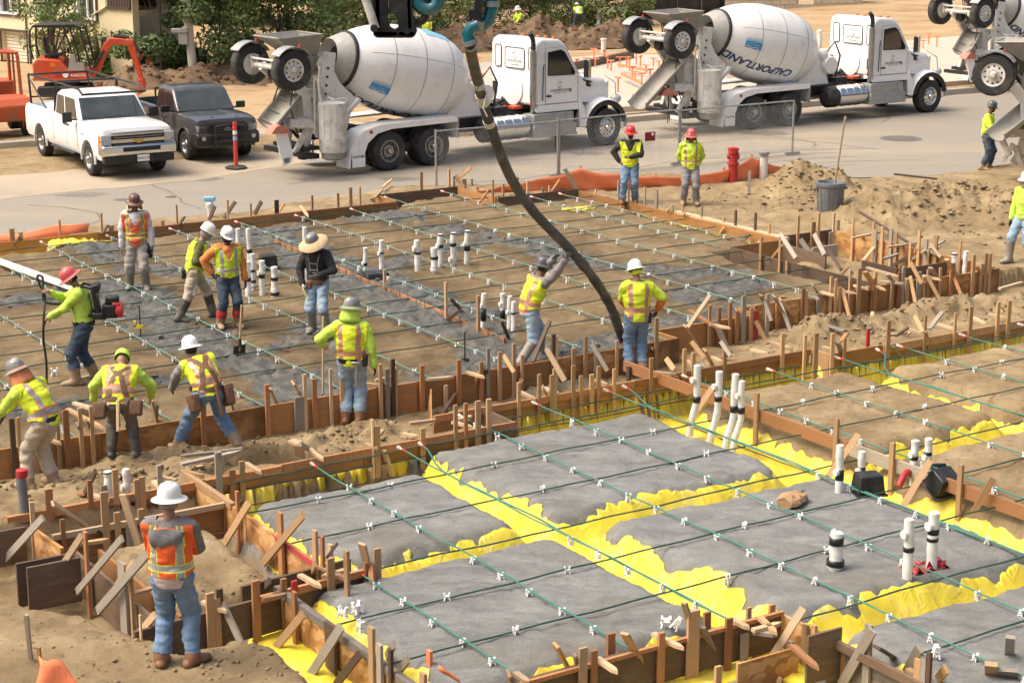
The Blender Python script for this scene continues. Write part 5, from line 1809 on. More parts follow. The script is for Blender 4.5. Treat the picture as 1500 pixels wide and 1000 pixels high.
def build_pipes():
 P=pvc_pipe
 S='white slab pipe stub, '
 P(S+'leftmost of the pair behind the man with the black mask',351,396,335,.05,(),elbow=.4)
 P(S+'tall one with tape next to the black mask man',367,405,335,.05,((.5,.08),))
 P(S+'short one with a test cap in front of the pair',364,432,383,.06,((.42,.1),),elbow=.75)
 P(S+'tall thin one left of the straw hat man',371,424,372,.05,((.2,.08),(.5,.07)))
 P(S+'middle one of the taped cluster',384,432,382,.055,((.5,.12),),elbow=.7)
 P(S+'stout one with a wide taped base right of the cluster',403,435,391,.062,((.08,.1),(.55,.12)),collar=(.05,.3))
 P(S+'tall one behind the straw hat man with two taped joints',449,415,333,.048,((.28,.08),(.62,.07)),elbow=.5)
 P(S+'left of the two beside the black box',535,400,363,.045,((.3,.12),),elbow=.5)
 P(S+'right of the two beside the black box',559,395,352,.05,((.55,.06),),elbow=.62)
 P(S+'leftmost of the five near the slab centre',612,397,352,.06,((.55,.08),),elbow=.78)
 P(S+'thick one with double taped collar among the five',637,400,363,.068,((.12,.12),(.55,.12)),collar=(.25,))
 P(S+'second of the five with a dark cap',645,392,343,.06,((.6,.1),(.96,.04)),elbow=.7)
 P(S+'one with side outlet and dark cap among the five',664,389,341,.06,((.60,.1),(.96,.04)),elbow=.3)
 P(S+'rightmost and tallest of the five',684,386,338,.058,((.40,.16),(.96,.04)),elbow=.66)
 P(S+'left one of the group beside the crouching hose man',708,483,430,.045,((.25,.35),),elbow=.72)
 P(S+'second one left of the crouching hose man',736,472,430,.045,((.1,.35),),elbow=.7)
 P(S+'third one left of the crouching hose man',746,482,434,.042,(),elbow=.6)
 P(S+'fourth one touching the crouching hose man',752,486,442,.042,((.6,.06),))
 T='white trench pipe stub below the hose men, '
 P(T+'leftmost and thickest',1020,628,535,.052,((.42,.1),),-.15,elbow=.8,bend=(.45,-.10))
 P(T+'second from the left',1050,640,544,.050,((.55,.08),),-.15,elbow=.8,bend=(.4,-.10))
 P(T+'third from the left',1073,648,548,.050,((.45,.1),),-.15,bend=(.42,-.10))
 P(T+'rightmost',1084,652,558,.046,((.5,.1),),-.15,elbow=.8,bend=(.42,-.10))
 P('white plumbing stub with black tape standing left of the upright black box',1229,722,652,.05,((.28,.22),),elbow=.52)
 P('white plumbing stub rising behind the upright black box',1261,705,661,.048,((.1,.4),),elbow=.5)
 P('white plumbing stub with black tape before the tipped black box',1338,700,645,.05,((.5,.1),),elbow=.7)
 P('white plumbing stub beside the tipped black box',1358,690,642,.05,((.5,.1),),elbow=.55)
 P('short thick white stub with two wide tape bands on the right grey pad',1223,836,780,.075,((.14,.17),(.70,.2)),collar=(.05,.28))
 P('tall white stub with one tape band in the yellow trench on the right',1329,850,760,.057,((.48,.08),),elbow=.8)
 P('tall white stub with torn tape next to the red cloth',1364,833,750,.06,((.62,.10),(.5,.06)),elbow=.8)
 P('short white stub by the porch form, the left one',159,722,690,.055,((.94,.06),),elbow=.3)
 P('short white stub by the porch form, the right one',186,716,687,.05,(),elbow=.35)
 P('white pipe stub at the far end of the stepped box form, the left one',1398,392,371,.06,((.9,.1),))
 P('white pipe stub at the far end of the stepped box form, the right one',1413,393,368,.045)
 r=P('grey electrical conduit with a red cap at the left photo edge',40,815,690,.06,(),-.45,mats=('can_grey','black_tape'))
 p=at(40,815,-.45)
 ang=ray(33,690)
 k=math.hypot(p.x,p.y)/math.hypot(ang.x,ang.y)
 h=CAM_H+k*ang.z+.45
 MB().lathe([(.07,h - .07),(.075,h - .03),(.07,h+.02),(.03,h+.035)],14).build('red_cap','red_paint',r)
 p=at(1073,270,0)
 s=thing('red_standpipe','red fire standpipe standing before the orange silt fence','standpipe',p)
 MB().lathe([(.12,0),(.12,.5),(.15,.5),(.15,.56),(.105,.56),(.105,.78),(.13,.78),(.13,.86)],16).build('riser','red_paint',s)
 MB().tube([(-.15,0,.70),(.15,0,.70)],.07,10).build('outlet','red_paint',s)
 MB().lathe([(.14,.86),(.14,.92),(.06,.94)],6).build('cap','red_lamp',s)
 p=at(1118,264,0)
 s=thing('capped_pipe','pale dirty pipe with a metal cap beside the orange silt fence','pipe',p)
 MB().lathe([(.11,0),(.105,.25),(.10,.62)],14).build('riser','truck_grime',s)
 MB().lathe([(.12,.62),(.12,.68),(.15,.69),(.15,.73),(.08,.74)],14).build('cap','galv',s)
 p=at(1097,288,0)
 st=thing('survey_stake','grey wooden stake standing in the dirt left of the conical dirt pile','stake',p)
 stick(st,'shaft',p,p+Vector((0,0,.62)),.07,.04,'g')
 p=at(308,322,0)
 s=thing('laser_receiver','pale blue laser receiver on a bottle shaped stand behind the street form','instrument',p)
 MB().lathe([(.06,0),(.05,.2),(.09,.3),(.09,.38),(.05,.42)],12).build('stand','pvc',s)
 MB().box((0,0,.48),(.26,.12,.10)).build('receiver','pale_blue_print',s,bevel=.02)
 for (x,y,z,rz,rx,w,lb) in ((1271,722,.0,.2,0,.36,'black plastic box standing on the right grey pad edge beside the taped stub'),(1376,715,.0,.5,.5,.36,'black plastic box tipped over beside the grey rail'),(1368,708,-.2,.3,-.3,.34,'black plastic box lying low in the trench under the grey rail'),(551,408,.0,.3,0,.5,'flat black plastic box in the poured slab below two white stubs'),(393,392,.0,.3,0,.36,'black plastic box behind the taped stub cluster of the poured slab')):
  p=at(x,y,z)
  s=thing('plastic_box',lb,'box',p,rz)
  b=MB()
  hh=.24 if w<.45 else .12
  b.box((0,0,hh/2+.02),(w,w*.85,hh),taper=(.84,.84))
  o=b.build('shell','black_plastic',s,rot=(rx,0,0),bevel=.015)
  b=MB()
  b.box((0,0,.012),(w+.05,w*.85+.05,.022))
  b.build('flange','black_plastic',s,rot=(rx,0,0),bevel=.004)
  for k in range(5):
   MB().box((-w/2+.06+k*(w - .12)/4,-w*.425+.012,hh/2),(.012,.02,hh*.8),rot=(-.12,0,0)).build('rib','flat_black',s,rot=(rx,0,0))
 g=np.random.RandomState(3)
 b=MB()
 rings=[]
 for i in range(9):
  u=i/8
  k=math.sin(math.pi*min(1,.12+u*.86))**.5
  ring=[]
  for j in range(14):
   a=2*math.pi*j/14
   ring.append((-.24+.48*u+.012*g.randn(),(.17*k*(1.1 - .4*u))*math.cos(a)+.012*g.randn(),max(.0,.075+.09*k*(1.2 - .55*u)*math.sin(a)+.012*g.randn())))
  rings.append(ring)
 b.loft(rings)
 p=at(1163,738,.02)
 tag(b.build('paper_bag','paper_brown',loc=p,rot=(0,0,.9),angle=25),'crumpled brown paper bag lying on the right grey pad','bag')
 b=MB()
 gx=[]
 for i in range(13):
  gx.append([(-.28+.56*i/12+.02*g.randn(),-.12+.24*j/7+.02*g.randn(),.05+.04*g.randn()+.05*math.sin(i*1.3+j)) for j in range(8)])
 b.loft(gx,closed=False,cap=False)
 p=at(1355,838,-.05)
 o=b.build('red_cloth','red_paint',loc=p,rot=(0,0,.5))
 o.modifiers.new('t','SOLIDIFY').thickness=.008
 tag(o,'crumpled red cloth lying between the two tall white stubs on the right','cloth')
 p=at(1325,708,-.02)
 pts=[(-.16+.32*i/12,0,.14*math.sin(math.pi*(i/12)*.8)) for i in range(13)]
 tag(MB().tube(pts,[.04+.006*(i % 2) for i in range(13)],10).build('red_duct','red_paint',loc=p,rot=(0,0,.9)),'short red flexible duct curving out beside the grey rail','duct')
 p0,p1=at(-60,362,.14),at(112,424,.14)
 r=thing('screed_bar','long white metal straightedge lying across the left side of the poured slab','straightedge',p0,math.atan2(p1.y - p0.y,p1.x - p0.x))
 L_=(p1 - p0).length
 b=MB()
 b.box((L_/2,0,0),(L_,.045,.095)).box((L_/2,.03,.04),(L_,.07,.02))
 b.build('bar','white_paint',r)
 MB().box((L_ - .01,0,0),(.03,.06,.10)).build('end_cap','galv',r)
 for x,yb,yt,lb in ((681,530,485,'dark thin rod standing in the front edge of the poured slab'),(206,490,457,'dark thin rod with a yellow clamp near the red engine')):
  p=at(x,yb,0)
  s=thing('marker_rod',lb,'rod',p)
  MB().tube([(0,0,-.1),(0,0,.5)],.012,6).build('rod','flat_black',s)
  if x<300:
   MB().box((-.03,0,.14),(.16,.05,.06)).box((-.09,0,.19),(.04,.05,.1)).build('clamp','yellow_sheet',s)
  else:
   MB().box((0,0,.03),(.14,.03,.05)).build('clamp','flat_black',s)
build_pipes()
# vehicles and machines
def part_empty(name,parent,loc=(0,0,0),rot=(0,0,0)):
 o=bpy.data.objects.new(name,None)
 COL.objects.link(o)
 o.parent=parent
 o.location=loc
 o.rotation_euler=rot
 return o
WHEELS={}
def wheel_meshes(key,r,w,rim_r,rim_mat,tyre_mat,holes=10,deep=.06):
 if key in WHEELS:
  return WHEELS[key]
 b=MB()
 h=w/2
 b.lathe([(rim_r,-h*.86),(rim_r+.02,-h*.98),(r*.80,-h*1.02),(r*.94,-h*.92),(r*.99,-h*.72),(r,-h*.4),(r,h*.4),(r*.99,h*.72),(r*.94,h*.92),(r*.80,h*1.02),(rim_r+.02,h*.98),(rim_r,h*.86),(rim_r*.97,0)],36,axis='y',cap=False)
 for k in range(4):
  y=-h*.55+k*h*.367
  b.lathe([(r*.985,y - .012),(r*1.008,y - .03),(r*1.008,y+.03),(r*.985,y+.012)],36,axis='y',cap=False)
 tyre=b.mesh('tyre',[tyre_mat])
 b=MB()
 b.lathe([(rim_r*1.02,-h*.9),(rim_r*.95,-h*.86),(rim_r*.88,-h*.86+deep),(rim_r*.62,-h*.86+deep*.75),(rim_r*.55,-h*.86+deep*.35),(.001,-h*.86+deep*.3)],28,axis='y',cap=False)
 b.lathe([(rim_r*.34,-h*.86+deep*.4),(rim_r*.30,-h*.9 - .03),(rim_r*.22,-h*.9 - .07),(.001,-h*.9 - .075)],16,axis='y',cap=False)
 b.lathe([(rim_r,h*.8),(.001,h*.8)],20,axis='y',cap=False)
 for k in range(10):
  a=2*math.pi*k/10
  b.lathe([(.017,-h*.86+deep*.35),(.017,-h*.86+deep*.3 - .03),(.001,-h*.86+deep*.3 - .032)],6,axis='y',c=(rim_r*.46*math.sin(a),0,rim_r*.46*math.cos(a)),cap=False)
 b.mi=1
 for k in range(holes):
  a=2*math.pi*(k+.5)/holes
  b.lathe([(rim_r*.095,-h*.86+deep*.78),(.001,-h*.86+deep*.78 - .012)],10,axis='y',c=(rim_r*.745*math.sin(a),0,rim_r*.745*math.cos(a)),cap=False)
 rim=b.mesh('rim',[rim_mat,'flat_black'])
 WHEELS[key]=(tyre,rim)
 return WHEELS[key]
def wheel(parent,key,loc,right=True,rot=0.0,**k):
 ty,ri=wheel_meshes(key,**k)
 o=part_empty('wheel',parent,loc,(0,rng.uniform(0,6.28),0) if rot==0 else (0,0,rot))
 if not right:
  o.scale=(1,-1,1)
 link('tyre',ty,o)
 link('rim',ri,o)
 return o
def text_mesh(body,size,bold=0.0,shear=0.0):
 cu=bpy.data.curves.new('lettering','FONT')
 cu.body=body
 cu.size=size
 cu.offset=bold
 cu.shear=shear
 cu.align_x='CENTER'
 cu.align_y='CENTER'
 cu.resolution_u=3
 o=bpy.data.objects.new('lettering',cu)
 COL.objects.link(o)
 dg=bpy.context.evaluated_depsgraph_get()
 me=bpy.data.meshes.new_from_object(o.evaluated_get(dg))
 bpy.data.objects.remove(o)
 me.name='lettering'
 return me
def text_on(parent,body,size,loc,rot,m,bold=0.0,shear=0.0,name='lettering'):
 me=text_mesh(body,size,bold,shear)
 me.materials.clear()
 me.materials.append(MATS[m])
 return link(name,me,parent,loc,rot)
def rounded(x0,x1,z0,z1,r,n=5):
 out=[]
 for cx,cz,a in ((x1 - r,z1 - r,0),(x0+r,z1 - r,90),(x0+r,z0+r,180),(x1 - r,z0+r,270)):
  for k in range(n):
   t=R(a+90*k/(n - 1))
   out.append((cx+r*math.cos(t),cz+r*math.sin(t)))
 return out
def gasket(parent,poly3,r=.012,m='flat_black',name='window_gasket'):
 return MB().tube(list(poly3)+[poly3[0]],r,6,cap=False).build(name,m,parent)
DR0,DR1=Vector((-1.12,0,2.98)),Vector((3.15,0,2.02))
DPROF=[(0,.48),(.02,.54),(.06,.64),(.095,.71),(.098,.76),(.115,.77),(.118,.75),(.18,.89),(.25,1.01),(.34,1.12),(.44,1.19),(.54,1.22),(.68,1.22),(.78,1.17),(.86,1.05),(.92,.90),(.965,.70),(.99,.45),(1.0,.2)]
def drum_r(u):
 for (a,ra),(b,rb) in zip(DPROF,DPROF[1:]):
  if a<=u<=b:
   return ra+(rb - ra)*(u - a)/(b - a+1e-9)
 return DPROF[-1][1]
def drum_pt(u,ang,lift=0.0):
 ax=(DR1 - DR0)
 d=ax.normalized()
 yv=Vector((0,-1,0))              # towards the right side of the truck
 zv=d.cross(yv)
 if zv.z<0:
  zv=-zv
 r=drum_r(u)+lift
 return DR0+ax*u+(yv*math.cos(ang)+zv*math.sin(ang))*r
def drum_patch(parent,name,u0,u1,a0,a1,m,lift=.008,n=6):
 g=[[drum_pt(u0+(u1 - u0)*i/n,a0+(a1 - a0)*j/n,lift) for j in range(n+1)] for i in range(n+1)]
 return MB().loft(g,closed=False,cap=False).build(name,m,parent)
def drum_text(parent,body,size,u0,ang,m,flip=True,bold=0.0,shear=0.0,tilt=0.0):
 me=text_mesh(body,size,bold,shear)
 L_=(DR1 - DR0).length
 bm=bmesh.new()
 bm.from_mesh(me)
 bmesh.ops.subdivide_edges(bm,edges=[e for e in bm.edges if e.calc_length()>.12],cuts=2)
 bm.to_mesh(me)
 bm.free()
 s=-1 if flip else 1
 for v in me.vertices:
  u=u0+s*v.co.x/L_
  r=drum_r(min(max(u,.05),.97))
  a=ang+s*(v.co.y)/r+tilt*s*v.co.x
  v.co=drum_pt(u,a,.010)
 me.materials.clear()
 me.materials.append(MATS[m])
 return link('lettering',me,parent)
def logo_swirl(parent,c,r,nrm_axis,m):
 """two hooked arcs, the haulier's emblem"""
 for s in (0,math.pi):
  pts=[]
  for k in range(9):
   a=s+.5+2.3*k/8
   rr=r*(1 - .25*k/8)
   p=(rr*math.cos(a)*.8+.1*r*math.cos(s),rr*math.sin(a))
   pts.append((c[0]+p[0],c[1],c[2]+p[1]) if nrm_axis=='y' else (c[0],c[1]+p[0],c[2]+p[1]))
  MB().tube(pts,[r*.13*(1 - .6*k/8) for k in range(9)],5).build('emblem',m,parent)
def build_mixer():
 T=thing('mixer_truck','white concrete mixer truck nearest the parked pickups, its short grey chute folded','mixer truck')
 rw=dict(r=.52,w=.30,rim_r=.285,rim_mat='steel',tyre_mat='tyre_dusty')
 b=MB()
 for y in (-.43,.43):
  b.box((3.3,y,.90),(9.6,.09,.28))
 for x in (-1.3,-.2,.75,1.8,3.2,4.6,6.2,7.9):
  b.box((x,0,.9),(.14,.8,.18))
 b.box((.75,0,.55),(.3,1.9,.22)).box((-.02+0,0,.52),(.2,1.9,.18)).box((1.44,0,.52),(.2,1.9,.18))
 b.box((3.5,0,1.08),(3.0,1.0,.08)).box((7.6,0,.5),(.16,1.9,.14))
 b.build('chassis','flat_black',T)
 for x in (0,1.44):
  for y in (-1,1):
   for k in (0,1):
    wheel(T,'truck_rear%d' % k,(x,y*(1.08 - .34*k),.52),y<0,deep=(.14 if k==0 else .02),holes=10,**rw)
 for y in (-1,1):
  wheel(T,'truck_front',(7.6,y*1.06,.53),y<0,r=.53,w=.36,rim_r=.29,rim_mat='chrome',tyre_mat='rubber',deep=.03)
 for y in (-1,1):
  yo,yi=y*1.26,y*.62
  path=[(-1.22,.72),(-1.10,.92),(-.86,1.12),(-.3,1.25),(1.0,1.27),(2.15,1.28),(2.2,1.2),(2.2,.72)]
  g=[[(x,yo,z),(x,yi,z),(x - .0,yi,z - .03),(x,yo,z - .03)] for x,z in path]
  b=MB()
  b.loft(g)
  b.prism([(-1.22,.72),(-1.10,.92),(-.86,1.12),(-.3,1.25),(2.2,1.28),(2.2,1.13),(.05,1.11),(-.42,1.02),(-.72,.80),(-.80,.60),(-1.2,.60)],yo - .012*y,yo+.012*y)
  b.build('fender','white_paint',T)
  f=MB().box((-1.27,y*.95,.45),(.03,.64,.56),rot=(0,.12,0)).build('mud_flap','white_paint',T)
  text_on(f,'Con-Tech',.135,(-1.305,y*.95,.27),(R(83),0,R(-90)),'flat_black',.003,name='lettering')
  MB().lathe([(.05,0),(.05,.03)],12,axis='y',c=(-.62,yo - .02 if y<0 else yo,1.08)).build('marker_lamp','red_lamp',T)
  MB().box((2.24,y*.94,.95),(.05,.6,.5)).build('fender_bracket','mixer_metal',T)
  text_on(f,'Con-Tech',.088,(-1.02,yo+y*.016,.47),(R(90),0,0 if y<0 else R(180)),'flat_black',.003)
  MB().box((-1.02,yo,.44),(.40,.02,.50)).build('flap_side','white_paint',f)
 n=44
 ax=DR1 - DR0
 d=ax.normalized()
 b=MB()
 ds=MB()
 prof=[]
 for i in range(len(DPROF) - 1):
  (a,ra),(c,rc)=DPROF[i],DPROF[i+1]
  prof += [(a,ra)]
 prof.append(DPROF[-1])
 rings=[[drum_pt(u,2*math.pi*k/n) for k in range(n)] for u,r in prof]
 o=len(b.v)
 for i in range(len(rings) - 1):
  u=(prof[i][0]+prof[i+1][0])/2
  mi=1 if u<.096 else (2 if u<.117 else 0)
  b.loft([rings[i],rings[i+1]],mi=mi,cap=False)
 b.loft([rings[0],[p.lerp(DR0,.35)+d*.25 for p in rings[0]]],mi=1,cap=False)
 b.loft([rings[-1],[p.lerp(DR1,.5) for p in rings[-1]]],mi=0)
 drum=b.build('drum',['drum_white','drum_cone','flat_black'],T,angle=30)
 for u in (.335,.545,.76):
  g=[[drum_pt(u - .0025,2*math.pi*k/n,.006) for k in range(n)],[drum_pt(u+.0025,2*math.pi*k/n,.006) for k in range(n)]]
  MB().loft(g,cap=False).build('weld_seam','grey_print' if False else 'galv',drum)
 for a in (.35,2.4,4.5):
  MB().tube([drum_pt(.19+.72*k/14,a,.0) for k in range(15)],.006,4).build('weld_seam','galv',drum)
 b=MB()
 for y in (-.62,.62):
  b.plank((-1.75,y,.95),(-1.42,y,3.15),.34,.07,up=(0,1,0))
  b.plank((-1.6,y,1.0),(-.6,y,1.9),.10,.3,up=(0,1,0))
  b.prism([(-1.95,1.0),(-1.0,1.0),(-.7,1.95),(-1.15,2.35),(-1.45,2.9),(-1.75,2.9),(-1.8,1.9)],y - .03,y+.03)
 b.box((-1.45,0,1.1),(.5,1.3,.2)).box((-1.62,0,2.05),(.1,1.3,.2))
 b.build('rear_pedestal','truck_grime',T,bevel=.01)
 b=MB()
 for y in (-.662,.662):
  for k in range(6):
   b.lathe([(.035,-.008),(.035,.008)],10,axis='y',c=(-1.52 - .03*k,y,2.75 - .22*k))
 b.build('pedestal_holes','flat_black',T)
 b=MB()
 b.prism([(2.2,1.06),(3.75,1.06),(3.45,1.75),(3.25,2.05),(2.95,2.05),(2.75,1.55)],-.5,.5)
 b.build('front_stand','white_paint',T,bevel=.02)
 b=MB()
 b.lathe([(.26,-.7),(.30,-.62),(.30,.62),(.26,.7)],20,axis='y',c=(3.62,0,1.72))
 b.ball((3.42,-.45,2.05),.2,14,8)
 b.build('water_tank','drum_white',T)
 b=MB()
 g=random.Random(3)
 for k in range(9):
  x=3.7+g.random()*1.1
  b.tube([(x,-.45+.9*g.random(),1.15),(x+g.uniform(-.2,.2),-.3+g.random()*.6,1.32+.15*g.random()),(x+g.uniform(-.5,.5),-.4+.8*g.random(),1.18)],.035,6)
 b.box((4.3,-.3,1.2),(.5,.3,.16)).box((4.4,.3,1.22),(.3,.4,.2))
 b.tube([(3.55,-.5,2.1),(3.8,-.62,2.45),(4.05,-.62,2.0),(4.0,-.5,1.3)],.03,6)
 b.build('hose_bundle','flat_black',T)
 MB().box((4.85,-.3,1.24),(.3,.5,.07)).build('rag','orange_red',T)
 b=MB()
 top=[(-2.95,-.62,3.58),(-1.62,-.62,3.62),(-1.62,.62,3.62),(-2.95,.62,3.58)]
 mid=[(-2.30,-.30,3.10),(-1.65,-.36,3.05),(-1.65,.36,3.05),(-2.30,.30,3.10)]
 inn=[(p[0]*.985 - .03,p[1]*.94,p[2]) for p in top]
 inm=[(p[0],p[1]*.85,p[2]+.02) for p in mid]
 b.loft([mid,top,inn,inm])
 b.tube([top[0],top[1],top[2],top[3],top[0]],.025,6)
 b.build('hopper','mixer_metal',T)
 b=MB()
 b.loft([[(-2.2,-.35,3.1),(-1.6,-.4,3.05),(-1.6,.4,3.05),(-2.2,.35,3.1)],[(-2.35,-.22,2.2),(-1.95,-.22,2.15),(-1.95,.22,2.15),(-2.35,.22,2.2)]])
 b.build('discharge_collar','mixer_metal',T)
 def chute(p0,p1,w,name,m='mixer_metal'):
  p0,p1=Vector(p0),Vector(p1)
  dd=(p1 - p0).normalized()
  sd=dd.cross(Vector((0,0,1))).normalized()
  up=sd.cross(dd)
  g=[]
  for p in (p0,p0.lerp(p1,.5),p1):
   ring=[]
   for k in range(9):
    a=math.pi*(1.0+k/8)
    ring.append(p+sd*w*math.cos(a)+up*(w*.8*math.sin(a)+w*.35))
   for k in range(8,-1,-1):
    a=math.pi*(1.0+k/8)
    ring.append(p+sd*w*.9*math.cos(a)+up*(w*.7*math.sin(a)+w*.35))
   g.append(ring)
  mb=MB()
  mb.loft(g)
  for s in (-1,1):
   mb.tube([p0+sd*w*s+up*w*.37,p1+sd*w*s+up*w*.37],.022,6)
  for q in (.25,.6,.9):
   c=p0.lerp(p1,q)
   mb.tube([c+sd*w - up*-.1,c - up*w*.48,c - sd*w+up*.1],.02,5)
  return mb.build(name,m,T)
 chute((-2.1,-.05,2.15),(-3.25,-.55,1.42),.34,'chute')
 b=MB()
 b.tube([(-2.0,-.35,1.0),(-2.6,-.45,1.5)],.05,8).tube([(-2.0,.1,.9),(-2.75,-.2,1.55)],.045,8)
 b.tube([(-2.9,-.6,1.5),(-2.92,-.62,.35)],.018,6).tube([(-2.85,-.5,1.5),(-2.8,-.55,.4)],.015,6)
 b.tube([(-2.5,-.5,2.3),(-2.62,-.55,1.8),(-2.48,-.6,1.2),(-2.3,-.6,.75)],.02,6)
 b.tube([(-3.0,-.35,2.0),(-2.8,-.4,2.5)],.02,6)
 b.box((-2.15,0,.72),(.5,1.5,.1)).box((-2.5,0,.6),(.14,1.9,.12)).box((-2.2,-.7,.52),(.5,.25,.12))
 b.build('chute_hydraulics','flat_black',T)
 b=MB()
 b.prism([(-2.95,1.38),(-2.1,1.55),(-2.05,1.25),(-2.5,1.2)],-.55,-.4)
 b.box((-2.35,-.5,1.38),(.75,.4,.22),rot=(0,.1,0)).box((-2.6,-.25,.95),(.14,.14,.55),rot=(.2,-.5,0)).box((-2.45,-.65,.85),(.13,.12,.5),rot=(.1,.5,0)).box((-2.2,-.55,.75),(.14,.12,.55),rot=(0,-.4,0))
 b.build('chute_arms','truck_grime',T,bevel=.015)
 b=MB()
 b.loft([[(-3.45+.02*k,-.85,.98 - .0*k) for k in range(2)],[(-2.75,-.8,.98),(-2.73,-.8,.98)]],cap=False)
 b=MB()
 b.prism([(-3.42,1.22),(-2.85,1.20),(-2.95,1.34),(-3.08,1.42),(-3.25,1.40)],-.90,-.55)
 b.build('rubber_skirt','salmon_rubber',T)
 b=MB()
 b.prism([(-3.22,1.2),(-2.88,1.2),(-2.72,.62),(-2.80,.42),(-2.98,.36),(-3.10,.6)],-.80,-.76)
 b.build('hanging_flap','white_paint',T)
 MB().prism([(-3.03,.54),(-2.84,.56),(-2.86,.44),(-2.98,.42)],-.82,-.81).build('flap_print','grey_print',T)
 b=MB()
 b.lathe([(.34,.62),(.36,.66),(.36,.95),(.37,.95),(.37,.98),(.36,.98),(.36,1.82),(.37,1.82),(.37,1.9),(.2,1.93)],26,c=(-1.62,-.98,0))
 for k in range(7):
  a=R(200+k*26)
  b.tube([(-1.62+.362*math.cos(a),-.98+.362*math.sin(a),.98),(-1.62+.362*math.cos(a),-.98+.362*math.sin(a),1.82)],.012,5)
 b.build('water_cylinder','truck_grime',T)
 MB().lathe([(.22,.42),(.30,.46),(.32,.62),(.2,.63)],20,c=(-1.62,-.98,0)).build('cylinder_base','mixer_metal',T)
 b=MB()
 b.tube([(-1.35,-1.28,1.95),(-1.3,-1.2,2.02),(-1.7,-1.2,2.0),(-1.75,-1.0,2.05)],.02,6)
 b.tube([(-1.9,-.9,1.9),(-1.95,-.85,2.4),(-1.8,-.7,2.8)],.025,6)
 b.tube([(-2.0,-.72,1.2),(-1.98,-.72,2.6)],.025,6)
 b.build('hand_rail','truck_grime',T)
 X0,Z0=-2.85,2.82
 for y in (-1,1):
  wheel(T,'truck_booster',(X0,y*1.02,Z0),y<0,r=.52,w=.32,rim_r=.285,rim_mat='truck_grime',tyre_mat='tyre_dusty',deep=.02)
  g=[]
  for k in range(9):
   a=R(35+105*k/8)
   x,z=X0+.60*math.cos(a),Z0+.60*math.sin(a)
   g.append([(x,y*1.22,z),(x,y*.82,z),(x*1 - .02*math.cos(a),y*.82,z - .03),(x,y*1.22,z - .03)])
  MB().loft(g).build('booster_fender','galv',T)
  b=MB()
  pts=[(X0,y*.42,Z0),(-2.45,y*.44,2.5),(-2.12,y*.46,2.1),(-2.05,y*.48,1.3),(-2.16,y*.48,.8),(-2.3,y*.46,.55)]
  for p,q in zip(pts,pts[1:]):
   b.plank(p,q,.14,.26,up=(1,0,.2))
  b.build('booster_arm','truck_grime',T,bevel=.02)
  b=MB()
  b.tube([(X0+.1,y*.75,Z0+.55),(X0+.25,y*.7,Z0+.25),(X0,y*.7,Z0)],.03,6)
  b.build('fender_bracket','flat_black',T)
  MB().lathe([(.045,0),(.045,.03)],12,axis='x',c=(X0+.22,y*1.08,Z0+.60)).build('marker_lamp','red_lamp',T)
 b=MB()
 b.tube([(X0,-.95,Z0),(X0,.95,Z0)],.075,12).tube([(X0 - .1,-.8,Z0+.18),(X0 - .1,.8,Z0+.18)],.03,8)
 b.box((X0,-.8,Z0+.08),(.2,.12,.34)).box((X0,.8,Z0+.08),(.2,.12,.34))
 b.build('booster_axle','truck_grime',T)
 b=MB()
 for k in range(6):
  b.tube([(X0+.2+.03*k,-.3+.12*k,Z0+.45),(X0+.35,-.3+.1*k,Z0 - .1),(X0+.55,-.25+.1*k,Z0 - .5)],.018,5)
 for y in (-.25,.25):
  b.lathe([(.14,-.12),(.17,-.06),(.17,.06),(.14,.12)],16,axis='x',c=(X0+.25,y,Z0 - .22))
 b.build('brake_lines','flat_black',T)
 def yw(z):
  return 1.06 - .05*max(0,(z - 1.9))/1.2
 side=[(5.12,1.32),(5.10,2.95),(5.16,3.08),(5.32,3.16),(5.95,3.12),(6.12,3.02),(6.22,2.90),(6.70,2.14),(6.74,2.06),(6.74,1.30)]
 g=[]
 for s,k in ((-1,.985),(-1,1.0),(1,1.0),(1,.985)):
  e=.02 if k<1 else 0
  g.append([(x+(.0 if k==1 else (.03 if x<5.6 else -.03)),s*(yw(z)+(0 if k==1 else 0.0))*(1 if k<1 else .975 if False else 1) - (s*.05 if k==1 else 0),z - (.03 if k<1 and z>3 else 0)) for x,z in side])
 b=MB()
 b.loft([g[0],g[1],g[2],g[3]])
 cab=b.build('cab','white_paint',T,bevel=.045,seg=3)
 for y in (-1,1):
  ys=y*1.068
  dr=MB().prism([(5.42,1.34),(5.42,2.90),(6.02,2.92),(6.18,2.82),(6.58,2.16),(6.60,1.34)],ys - .008,ys+.008).build('door','white_paint',T)
  wp=[(5.50,2.14),(5.50,2.78),(5.96,2.83),(6.10,2.76),(6.48,2.18),(6.46,2.12)]
  MB().prism(wp,y*1.078 - .004,y*1.078+.004).build('side_window','glass_dark',T)
  gasket(T,[(a,y*1.082,c) for a,c in wp],.016)
  gasket(T,[(a,y*1.078,c) for a,c in ((5.42,1.34),(5.42,2.90),(6.02,2.92),(6.18,2.82),(6.58,2.16),(6.60,1.34))],.007,'grey_print','door_seam')
  MB().box((5.52,y*1.10,1.56),(.16,.03,.05)).build('handle','flat_black',dr)
  logo_swirl(dr,(5.93,y*1.085,1.86),.085,'y','grey_print')
  text_on(dr,'CALPORTLAND',.105,(5.95,y*1.084,1.70),(R(90),0,0 if y<0 else R(180)),'grey_print',.002)
  text_on(dr,'READY MIXED CONCRETE',.04,(5.95,y*1.084,1.63),(R(90),0,0 if y<0 else R(180)),'grey_print')
  MB().box((6.32,y*1.083,1.68),(.08,.004,.10)).build('decal','grey_print',dr)
  MB().box((5.93,y*1.0,1.22),(1.62,.2,.2)).build('sill','white_paint',T)
  b=MB()
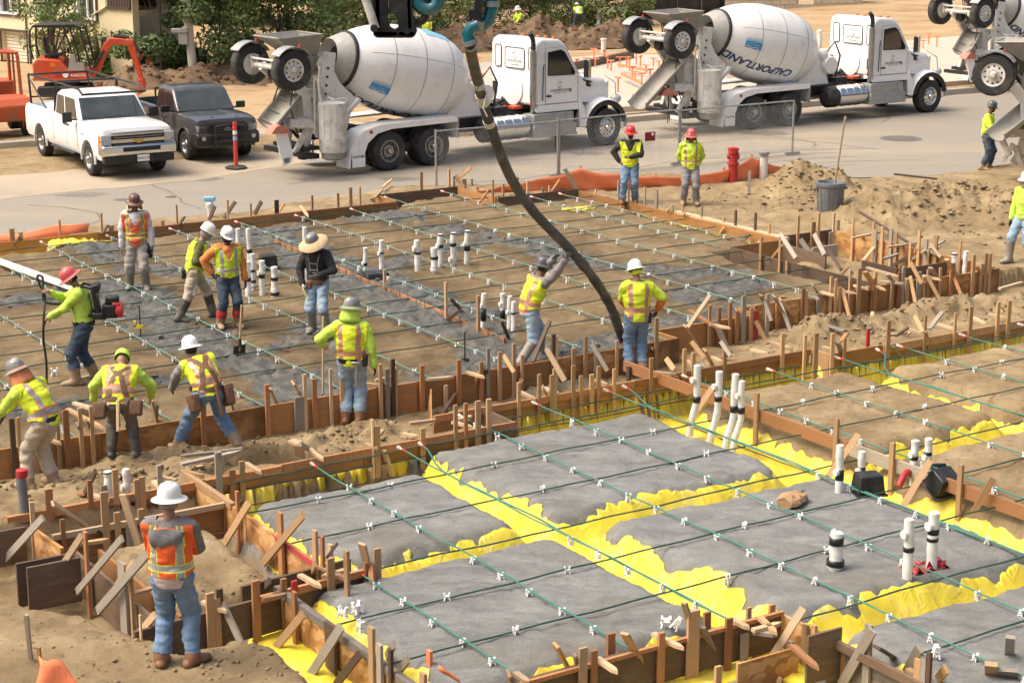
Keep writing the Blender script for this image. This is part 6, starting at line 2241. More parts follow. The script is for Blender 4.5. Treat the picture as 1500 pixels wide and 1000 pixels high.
  b.box((5.60,y*.98,.92),(1.45,.5,.34)).box((5.62,y*1.06,.62),(1.55,.42,.26)).box((5.62,y*1.12,.47),(1.6,.34,.06)).box((5.62,y*1.24,.77),(1.5,.06,.05))
  b.build('step_box','galv',T,bevel=.012)
  b=MB()
  b.lathe([(.30,3.62),(.335,3.66),(.335,4.78),(.30,4.82)],26,axis='x',c=(0,y*.86,.76))
  for x in (3.95,4.25,4.55):
   b.lathe([(.337,x - .04),(.348,x - .03),(.348,x+.03),(.337,x+.04)],26,axis='x',c=(0,y*.86,.76),cap=False)
  b.build('fuel_tank','chrome',T)
  MB().lathe([(.22,3.2),(.33,3.3),(.34,3.62)],22,axis='x',c=(0,y*.86,.74)).build('tank_end','flat_black',T)
  b=MB()
  b.box((6.72,y*1.36,2.28),(.10,.20,.52)).tube([(6.55,y*1.06,2.2),(6.7,y*1.36,2.12)],.02,6).tube([(6.55,y*1.06,2.1),(6.7,y*1.3,1.98)],.02,6)
  b.build('mirror','chrome',T,bevel=.02)
  MB().box((6.655,y*1.36,2.28),(.02,.17,.48)).build('mirror_face','flat_black',T)
  g=[]
  for k in range(15):
   a=R(-2+176*k/14)
   x,z=7.6+.80*math.cos(a),.55+.80*math.sin(a)
   g.append([(x,y*1.20,z - .03),(x,y*1.15,z),(x,y*.70,z+.06),(x,y*.70,z),(x,y*1.15,z - .06)])
  b=MB()
  b.loft(g)
  b.prism([(6.62,1.45),(6.80,1.10),(6.86,.62),(6.62,.62),(6.60,1.3)],y*1.14 - .03,y*1.14+.03)
  b.build('front_fender','white_paint',T)
  g=[]
  for k in range(15):
   a=R(8+164*k/14)
   x,z=7.6+.76*math.cos(a),.55+.76*math.sin(a)
   x2,z2=7.6+.62*math.cos(a),.55+.62*math.sin(a)
   g.append([(x,y*1.212,z),(x,y*1.06,z),(x2,y*1.06,z2),(x2,y*1.20,z2)])
  MB().loft(g).build('wheel_arch','flat_black',T)
  b=MB()
  b.ball((8.2,y*.88,1.28),.17,14,8,sc=(1.1,.8,.8))
  b.build('headlight','lamp_glass',T)
  MB().prism([(6.86,1.95),(7.25,1.86),(7.18,1.70),(6.98,1.74)],y*.93 - .02,y*.93+.02).build('hood_vent','flat_black',T)
  MB().lathe([(.07,-.02),(.07,.02)],14,axis='y',c=(7.22,y*.93,1.80),sc=(.6,1.2)).build('hood_badge','chrome',T)
 for y0,y1 in ((-.98,-.72),(-.52,.36),(.54,.82)):
  pl=rounded(min(y0,y1) - (0),max(y0,y1),2.30,2.88 if y0==-.52 else 2.92,.07)
  MB().prism(pl,5.088,5.096,plane='yz').build('rear_window','white_paint',T)
  gasket(T,[(5.085,a,c) for a,c in pl],.012)
 logo_swirl(T,(5.082,-.08,2.66),.10,'x','galv')
 text_on(T,'CALPORTLAND',.10,(5.081,-.08,2.50),(R(90),0,R(-90)),'galv',.001)
 text_on(T,'Ready Mixed',.06,(5.081,-.08,2.40),(R(90),0,R(-90)),'grey_print',.001)
 for y in (-.86,.86):
  MB().prism(rounded(y - .07,y+.07,1.52,1.86,.02),5.07,5.09,plane='yz').build('rear_vent','flat_black',T)
 MB().lathe([(.48,5.086),(.44,5.08)],24,axis='x',c=(0,.05,1.72)).build('rear_plate','white_paint',T)
 MB().box((5.07,-.93,1.38),(.05,.18,.14)).build('tail_lamp','red_lamp',T)
 ws=MB()
 ws.add([(6.235,-.93,2.86),(6.71,-.96,2.16),(6.71,.96,2.16),(6.235,.93,2.86),(6.245,-.93,2.87),(6.72,-.96,2.17),(6.72,.96,2.17),(6.245,.93,2.87)],[(0,1,2,3),(4,5,6,7),(0,1,5,4),(1,2,6,5),(2,3,7,6),(3,0,4,7)])
 ws.build('windshield','glass_dark',T)
 for k in range(5):
  MB().ball((6.0,-.7+.35*k,3.14),.05,8,5,sc=(1.6,1,.8)).build('roof_lamp','amber',T)
 g=[]
 for x,w,z in ((6.70,.98,2.10),(7.0,.95,2.06),(7.5,.86,1.96),(7.95,.74,1.84),(8.08,.68,1.72)):
  ring=[]
  for yy,zz in ((-1,.62),(-1,.9),(-.96,.965),(-.85,1.0),(0,1.025),(.85,1.0),(.96,.965),(1,.9),(1,.62)):
   ring.append((x,yy*w,zz*z))
  g.append(ring)
 MB().loft(g).build('hood','white_paint',T,bevel=.015)
 gr=MB().box((8.12,0,1.38),(.06,1.25,.82)).build('grille','chrome',T,bevel=.02)
 sl=MB().box((0,0,0),(.02,1.1,.03)).mesh('slat',['flat_black'])
 for k in range(8):
  link('slat',sl,gr,loc=(8.16,0,1.08+k*.085))
 b=MB()
 b.box((8.25,0,.62),(.16,2.3,.36))
 b.build('bumper','chrome',T,bevel=.04)
 b=MB()
 b.tube([(8.16,-.95,1.3),(8.2,-.85,1.75),(8.05,-.5,1.95)],.018,6)
 b.build('hood_mirror_arm','chrome',T)
 b=MB()
 b.tube([(5.22,-.86,1.02),(5.0,-1.0,1.18),(4.98,-1.06,1.4),(4.98,-1.06,2.9)],.062,14)
 b.tube([(4.98,-1.06,1.42),(4.98,-1.06,2.85)],.092,16)
 b.build('exhaust_stack','steel',T)
 MB().tube([(4.98,-1.06,2.88),(4.98,-1.06,3.12),(4.93,-1.06,3.25),(4.84,-1.06,3.34)],.068,12).build('stack_tip','rubber',T)
 b=MB()
 b.tube([(5.3,-1.09,1.45),(5.3,-1.12,2.4),(5.36,-1.1,2.45)],.017,6)
 b.build('grab_bar','flat_black',T)
 return T,drum
def mark_drum(drum,ua,a0,blue_u,blue_a,tilt=0.0):
 """printed lettering and blue label of one drum"""
 drum_text(drum,'CALPORTLAND',.36,ua,a0,'navy_print',True,.012,.12,tilt)
 w=.045
 drum_patch(drum,'blue_label',blue_u - w*1.35,blue_u+w*1.35,blue_a - .10,blue_a+.10,'blue_print')
 drum_patch(drum,'pale_label',blue_u - w*1.35,blue_u+w*1.15,blue_a+.11,blue_a+.16,'pale_blue_print')
 for k in range(3):
  MB().tube([drum_pt(blue_u - w*1.2+w*2.2*j/8,blue_a - .06+.05*k+.018*math.sin(j*1.4+k),.012) for j in range(9)],.010,4).build('wave_mark','pale_blue_print' if k else 'white_paint',drum)
 drum_text(drum,'ready mixed concrete',.055,blue_u,blue_a+.19,'blue_print',True)
def place(T,px,py,z,heading,local):
 """puts the truck so that a local point stands at a surveyed ground point"""
 p=at(px,py,z)
 c,s=math.cos(heading),math.sin(heading)
 T.rotation_euler=(0,0,heading)
 T.location=(p.x - (c*local[0] - s*local[1]),p.y - (s*local[0]+c*local[1]),z)
def clone_tree(T,label):
 r=dup(T,(0,0,0),0,label)
 return r
mat('salmon_rubber',(.62,.19,.12),.7,base2=(.5,.15,.1),scale=6,dirt=(.4,.34,.28),dirt_scale=4,dirt_amt=.5)
mat('drum_cone',(.40,.385,.35),.55,base2=(.30,.285,.25),scale=3,dirt=(.5,.47,.42),dirt_scale=2,dirt_amt=.5)
MIX,DRUM=build_mixer()
MIX2=clone_tree(MIX,'white concrete mixer truck in the middle of the road with its long chute lowered')
MIX3=clone_tree(MIX,'third white mixer truck, waiting in front of the middle one at the far right')
MIX4=clone_tree(MIX,'white mixer truck at the right edge, its raised wheel above a worker')
def kid(o,nm):
 return [c for c in children(o) if c.name.split('.')[0]==nm][0]
mark_drum(DRUM,.40,-1.24,.28,-.60,.05)
mark_drum(kid(MIX2,'drum'),.40,-.70,.28,-.16,.05)
mark_drum(kid(MIX3,'drum'),.42,-.9,.33,-.4)
mark_drum(kid(MIX4,'drum'),.42,-.9,.33,-.4)
drum_patch(DRUM,'pale_label',.60,.78,1.05,1.45,'pale_blue_print')
place(MIX,572,250,-.08,R(38.0),(0,-1.23))
place(MIX2,1105,190,-.08,R(33.8),(0,-1.23))
HB=R(33)
P3=at(1443,20,2.74)
c_,s_=math.cos(HB),math.sin(HB)
MIX3.rotation_euler=(0,0,HB)
MIX3.location=(P3.x - (c_*-2.85+s_*1.15),P3.y - (s_*-2.85 - c_*1.15),-.08)
H4=R(-24)
P4=at(1455,110,2.72)
c_,s_=math.cos(H4),math.sin(H4)
MIX4.rotation_euler=(0,0,H4)
MIX4.location=(P4.x - (c_*-2.85+s_*1.15),P4.y - (s_*-2.85 - c_*1.15),-.1)
for T_ in (MIX,MIX2,MIX3,MIX4):
 T_['group']='concrete mixer trucks'
def long_chute(T,a=(-2.0,-.15,2.25),c=(-4.15,-.75,.95)):
 p0,p1=Vector(a),Vector(c)
 dd=(p1 - p0).normalized()
 sd=dd.cross(Vector((0,0,1))).normalized()
 up=sd.cross(dd)
 g=[]
 w=.34
 for p in (p0,p0.lerp(p1,.5),p1):
  g.append([p+sd*w*math.cos(math.pi*(1+k/8))+up*(w*.8*math.sin(math.pi*(1+k/8))+w*.35) for k in range(9)]+[p+sd*w*.9*math.cos(math.pi*(1+k/8))+up*(w*.7*math.sin(math.pi*(1+k/8))+w*.35) for k in range(8,-1,-1)])
 b=MB()
 b.loft(g)
 for s in (-1,1):
  b.tube([p0+sd*w*s+up*w*.37,p1+sd*w*s+up*w*.37],.025,6)
 b.build('chute_extension','mixer_metal',T)
long_chute(MIX2)
for nm in ('chute','hanging_flap','flap_print'):
 bpy.data.objects.remove(kid(MIX2,nm))
long_chute(MIX4,(-1.9,-.3,2.0),(-2.65,-1.25,1.30))
for nm in ('chute','rubber_skirt','hanging_flap','flap_print','chute_hydraulics'):
 bpy.data.objects.remove(kid(MIX4,nm))
# pickups
def cut_arches(me,cuts,r,w):
 o=link('tmp',me)
 mods=[]
 for (x,z) in cuts:
  c=MB().lathe([(r,-w),(r,w)],28,axis='y',c=(x,0,z)).build('cutter','flat_black')
  m=o.modifiers.new('b','BOOLEAN')
  m.object=c
  m.operation='DIFFERENCE'
  m.solver='EXACT'
  mods.append(c)
 dg=bpy.context.evaluated_depsgraph_get()
 out=bpy.data.meshes.new_from_object(o.evaluated_get(dg))
 bpy.data.objects.remove(o)
 for c in mods:
  bpy.data.objects.remove(c)
 out.name='body'
 return out
def build_pickup(kind):
 S=kind=='white'
 if S:
  T=thing('pickup_truck','white pickup truck with a black ladder rack and chrome bumper','pickup')
  paint,wb,hw,belt,hood,roof,fr,rr,cab0,cab1='white_paint',3.95,1.0,1.32,1.30,1.98,1.0,1.35,-.66,-2.80
  tr=.42
 else:
  T=thing('pickup_truck','dark grey pickup truck with a black bull bar beside the white one','pickup')
  paint,wb,hw,belt,hood,roof,fr,rr,cab0,cab1='charcoal_paint',3.22,.92,1.20,1.17,1.84,.92,1.2,-.60,-2.36
  tr=.39
 zb=.46 if S else .40
 xs=[(fr,.90,hood - .12),(fr - .05,.95,hood - .03),(fr - .3,.97,hood+.01),(.3,1.0,hood+.03),(cab0,1.0,belt),(cab1,1.0,belt+.01),(cab1 - .06,1.0,belt+.02),(-wb - rr,.97,belt+.02)]
 g=[]
 for x,w,zt in xs:
  W_=hw*w
  g.append([(x,-W_*.94,zb),(x,-W_,zb+.16),(x,-W_*1.005,zt*.62),(x,-W_,zt - .16),(x,-W_*.965,zt - .03),(x,-W_*.90,zt),(x,-W_*.5,zt+.02),(x,W_*.5,zt+.02),(x,W_*.90,zt),(x,W_*.965,zt - .03),(x,W_,zt - .16),(x,W_*1.005,zt*.62),(x,W_,zb+.16),(x,W_*.94,zb)])
 b=MB()
 b.loft(g)
 me=b.mesh('body',[paint])
 o=link('tmp',me)
 bed=MB().box(((cab1 - .08 - wb - rr)/2 - .0,0,belt+.2),(wb+rr+cab1 - .22,hw*1.72,.9)).build('cutter','flat_black')
 m=o.modifiers.new('b','BOOLEAN')
 m.object=bed
 m.operation='DIFFERENCE'
 dg=bpy.context.evaluated_depsgraph_get()
 me=bpy.data.meshes.new_from_object(o.evaluated_get(dg))
 bpy.data.objects.remove(o)
 bpy.data.objects.remove(bed)
 me=cut_arches(me,[(0,tr),(-wb,tr)],tr+.09,2)
 me.polygons.foreach_set('use_smooth',[True]*len(me.polygons))
 me.set_sharp_from_angle(angle=R(28))
 ob=link('body',me,T)
 bv=ob.modifiers.new('bevel','BEVEL')
 bv.width=.03
 bv.segments=3
 bv.limit_method='ANGLE'
 bv.angle_limit=R(40)
 MB().box((-wb/2+.0,0,.62),(wb+fr+rr - .3,hw*1.35,.34)).build('underbody','flat_black',T)
 wt=hw*.83
 wbm=hw*.93
 x0,x1=cab0,cab1
 rf,rb=cab0 - (.66 if S else .62),cab1+.10
 b=MB()
 lo=[(x0,-wbm,belt),(x1,-wbm,belt),(x1,wbm,belt),(x0,wbm,belt)]
 rg1=[(rf+.10,-wt*1.03,roof - .09),(rb - .04,-wt*1.03,roof - .09),(rb - .04,wt*1.03,roof - .09),(rf+.10,wt*1.03,roof - .09)]
 rg2=[(rf - .04,-wt*.93,roof - .015),(rb+.08,-wt*.93,roof - .015),(rb+.08,wt*.93,roof - .015),(rf - .04,wt*.93,roof - .015)]
 rg3=[(rf - .3,-wt*.6,roof+.012),(rb+.3,-wt*.6,roof+.012),(rb+.3,wt*.6,roof+.012),(rf - .3,wt*.6,roof+.012)]
 b.loft([lo,rg1,rg2,rg3])
 b.build('roof',paint,T,bevel=.06,seg=4)
 for y in (-.34,.34):
  MB().tube([(fr - .2,y*1.05,hood+.022),(.2,y,hood+.042),(cab0+.1,y*.9,belt+.022)],.02,6).build('hood_crease',paint,T)
 for y in (-.35,.3):
  MB().tube([(cab0 - .02,y,belt+.03),(cab0 - .10,y+.28,belt+.085)],.012,5).build('wiper','flat_black',T)
 def gl(p,name,m,thick=.012):
  p=[Vector(q) for q in p]
  n=(p[1] - p[0]).cross(p[2] - p[0]).normalized()
  c=sum(p,Vector())/len(p)
  if n.dot(c - Vector(((x0+x1)/2,0,belt)))<0:
   n=-n
  k=len(p)
  mb=MB()
  mb.add([q+n*thick for q in p]+[q - n*.02 for q in p],[tuple(range(k)),tuple(range(k,2*k))]+[(i,(i+1) % k,(i+1) % k+k,i+k) for i in range(k)])
  return mb.build(name,m,T)
 def L3(a,c,t):
  return tuple(a[i]+(c[i] - a[i])*t for i in range(3))
 A0,B0,C0,D0=lo[0],rg1[0],rg1[3],lo[3]
 gl([L3(L3(A0,D0,.03),L3(B0,C0,.03),.05),L3(L3(A0,D0,.04),L3(B0,C0,.05),.95),L3(L3(A0,D0,.96),L3(B0,C0,.95),.95),L3(L3(A0,D0,.97),L3(B0,C0,.97),.05)],'windshield','glass_grey')
 A0,B0,C0,D0=lo[1],rg1[1],rg1[2],lo[2]
 gl([L3(L3(A0,D0,.12),L3(B0,C0,.12),.1),L3(L3(A0,D0,.12),L3(B0,C0,.12),.9),L3(L3(A0,D0,.88),L3(B0,C0,.88),.9),L3(L3(A0,D0,.88),L3(B0,C0,.88),.1)],'rear_window','glass_dark')
 for sgn,(ia,ib,ic,id_) in ((-1,(0,0,1,1)),(1,(3,3,2,2))):
  A0,B0,C0,D0=lo[ia],rg1[ib],rg1[ic],lo[id_]
  for u0,u1 in ((.13,.55),(.60,.93)):
   q=[L3(L3(A0,D0,u0),L3(B0,C0,u0),.06),L3(L3(A0,D0,u0+(.02 if u0<.3 else 0)),L3(B0,C0,u0 - (.10 if u0<.3 else 0)+.02),.92),L3(L3(A0,D0,u1),L3(B0,C0,u1),.92),L3(L3(A0,D0,u1),L3(B0,C0,u1),.06)]
   gl(q,'side_window','glass_dark')
  for xs_ in (cab0 - .12,cab0 - (.98 if S else 1.0),cab1+.06):
   MB().box((xs_,sgn*hw*1.002,(zb+belt)/2+.05),(.010,.012,belt - zb - .22)).build('door_seam','flat_black',T)
  for xs_ in (cab0 - .85,cab0 - 1.12):
   MB().box((xs_,sgn*(hw+.012),belt - .16),(.20,.03,.035)).build('door_handle','flat_black' if S else 'charcoal_paint',T)
  mb=MB()
  mb.box((cab0 - .28,sgn*(hw+.20),belt+.10),(.12,.24,.26 if S else .18)).tube([(cab0 - .25,sgn*hw*.95,belt+.02),(cab0 - .27,sgn*(hw+.12),belt+.05)],.03,6)
  mb.build('mirror','flat_black',T,bevel=.03)
  MB().box((-wb/2+.0,sgn*(hw - .02),zb - .02),(1.9,.16,.06)).build('running_board','flat_black',T,bevel=.02)
  for xx in (0,-wb):
   gx=[]
   for k in range(13):
    a=R(-8+196*k/12)
    r0,r1=tr+.085,tr+(.115 if S else .14)
    gx.append([(xx+r0*math.cos(a),sgn*(hw - .03),tr+r0*math.sin(a)),(xx+r0*math.cos(a),sgn*(hw+.02),tr+r0*math.sin(a)),(xx+r1*math.cos(a),sgn*(hw+.02),tr+r1*math.sin(a)),(xx+r1*math.cos(a),sgn*(hw - .03),tr+r1*math.sin(a))])
   MB().loft(gx).build('arch_trim',paint,T)
   wheel(T,'pickup_'+kind,(xx,sgn*(hw - .13),tr),sgn<0,r=tr,w=.27,rim_r=tr*.60,rim_mat='steel',tyre_mat='rubber',holes=8,deep=.05)
 zg=hood - .34
 if S:
  b=MB()
  b.box((fr+.02,0,zg+.18),(.07,1.42,.05)).box((fr+.02,0,zg - .16),(.07,1.42,.05)).box((fr+.035,0,zg+.01),(.06,1.44,.09))
  b.build('grille_bar','chrome',T,bevel=.01)
  gr=MB().box((fr - .01,0,zg+.01),(.06,1.42,.42)).build('grille','flat_black',T)
  sl=MB().box((0,0,0),(.03,1.3,.018)).mesh('slat',['steel'])
  for k in range(6):
   link('slat',sl,gr,loc=(fr+.03,0,zg - .14+k*.06))
  MB().prism([(-.13,-.035),(-.045,-.035),(-.045,-.06),(.045,-.06),(.045,-.035),(.13,-.035),(.16,.035),(.045,.035),(.045,.06),(-.045,.06),(-.045,.035),(-.16,.035)],fr+.07,fr+.085,plane='yz').build('badge','amber' if False else 'brass_badge',T,loc=(0,0,zg))
  for sgn in (-1,1):
   hl=MB().box((fr - .05,sgn*(hw - .14),zg+.10),(.16,.27,.17)).box((fr - .06,sgn*(hw - .14),zg - .09),(.14,.27,.16)).build('headlight','lamp_glass',T,bevel=.02)
   MB().box((fr - .10,sgn*(hw - .02),zg),(.12,.05,.30)).build('turn_signal','amber',hl)
   MB().box((fr+.10,sgn*.52,.60),(.06,.18,.10)).build('tow_hook_recess','flat_black',T)
  b=MB()
  b.prism([(fr - .25,.62),(fr+.12,.60),(fr+.16,.70),(fr+.16,.84),(fr+.08,.88),(fr - .25,.88)],-hw*.99,hw*.99)
  b.build('bumper','chrome',T,bevel=.03)
  b=MB()
  b.box((fr+.0,0,.50),(.2,hw*1.9,.22))
  b.build('bumper_valance','flat_black',T,bevel=.03)
  MB().box((fr+.165,.05,.76),(.02,1.0,.11)).build('bumper_inlet','flat_black',T)
  pl=MB().box((fr+.15,.08,.52),(.015,.32,.17)).build('licence_plate','white_paint',T)
  text_on(pl,'96H2173',.085,(fr+.16,.08,.515),(R(90),0,R(90)),'navy_print',.001)
  gasket(T,[(cab0 - .15 - .42*(z - belt)*1.6,y,z+.03) for y,z in ((-.62,belt+.08),(-.2,belt+.02),(.35,belt+.06),(.6,belt+.2),(.62,belt+.42))][:5],.012,'flat_black','dash_edge')
  b=MB()
  zr=roof+.16
  for y in (-.86,.86):
   b.tube([(cab0+.05,y,zr - .12),(cab0 - .25,y,zr),(-wb - rr+.15,y,zr+.02)],.032,8)
   b.tube([(-wb - rr+.25,y,belt),(-wb - rr+.12,y,zr+.02)],.032,8)
   b.tube([(cab1 - .16,y,belt),(cab1+.02,y,zr)],.04,8)
   b.tube([(cab1 - .9,y,belt),(-wb - rr+.2,y,zr - .1)],.025,8)
  for x in (cab0+.05,cab1 - .1,-wb - rr+.14):
   b.tube([(x,-.86,zr - (.12 if x>cab0 - .1 else 0)),(x,.86,zr - (.12 if x>cab0 - .1 else 0))],.03,8)
  b.tube([(cab1 - .12,-.86,belt+.35),(cab1 - .12,.86,belt+.35)],.025,8)
  b.tube([(-wb - rr+.2,-.86,belt+.2),(-wb - rr+.2,.86,belt+.2)],.025,8)
  b.build('ladder_rack','flat_black',T)
  MB().box((-wb - .1,-.45,belt+.02),(.9,.5,.18)).box((-3.1,.2,belt+.03),(.5,1.4,.2)).build('tool_chest','white_paint',T,bevel=.03)
  text_on(T,'2500 HD',.07,(cab0+.28,-hw - .004,1.02),(R(90),0,0),'grey_print',.001)
 else:
  gr=MB().prism([(-.55,-.13),(.55,-.13),(.60,.05),(.52,.16),(-.52,.16),(-.60,.05)],fr - .02,fr+.03,plane='yz').build('grille','flat_black',T,loc=(0,0,zg+.02))
  bar=MB().box((0,0,0),(.03,1.06,.02)).mesh('slat',['charcoal_paint'])
  for k in range(4):
   link('slat',bar,gr,loc=(fr+.04,0,-.09+k*.07))
  MB().lathe([(.11,0),(.11,.02)],20,axis='x',c=(fr+.03,0,zg+.06),sc=(1,.42)).build('badge','steel',T)
  text_on(T,'Ford',.055,(fr+.055,0,zg+.06),(R(90),0,R(90)),'navy_print',.001,.2)
  for sgn in (-1,1):
   MB().prism([(sgn*.58,-.10),(sgn*.86,-.06),(sgn*.88,.10),(sgn*.62,.08)],fr - .14,fr - .0,plane='yz').build('headlight','lamp_glass',T,loc=(0,0,zg+.07))
   MB().lathe([(.06,0),(.06,.03)],14,axis='x',c=(fr+.07,sgn*.72,.66)).build('fog_lamp','lamp_glass',T)
  MB().prism([(fr - .3,.42),(fr+.08,.46),(fr+.10,.72),(fr+.02,.80),(fr - .3,.80)],-hw*.98,hw*.98).build('bumper','flat_black',T,bevel=.04)
  b=MB()
  for y in (-.42,.42):
   b.tube([(fr+.10,y,.42),(fr+.2,y,.62),(fr+.18,y*.98,.98)],.035,8)
  b.tube([(fr+.18,-.42,.97),(fr+.19,0,1.02),(fr+.18,.42,.97)],.035,8).tube([(fr+.2,-.42,.58),(fr+.2,.42,.58)],.03,8)
  b.build('bull_bar','flat_black',T)
  MB().box((cab0 - .98,-.3,belt+.12),(.3,.4,.5)).build('seat_cover','silt_orange',T)
  gl_=[(cab0 - .78,-hw*.90,belt+.10),(cab0 - 1.06,-hw*.90,belt+.10),(cab0 - 1.06,-hw*.86,belt+.38),(cab0 - .82,-hw*.86,belt+.34)]
  MB().add([(x,y - .004,z) for x,y,z in gl_]+[(x,y+.01,z) for x,y,z in gl_],[(0,1,2,3),(7,6,5,4),(0,1,5,4),(1,2,6,5),(2,3,7,6),(3,0,4,7)]).build('vest_on_seat','silt_orange',T)
  b=MB()
  b.box((-wb+.2,.1,belt+.03),(.8,.9,.14))
  b.build('bed_cargo','white_paint',T,bevel=.03)
  b=MB()
  for y in (-.8,.8):
   b.tube([(cab1 - .15,y,belt),(cab1 - .15,y,belt+.5)],.03,8)
  b.tube([(cab1 - .15,-.8,belt+.5),(cab1 - .15,.8,belt+.5)],.03,8)
  b.build('headache_rack','flat_black',T)
 return T
mat('brass_badge',(.62,.40,.12),.3,.8)
PK1=build_pickup('white')
PK2=build_pickup('dark')
HP=R(-58.5)
p_=(at(130,256,-.06)+at(238,248,-.06))/2
PK1.location,PK1.rotation_euler=(p_.x,p_.y,-.06),(0,0,HP)
p_=(at(271,233,-.06)+at(362,226,-.06))/2
PK2.location,PK2.rotation_euler=(p_.x,p_.y,-.06),(0,0,R(-60))
# mini excavator and orange machine
def build_excavator():
 p=at(98,141,-.1)
 T=thing('mini_excavator','red mini excavator with a black canopy reaching its arm over the bank','excavator',p,.06)
 b=MB()
 for y in (-.62,.62):
  path=[(-.75,.05),(.75,.05),(.92,.2),(.85,.42),(-.85,.42),(-.92,.2)]
  b.prism(path,y - .15,y+.15)
 b.build('track','rubber',T,bevel=.04)
 MB().box((0,0,.5),(.8,1.0,.2)).build('undercarriage','flat_black',T)
 blade=MB().box((1.15,0,.25),(.06,1.5,.36)).box((.9,-.4,.3),(.5,.1,.1)).box((.9,.4,.3),(.5,.1,.1)).build('dozer_blade','orange_red',T)
 b=MB()
 b.prism([(-1.0,.66),(.95,.62),(1.0,.78),(.95,.98),(.2,1.0),(-.05,1.32),(-.85,1.4),(-1.02,1.2)],-.68,.68)
 b.build('house','orange_red',T,bevel=.05)
 MB().prism([(-1.03,.62),(.9,.58),(.9,.68),(-1.03,.72)],-.70,.70).build('house_skirt','machine_orange',T)
 MB().prism([(-.3,.72),(.55,.68),(.55,.90),(-.2,.95)],-.692,-.684).build('side_panel','red_paint',T)
 text_on(T,'KUBOTA',.13,(.55,-.70,.80),(R(90),0,0),'white_paint',.002)
 MB().lathe([(.10,0),(.10,.012)],16,axis='y',c=(.12,-.71,.82)).build('badge','white_paint',T)
 MB().prism([(-.4,1.12),(-.2,1.1),(-.22,1.24),(-.38,1.26)],-.69,-.686).build('warning_decal','amber',T)
 b=MB()
 for y in (-.55,.55):
  b.tube([(-.98,y,1.35),(-1.08,y,1.75),(-1.05,y,2.35),(-.9,y,2.52),(.55,y,2.5),(.68,y,2.4),(.98,y,1.0)],.035,8)
  b.tube([(-.45,y,1.35),(-.42,y,2.5)],.025,8).tube([(.1,y,2.5),(.35,y,1.6),(.42,y,1.1)],.03,8)
 b.tube([(.68,-.55,2.4),(.68,.55,2.4)],.03,8).tube([(-1.08,-.55,1.75),(-1.08,.55,1.75)],.03,8)
 b.build('canopy_frame','flat_black',T)
 MB().prism([(-1.0,2.50),(-.85,2.56),(.5,2.56),(.66,2.46),(.6,2.44),(-.95,2.46)],-.62,.62).build('canopy_roof','flat_black',T,bevel=.02)
 MB().box((-.42,0,1.45),(.5,.5,.16)).box((-.62,0,1.78),(.14,.48,.6),rot=(0,-.15,0)).build('seat','flat_black',T,bevel=.05)
 b=MB()
 for y in (-.3,.3):
  b.tube([(.05,y,1.0),(.08,y,1.55)],.025,6)
  b.ball((.08,y,1.58),.05,8,5)
 b.prism([(.1,1.0),(.55,.98),(.45,1.3),(.2,1.35)],-.4,-.1)
 b.build('control_levers','flat_black',T)
 MB().prism([(.2,.98),(.8,.96),(.75,1.2),(.5,1.25),(.45,1.55),(.3,1.5)],-.66,-.4).build('side_screen','galv',T)
 X=lambda L: [(1.0+(x - 1.0)*.74,z) for x,z in L]
 X3=lambda L: [(1.0+(x - 1.0)*.74,y,z) for x,y,z in L]
 b=MB()
 b.prism(X([(1.0,.78),(1.22,.80),(1.75,1.62),(2.0,1.82),(2.9,1.74),(2.95,1.90),(2.45,2.02),(1.82,2.06),(1.5,1.78)]),-.14,.14)
 b.build('boom','orange_red',T,bevel=.03)
 b=MB()
 b.prism(X([(2.60,2.02),(2.95,1.98),(3.06,1.5),(3.32,.62),(3.14,.58),(2.86,1.25),(2.68,1.7)]),-.11,.11)
 b.build('arm','orange_red',T,bevel=.03)
 b=MB()
 for pl,r_ in (([(1.05,-.2,1.0),(1.55,-.2,1.62)],.05),([(2.0,0,2.1),(2.75,0,2.05)],.055),([(2.85,0,1.9),(3.12,.0,1.1)],.045),([(.9,-.1,1.3),(1.1,-.1,1.05),(1.5,-.12,1.55)],.02)):
  MB().tube(X3(pl),r_,8).build('hydraulic_ram','flat_black',T)
 b=MB()
 b.prism(X([(3.12,.62),(3.35,.60),(3.42,.35),(3.28,.10),(3.02,.05),(3.12,.3)]),-.24,.24)
 b.build('bucket','orange_red',T,bevel=.02)
 return T
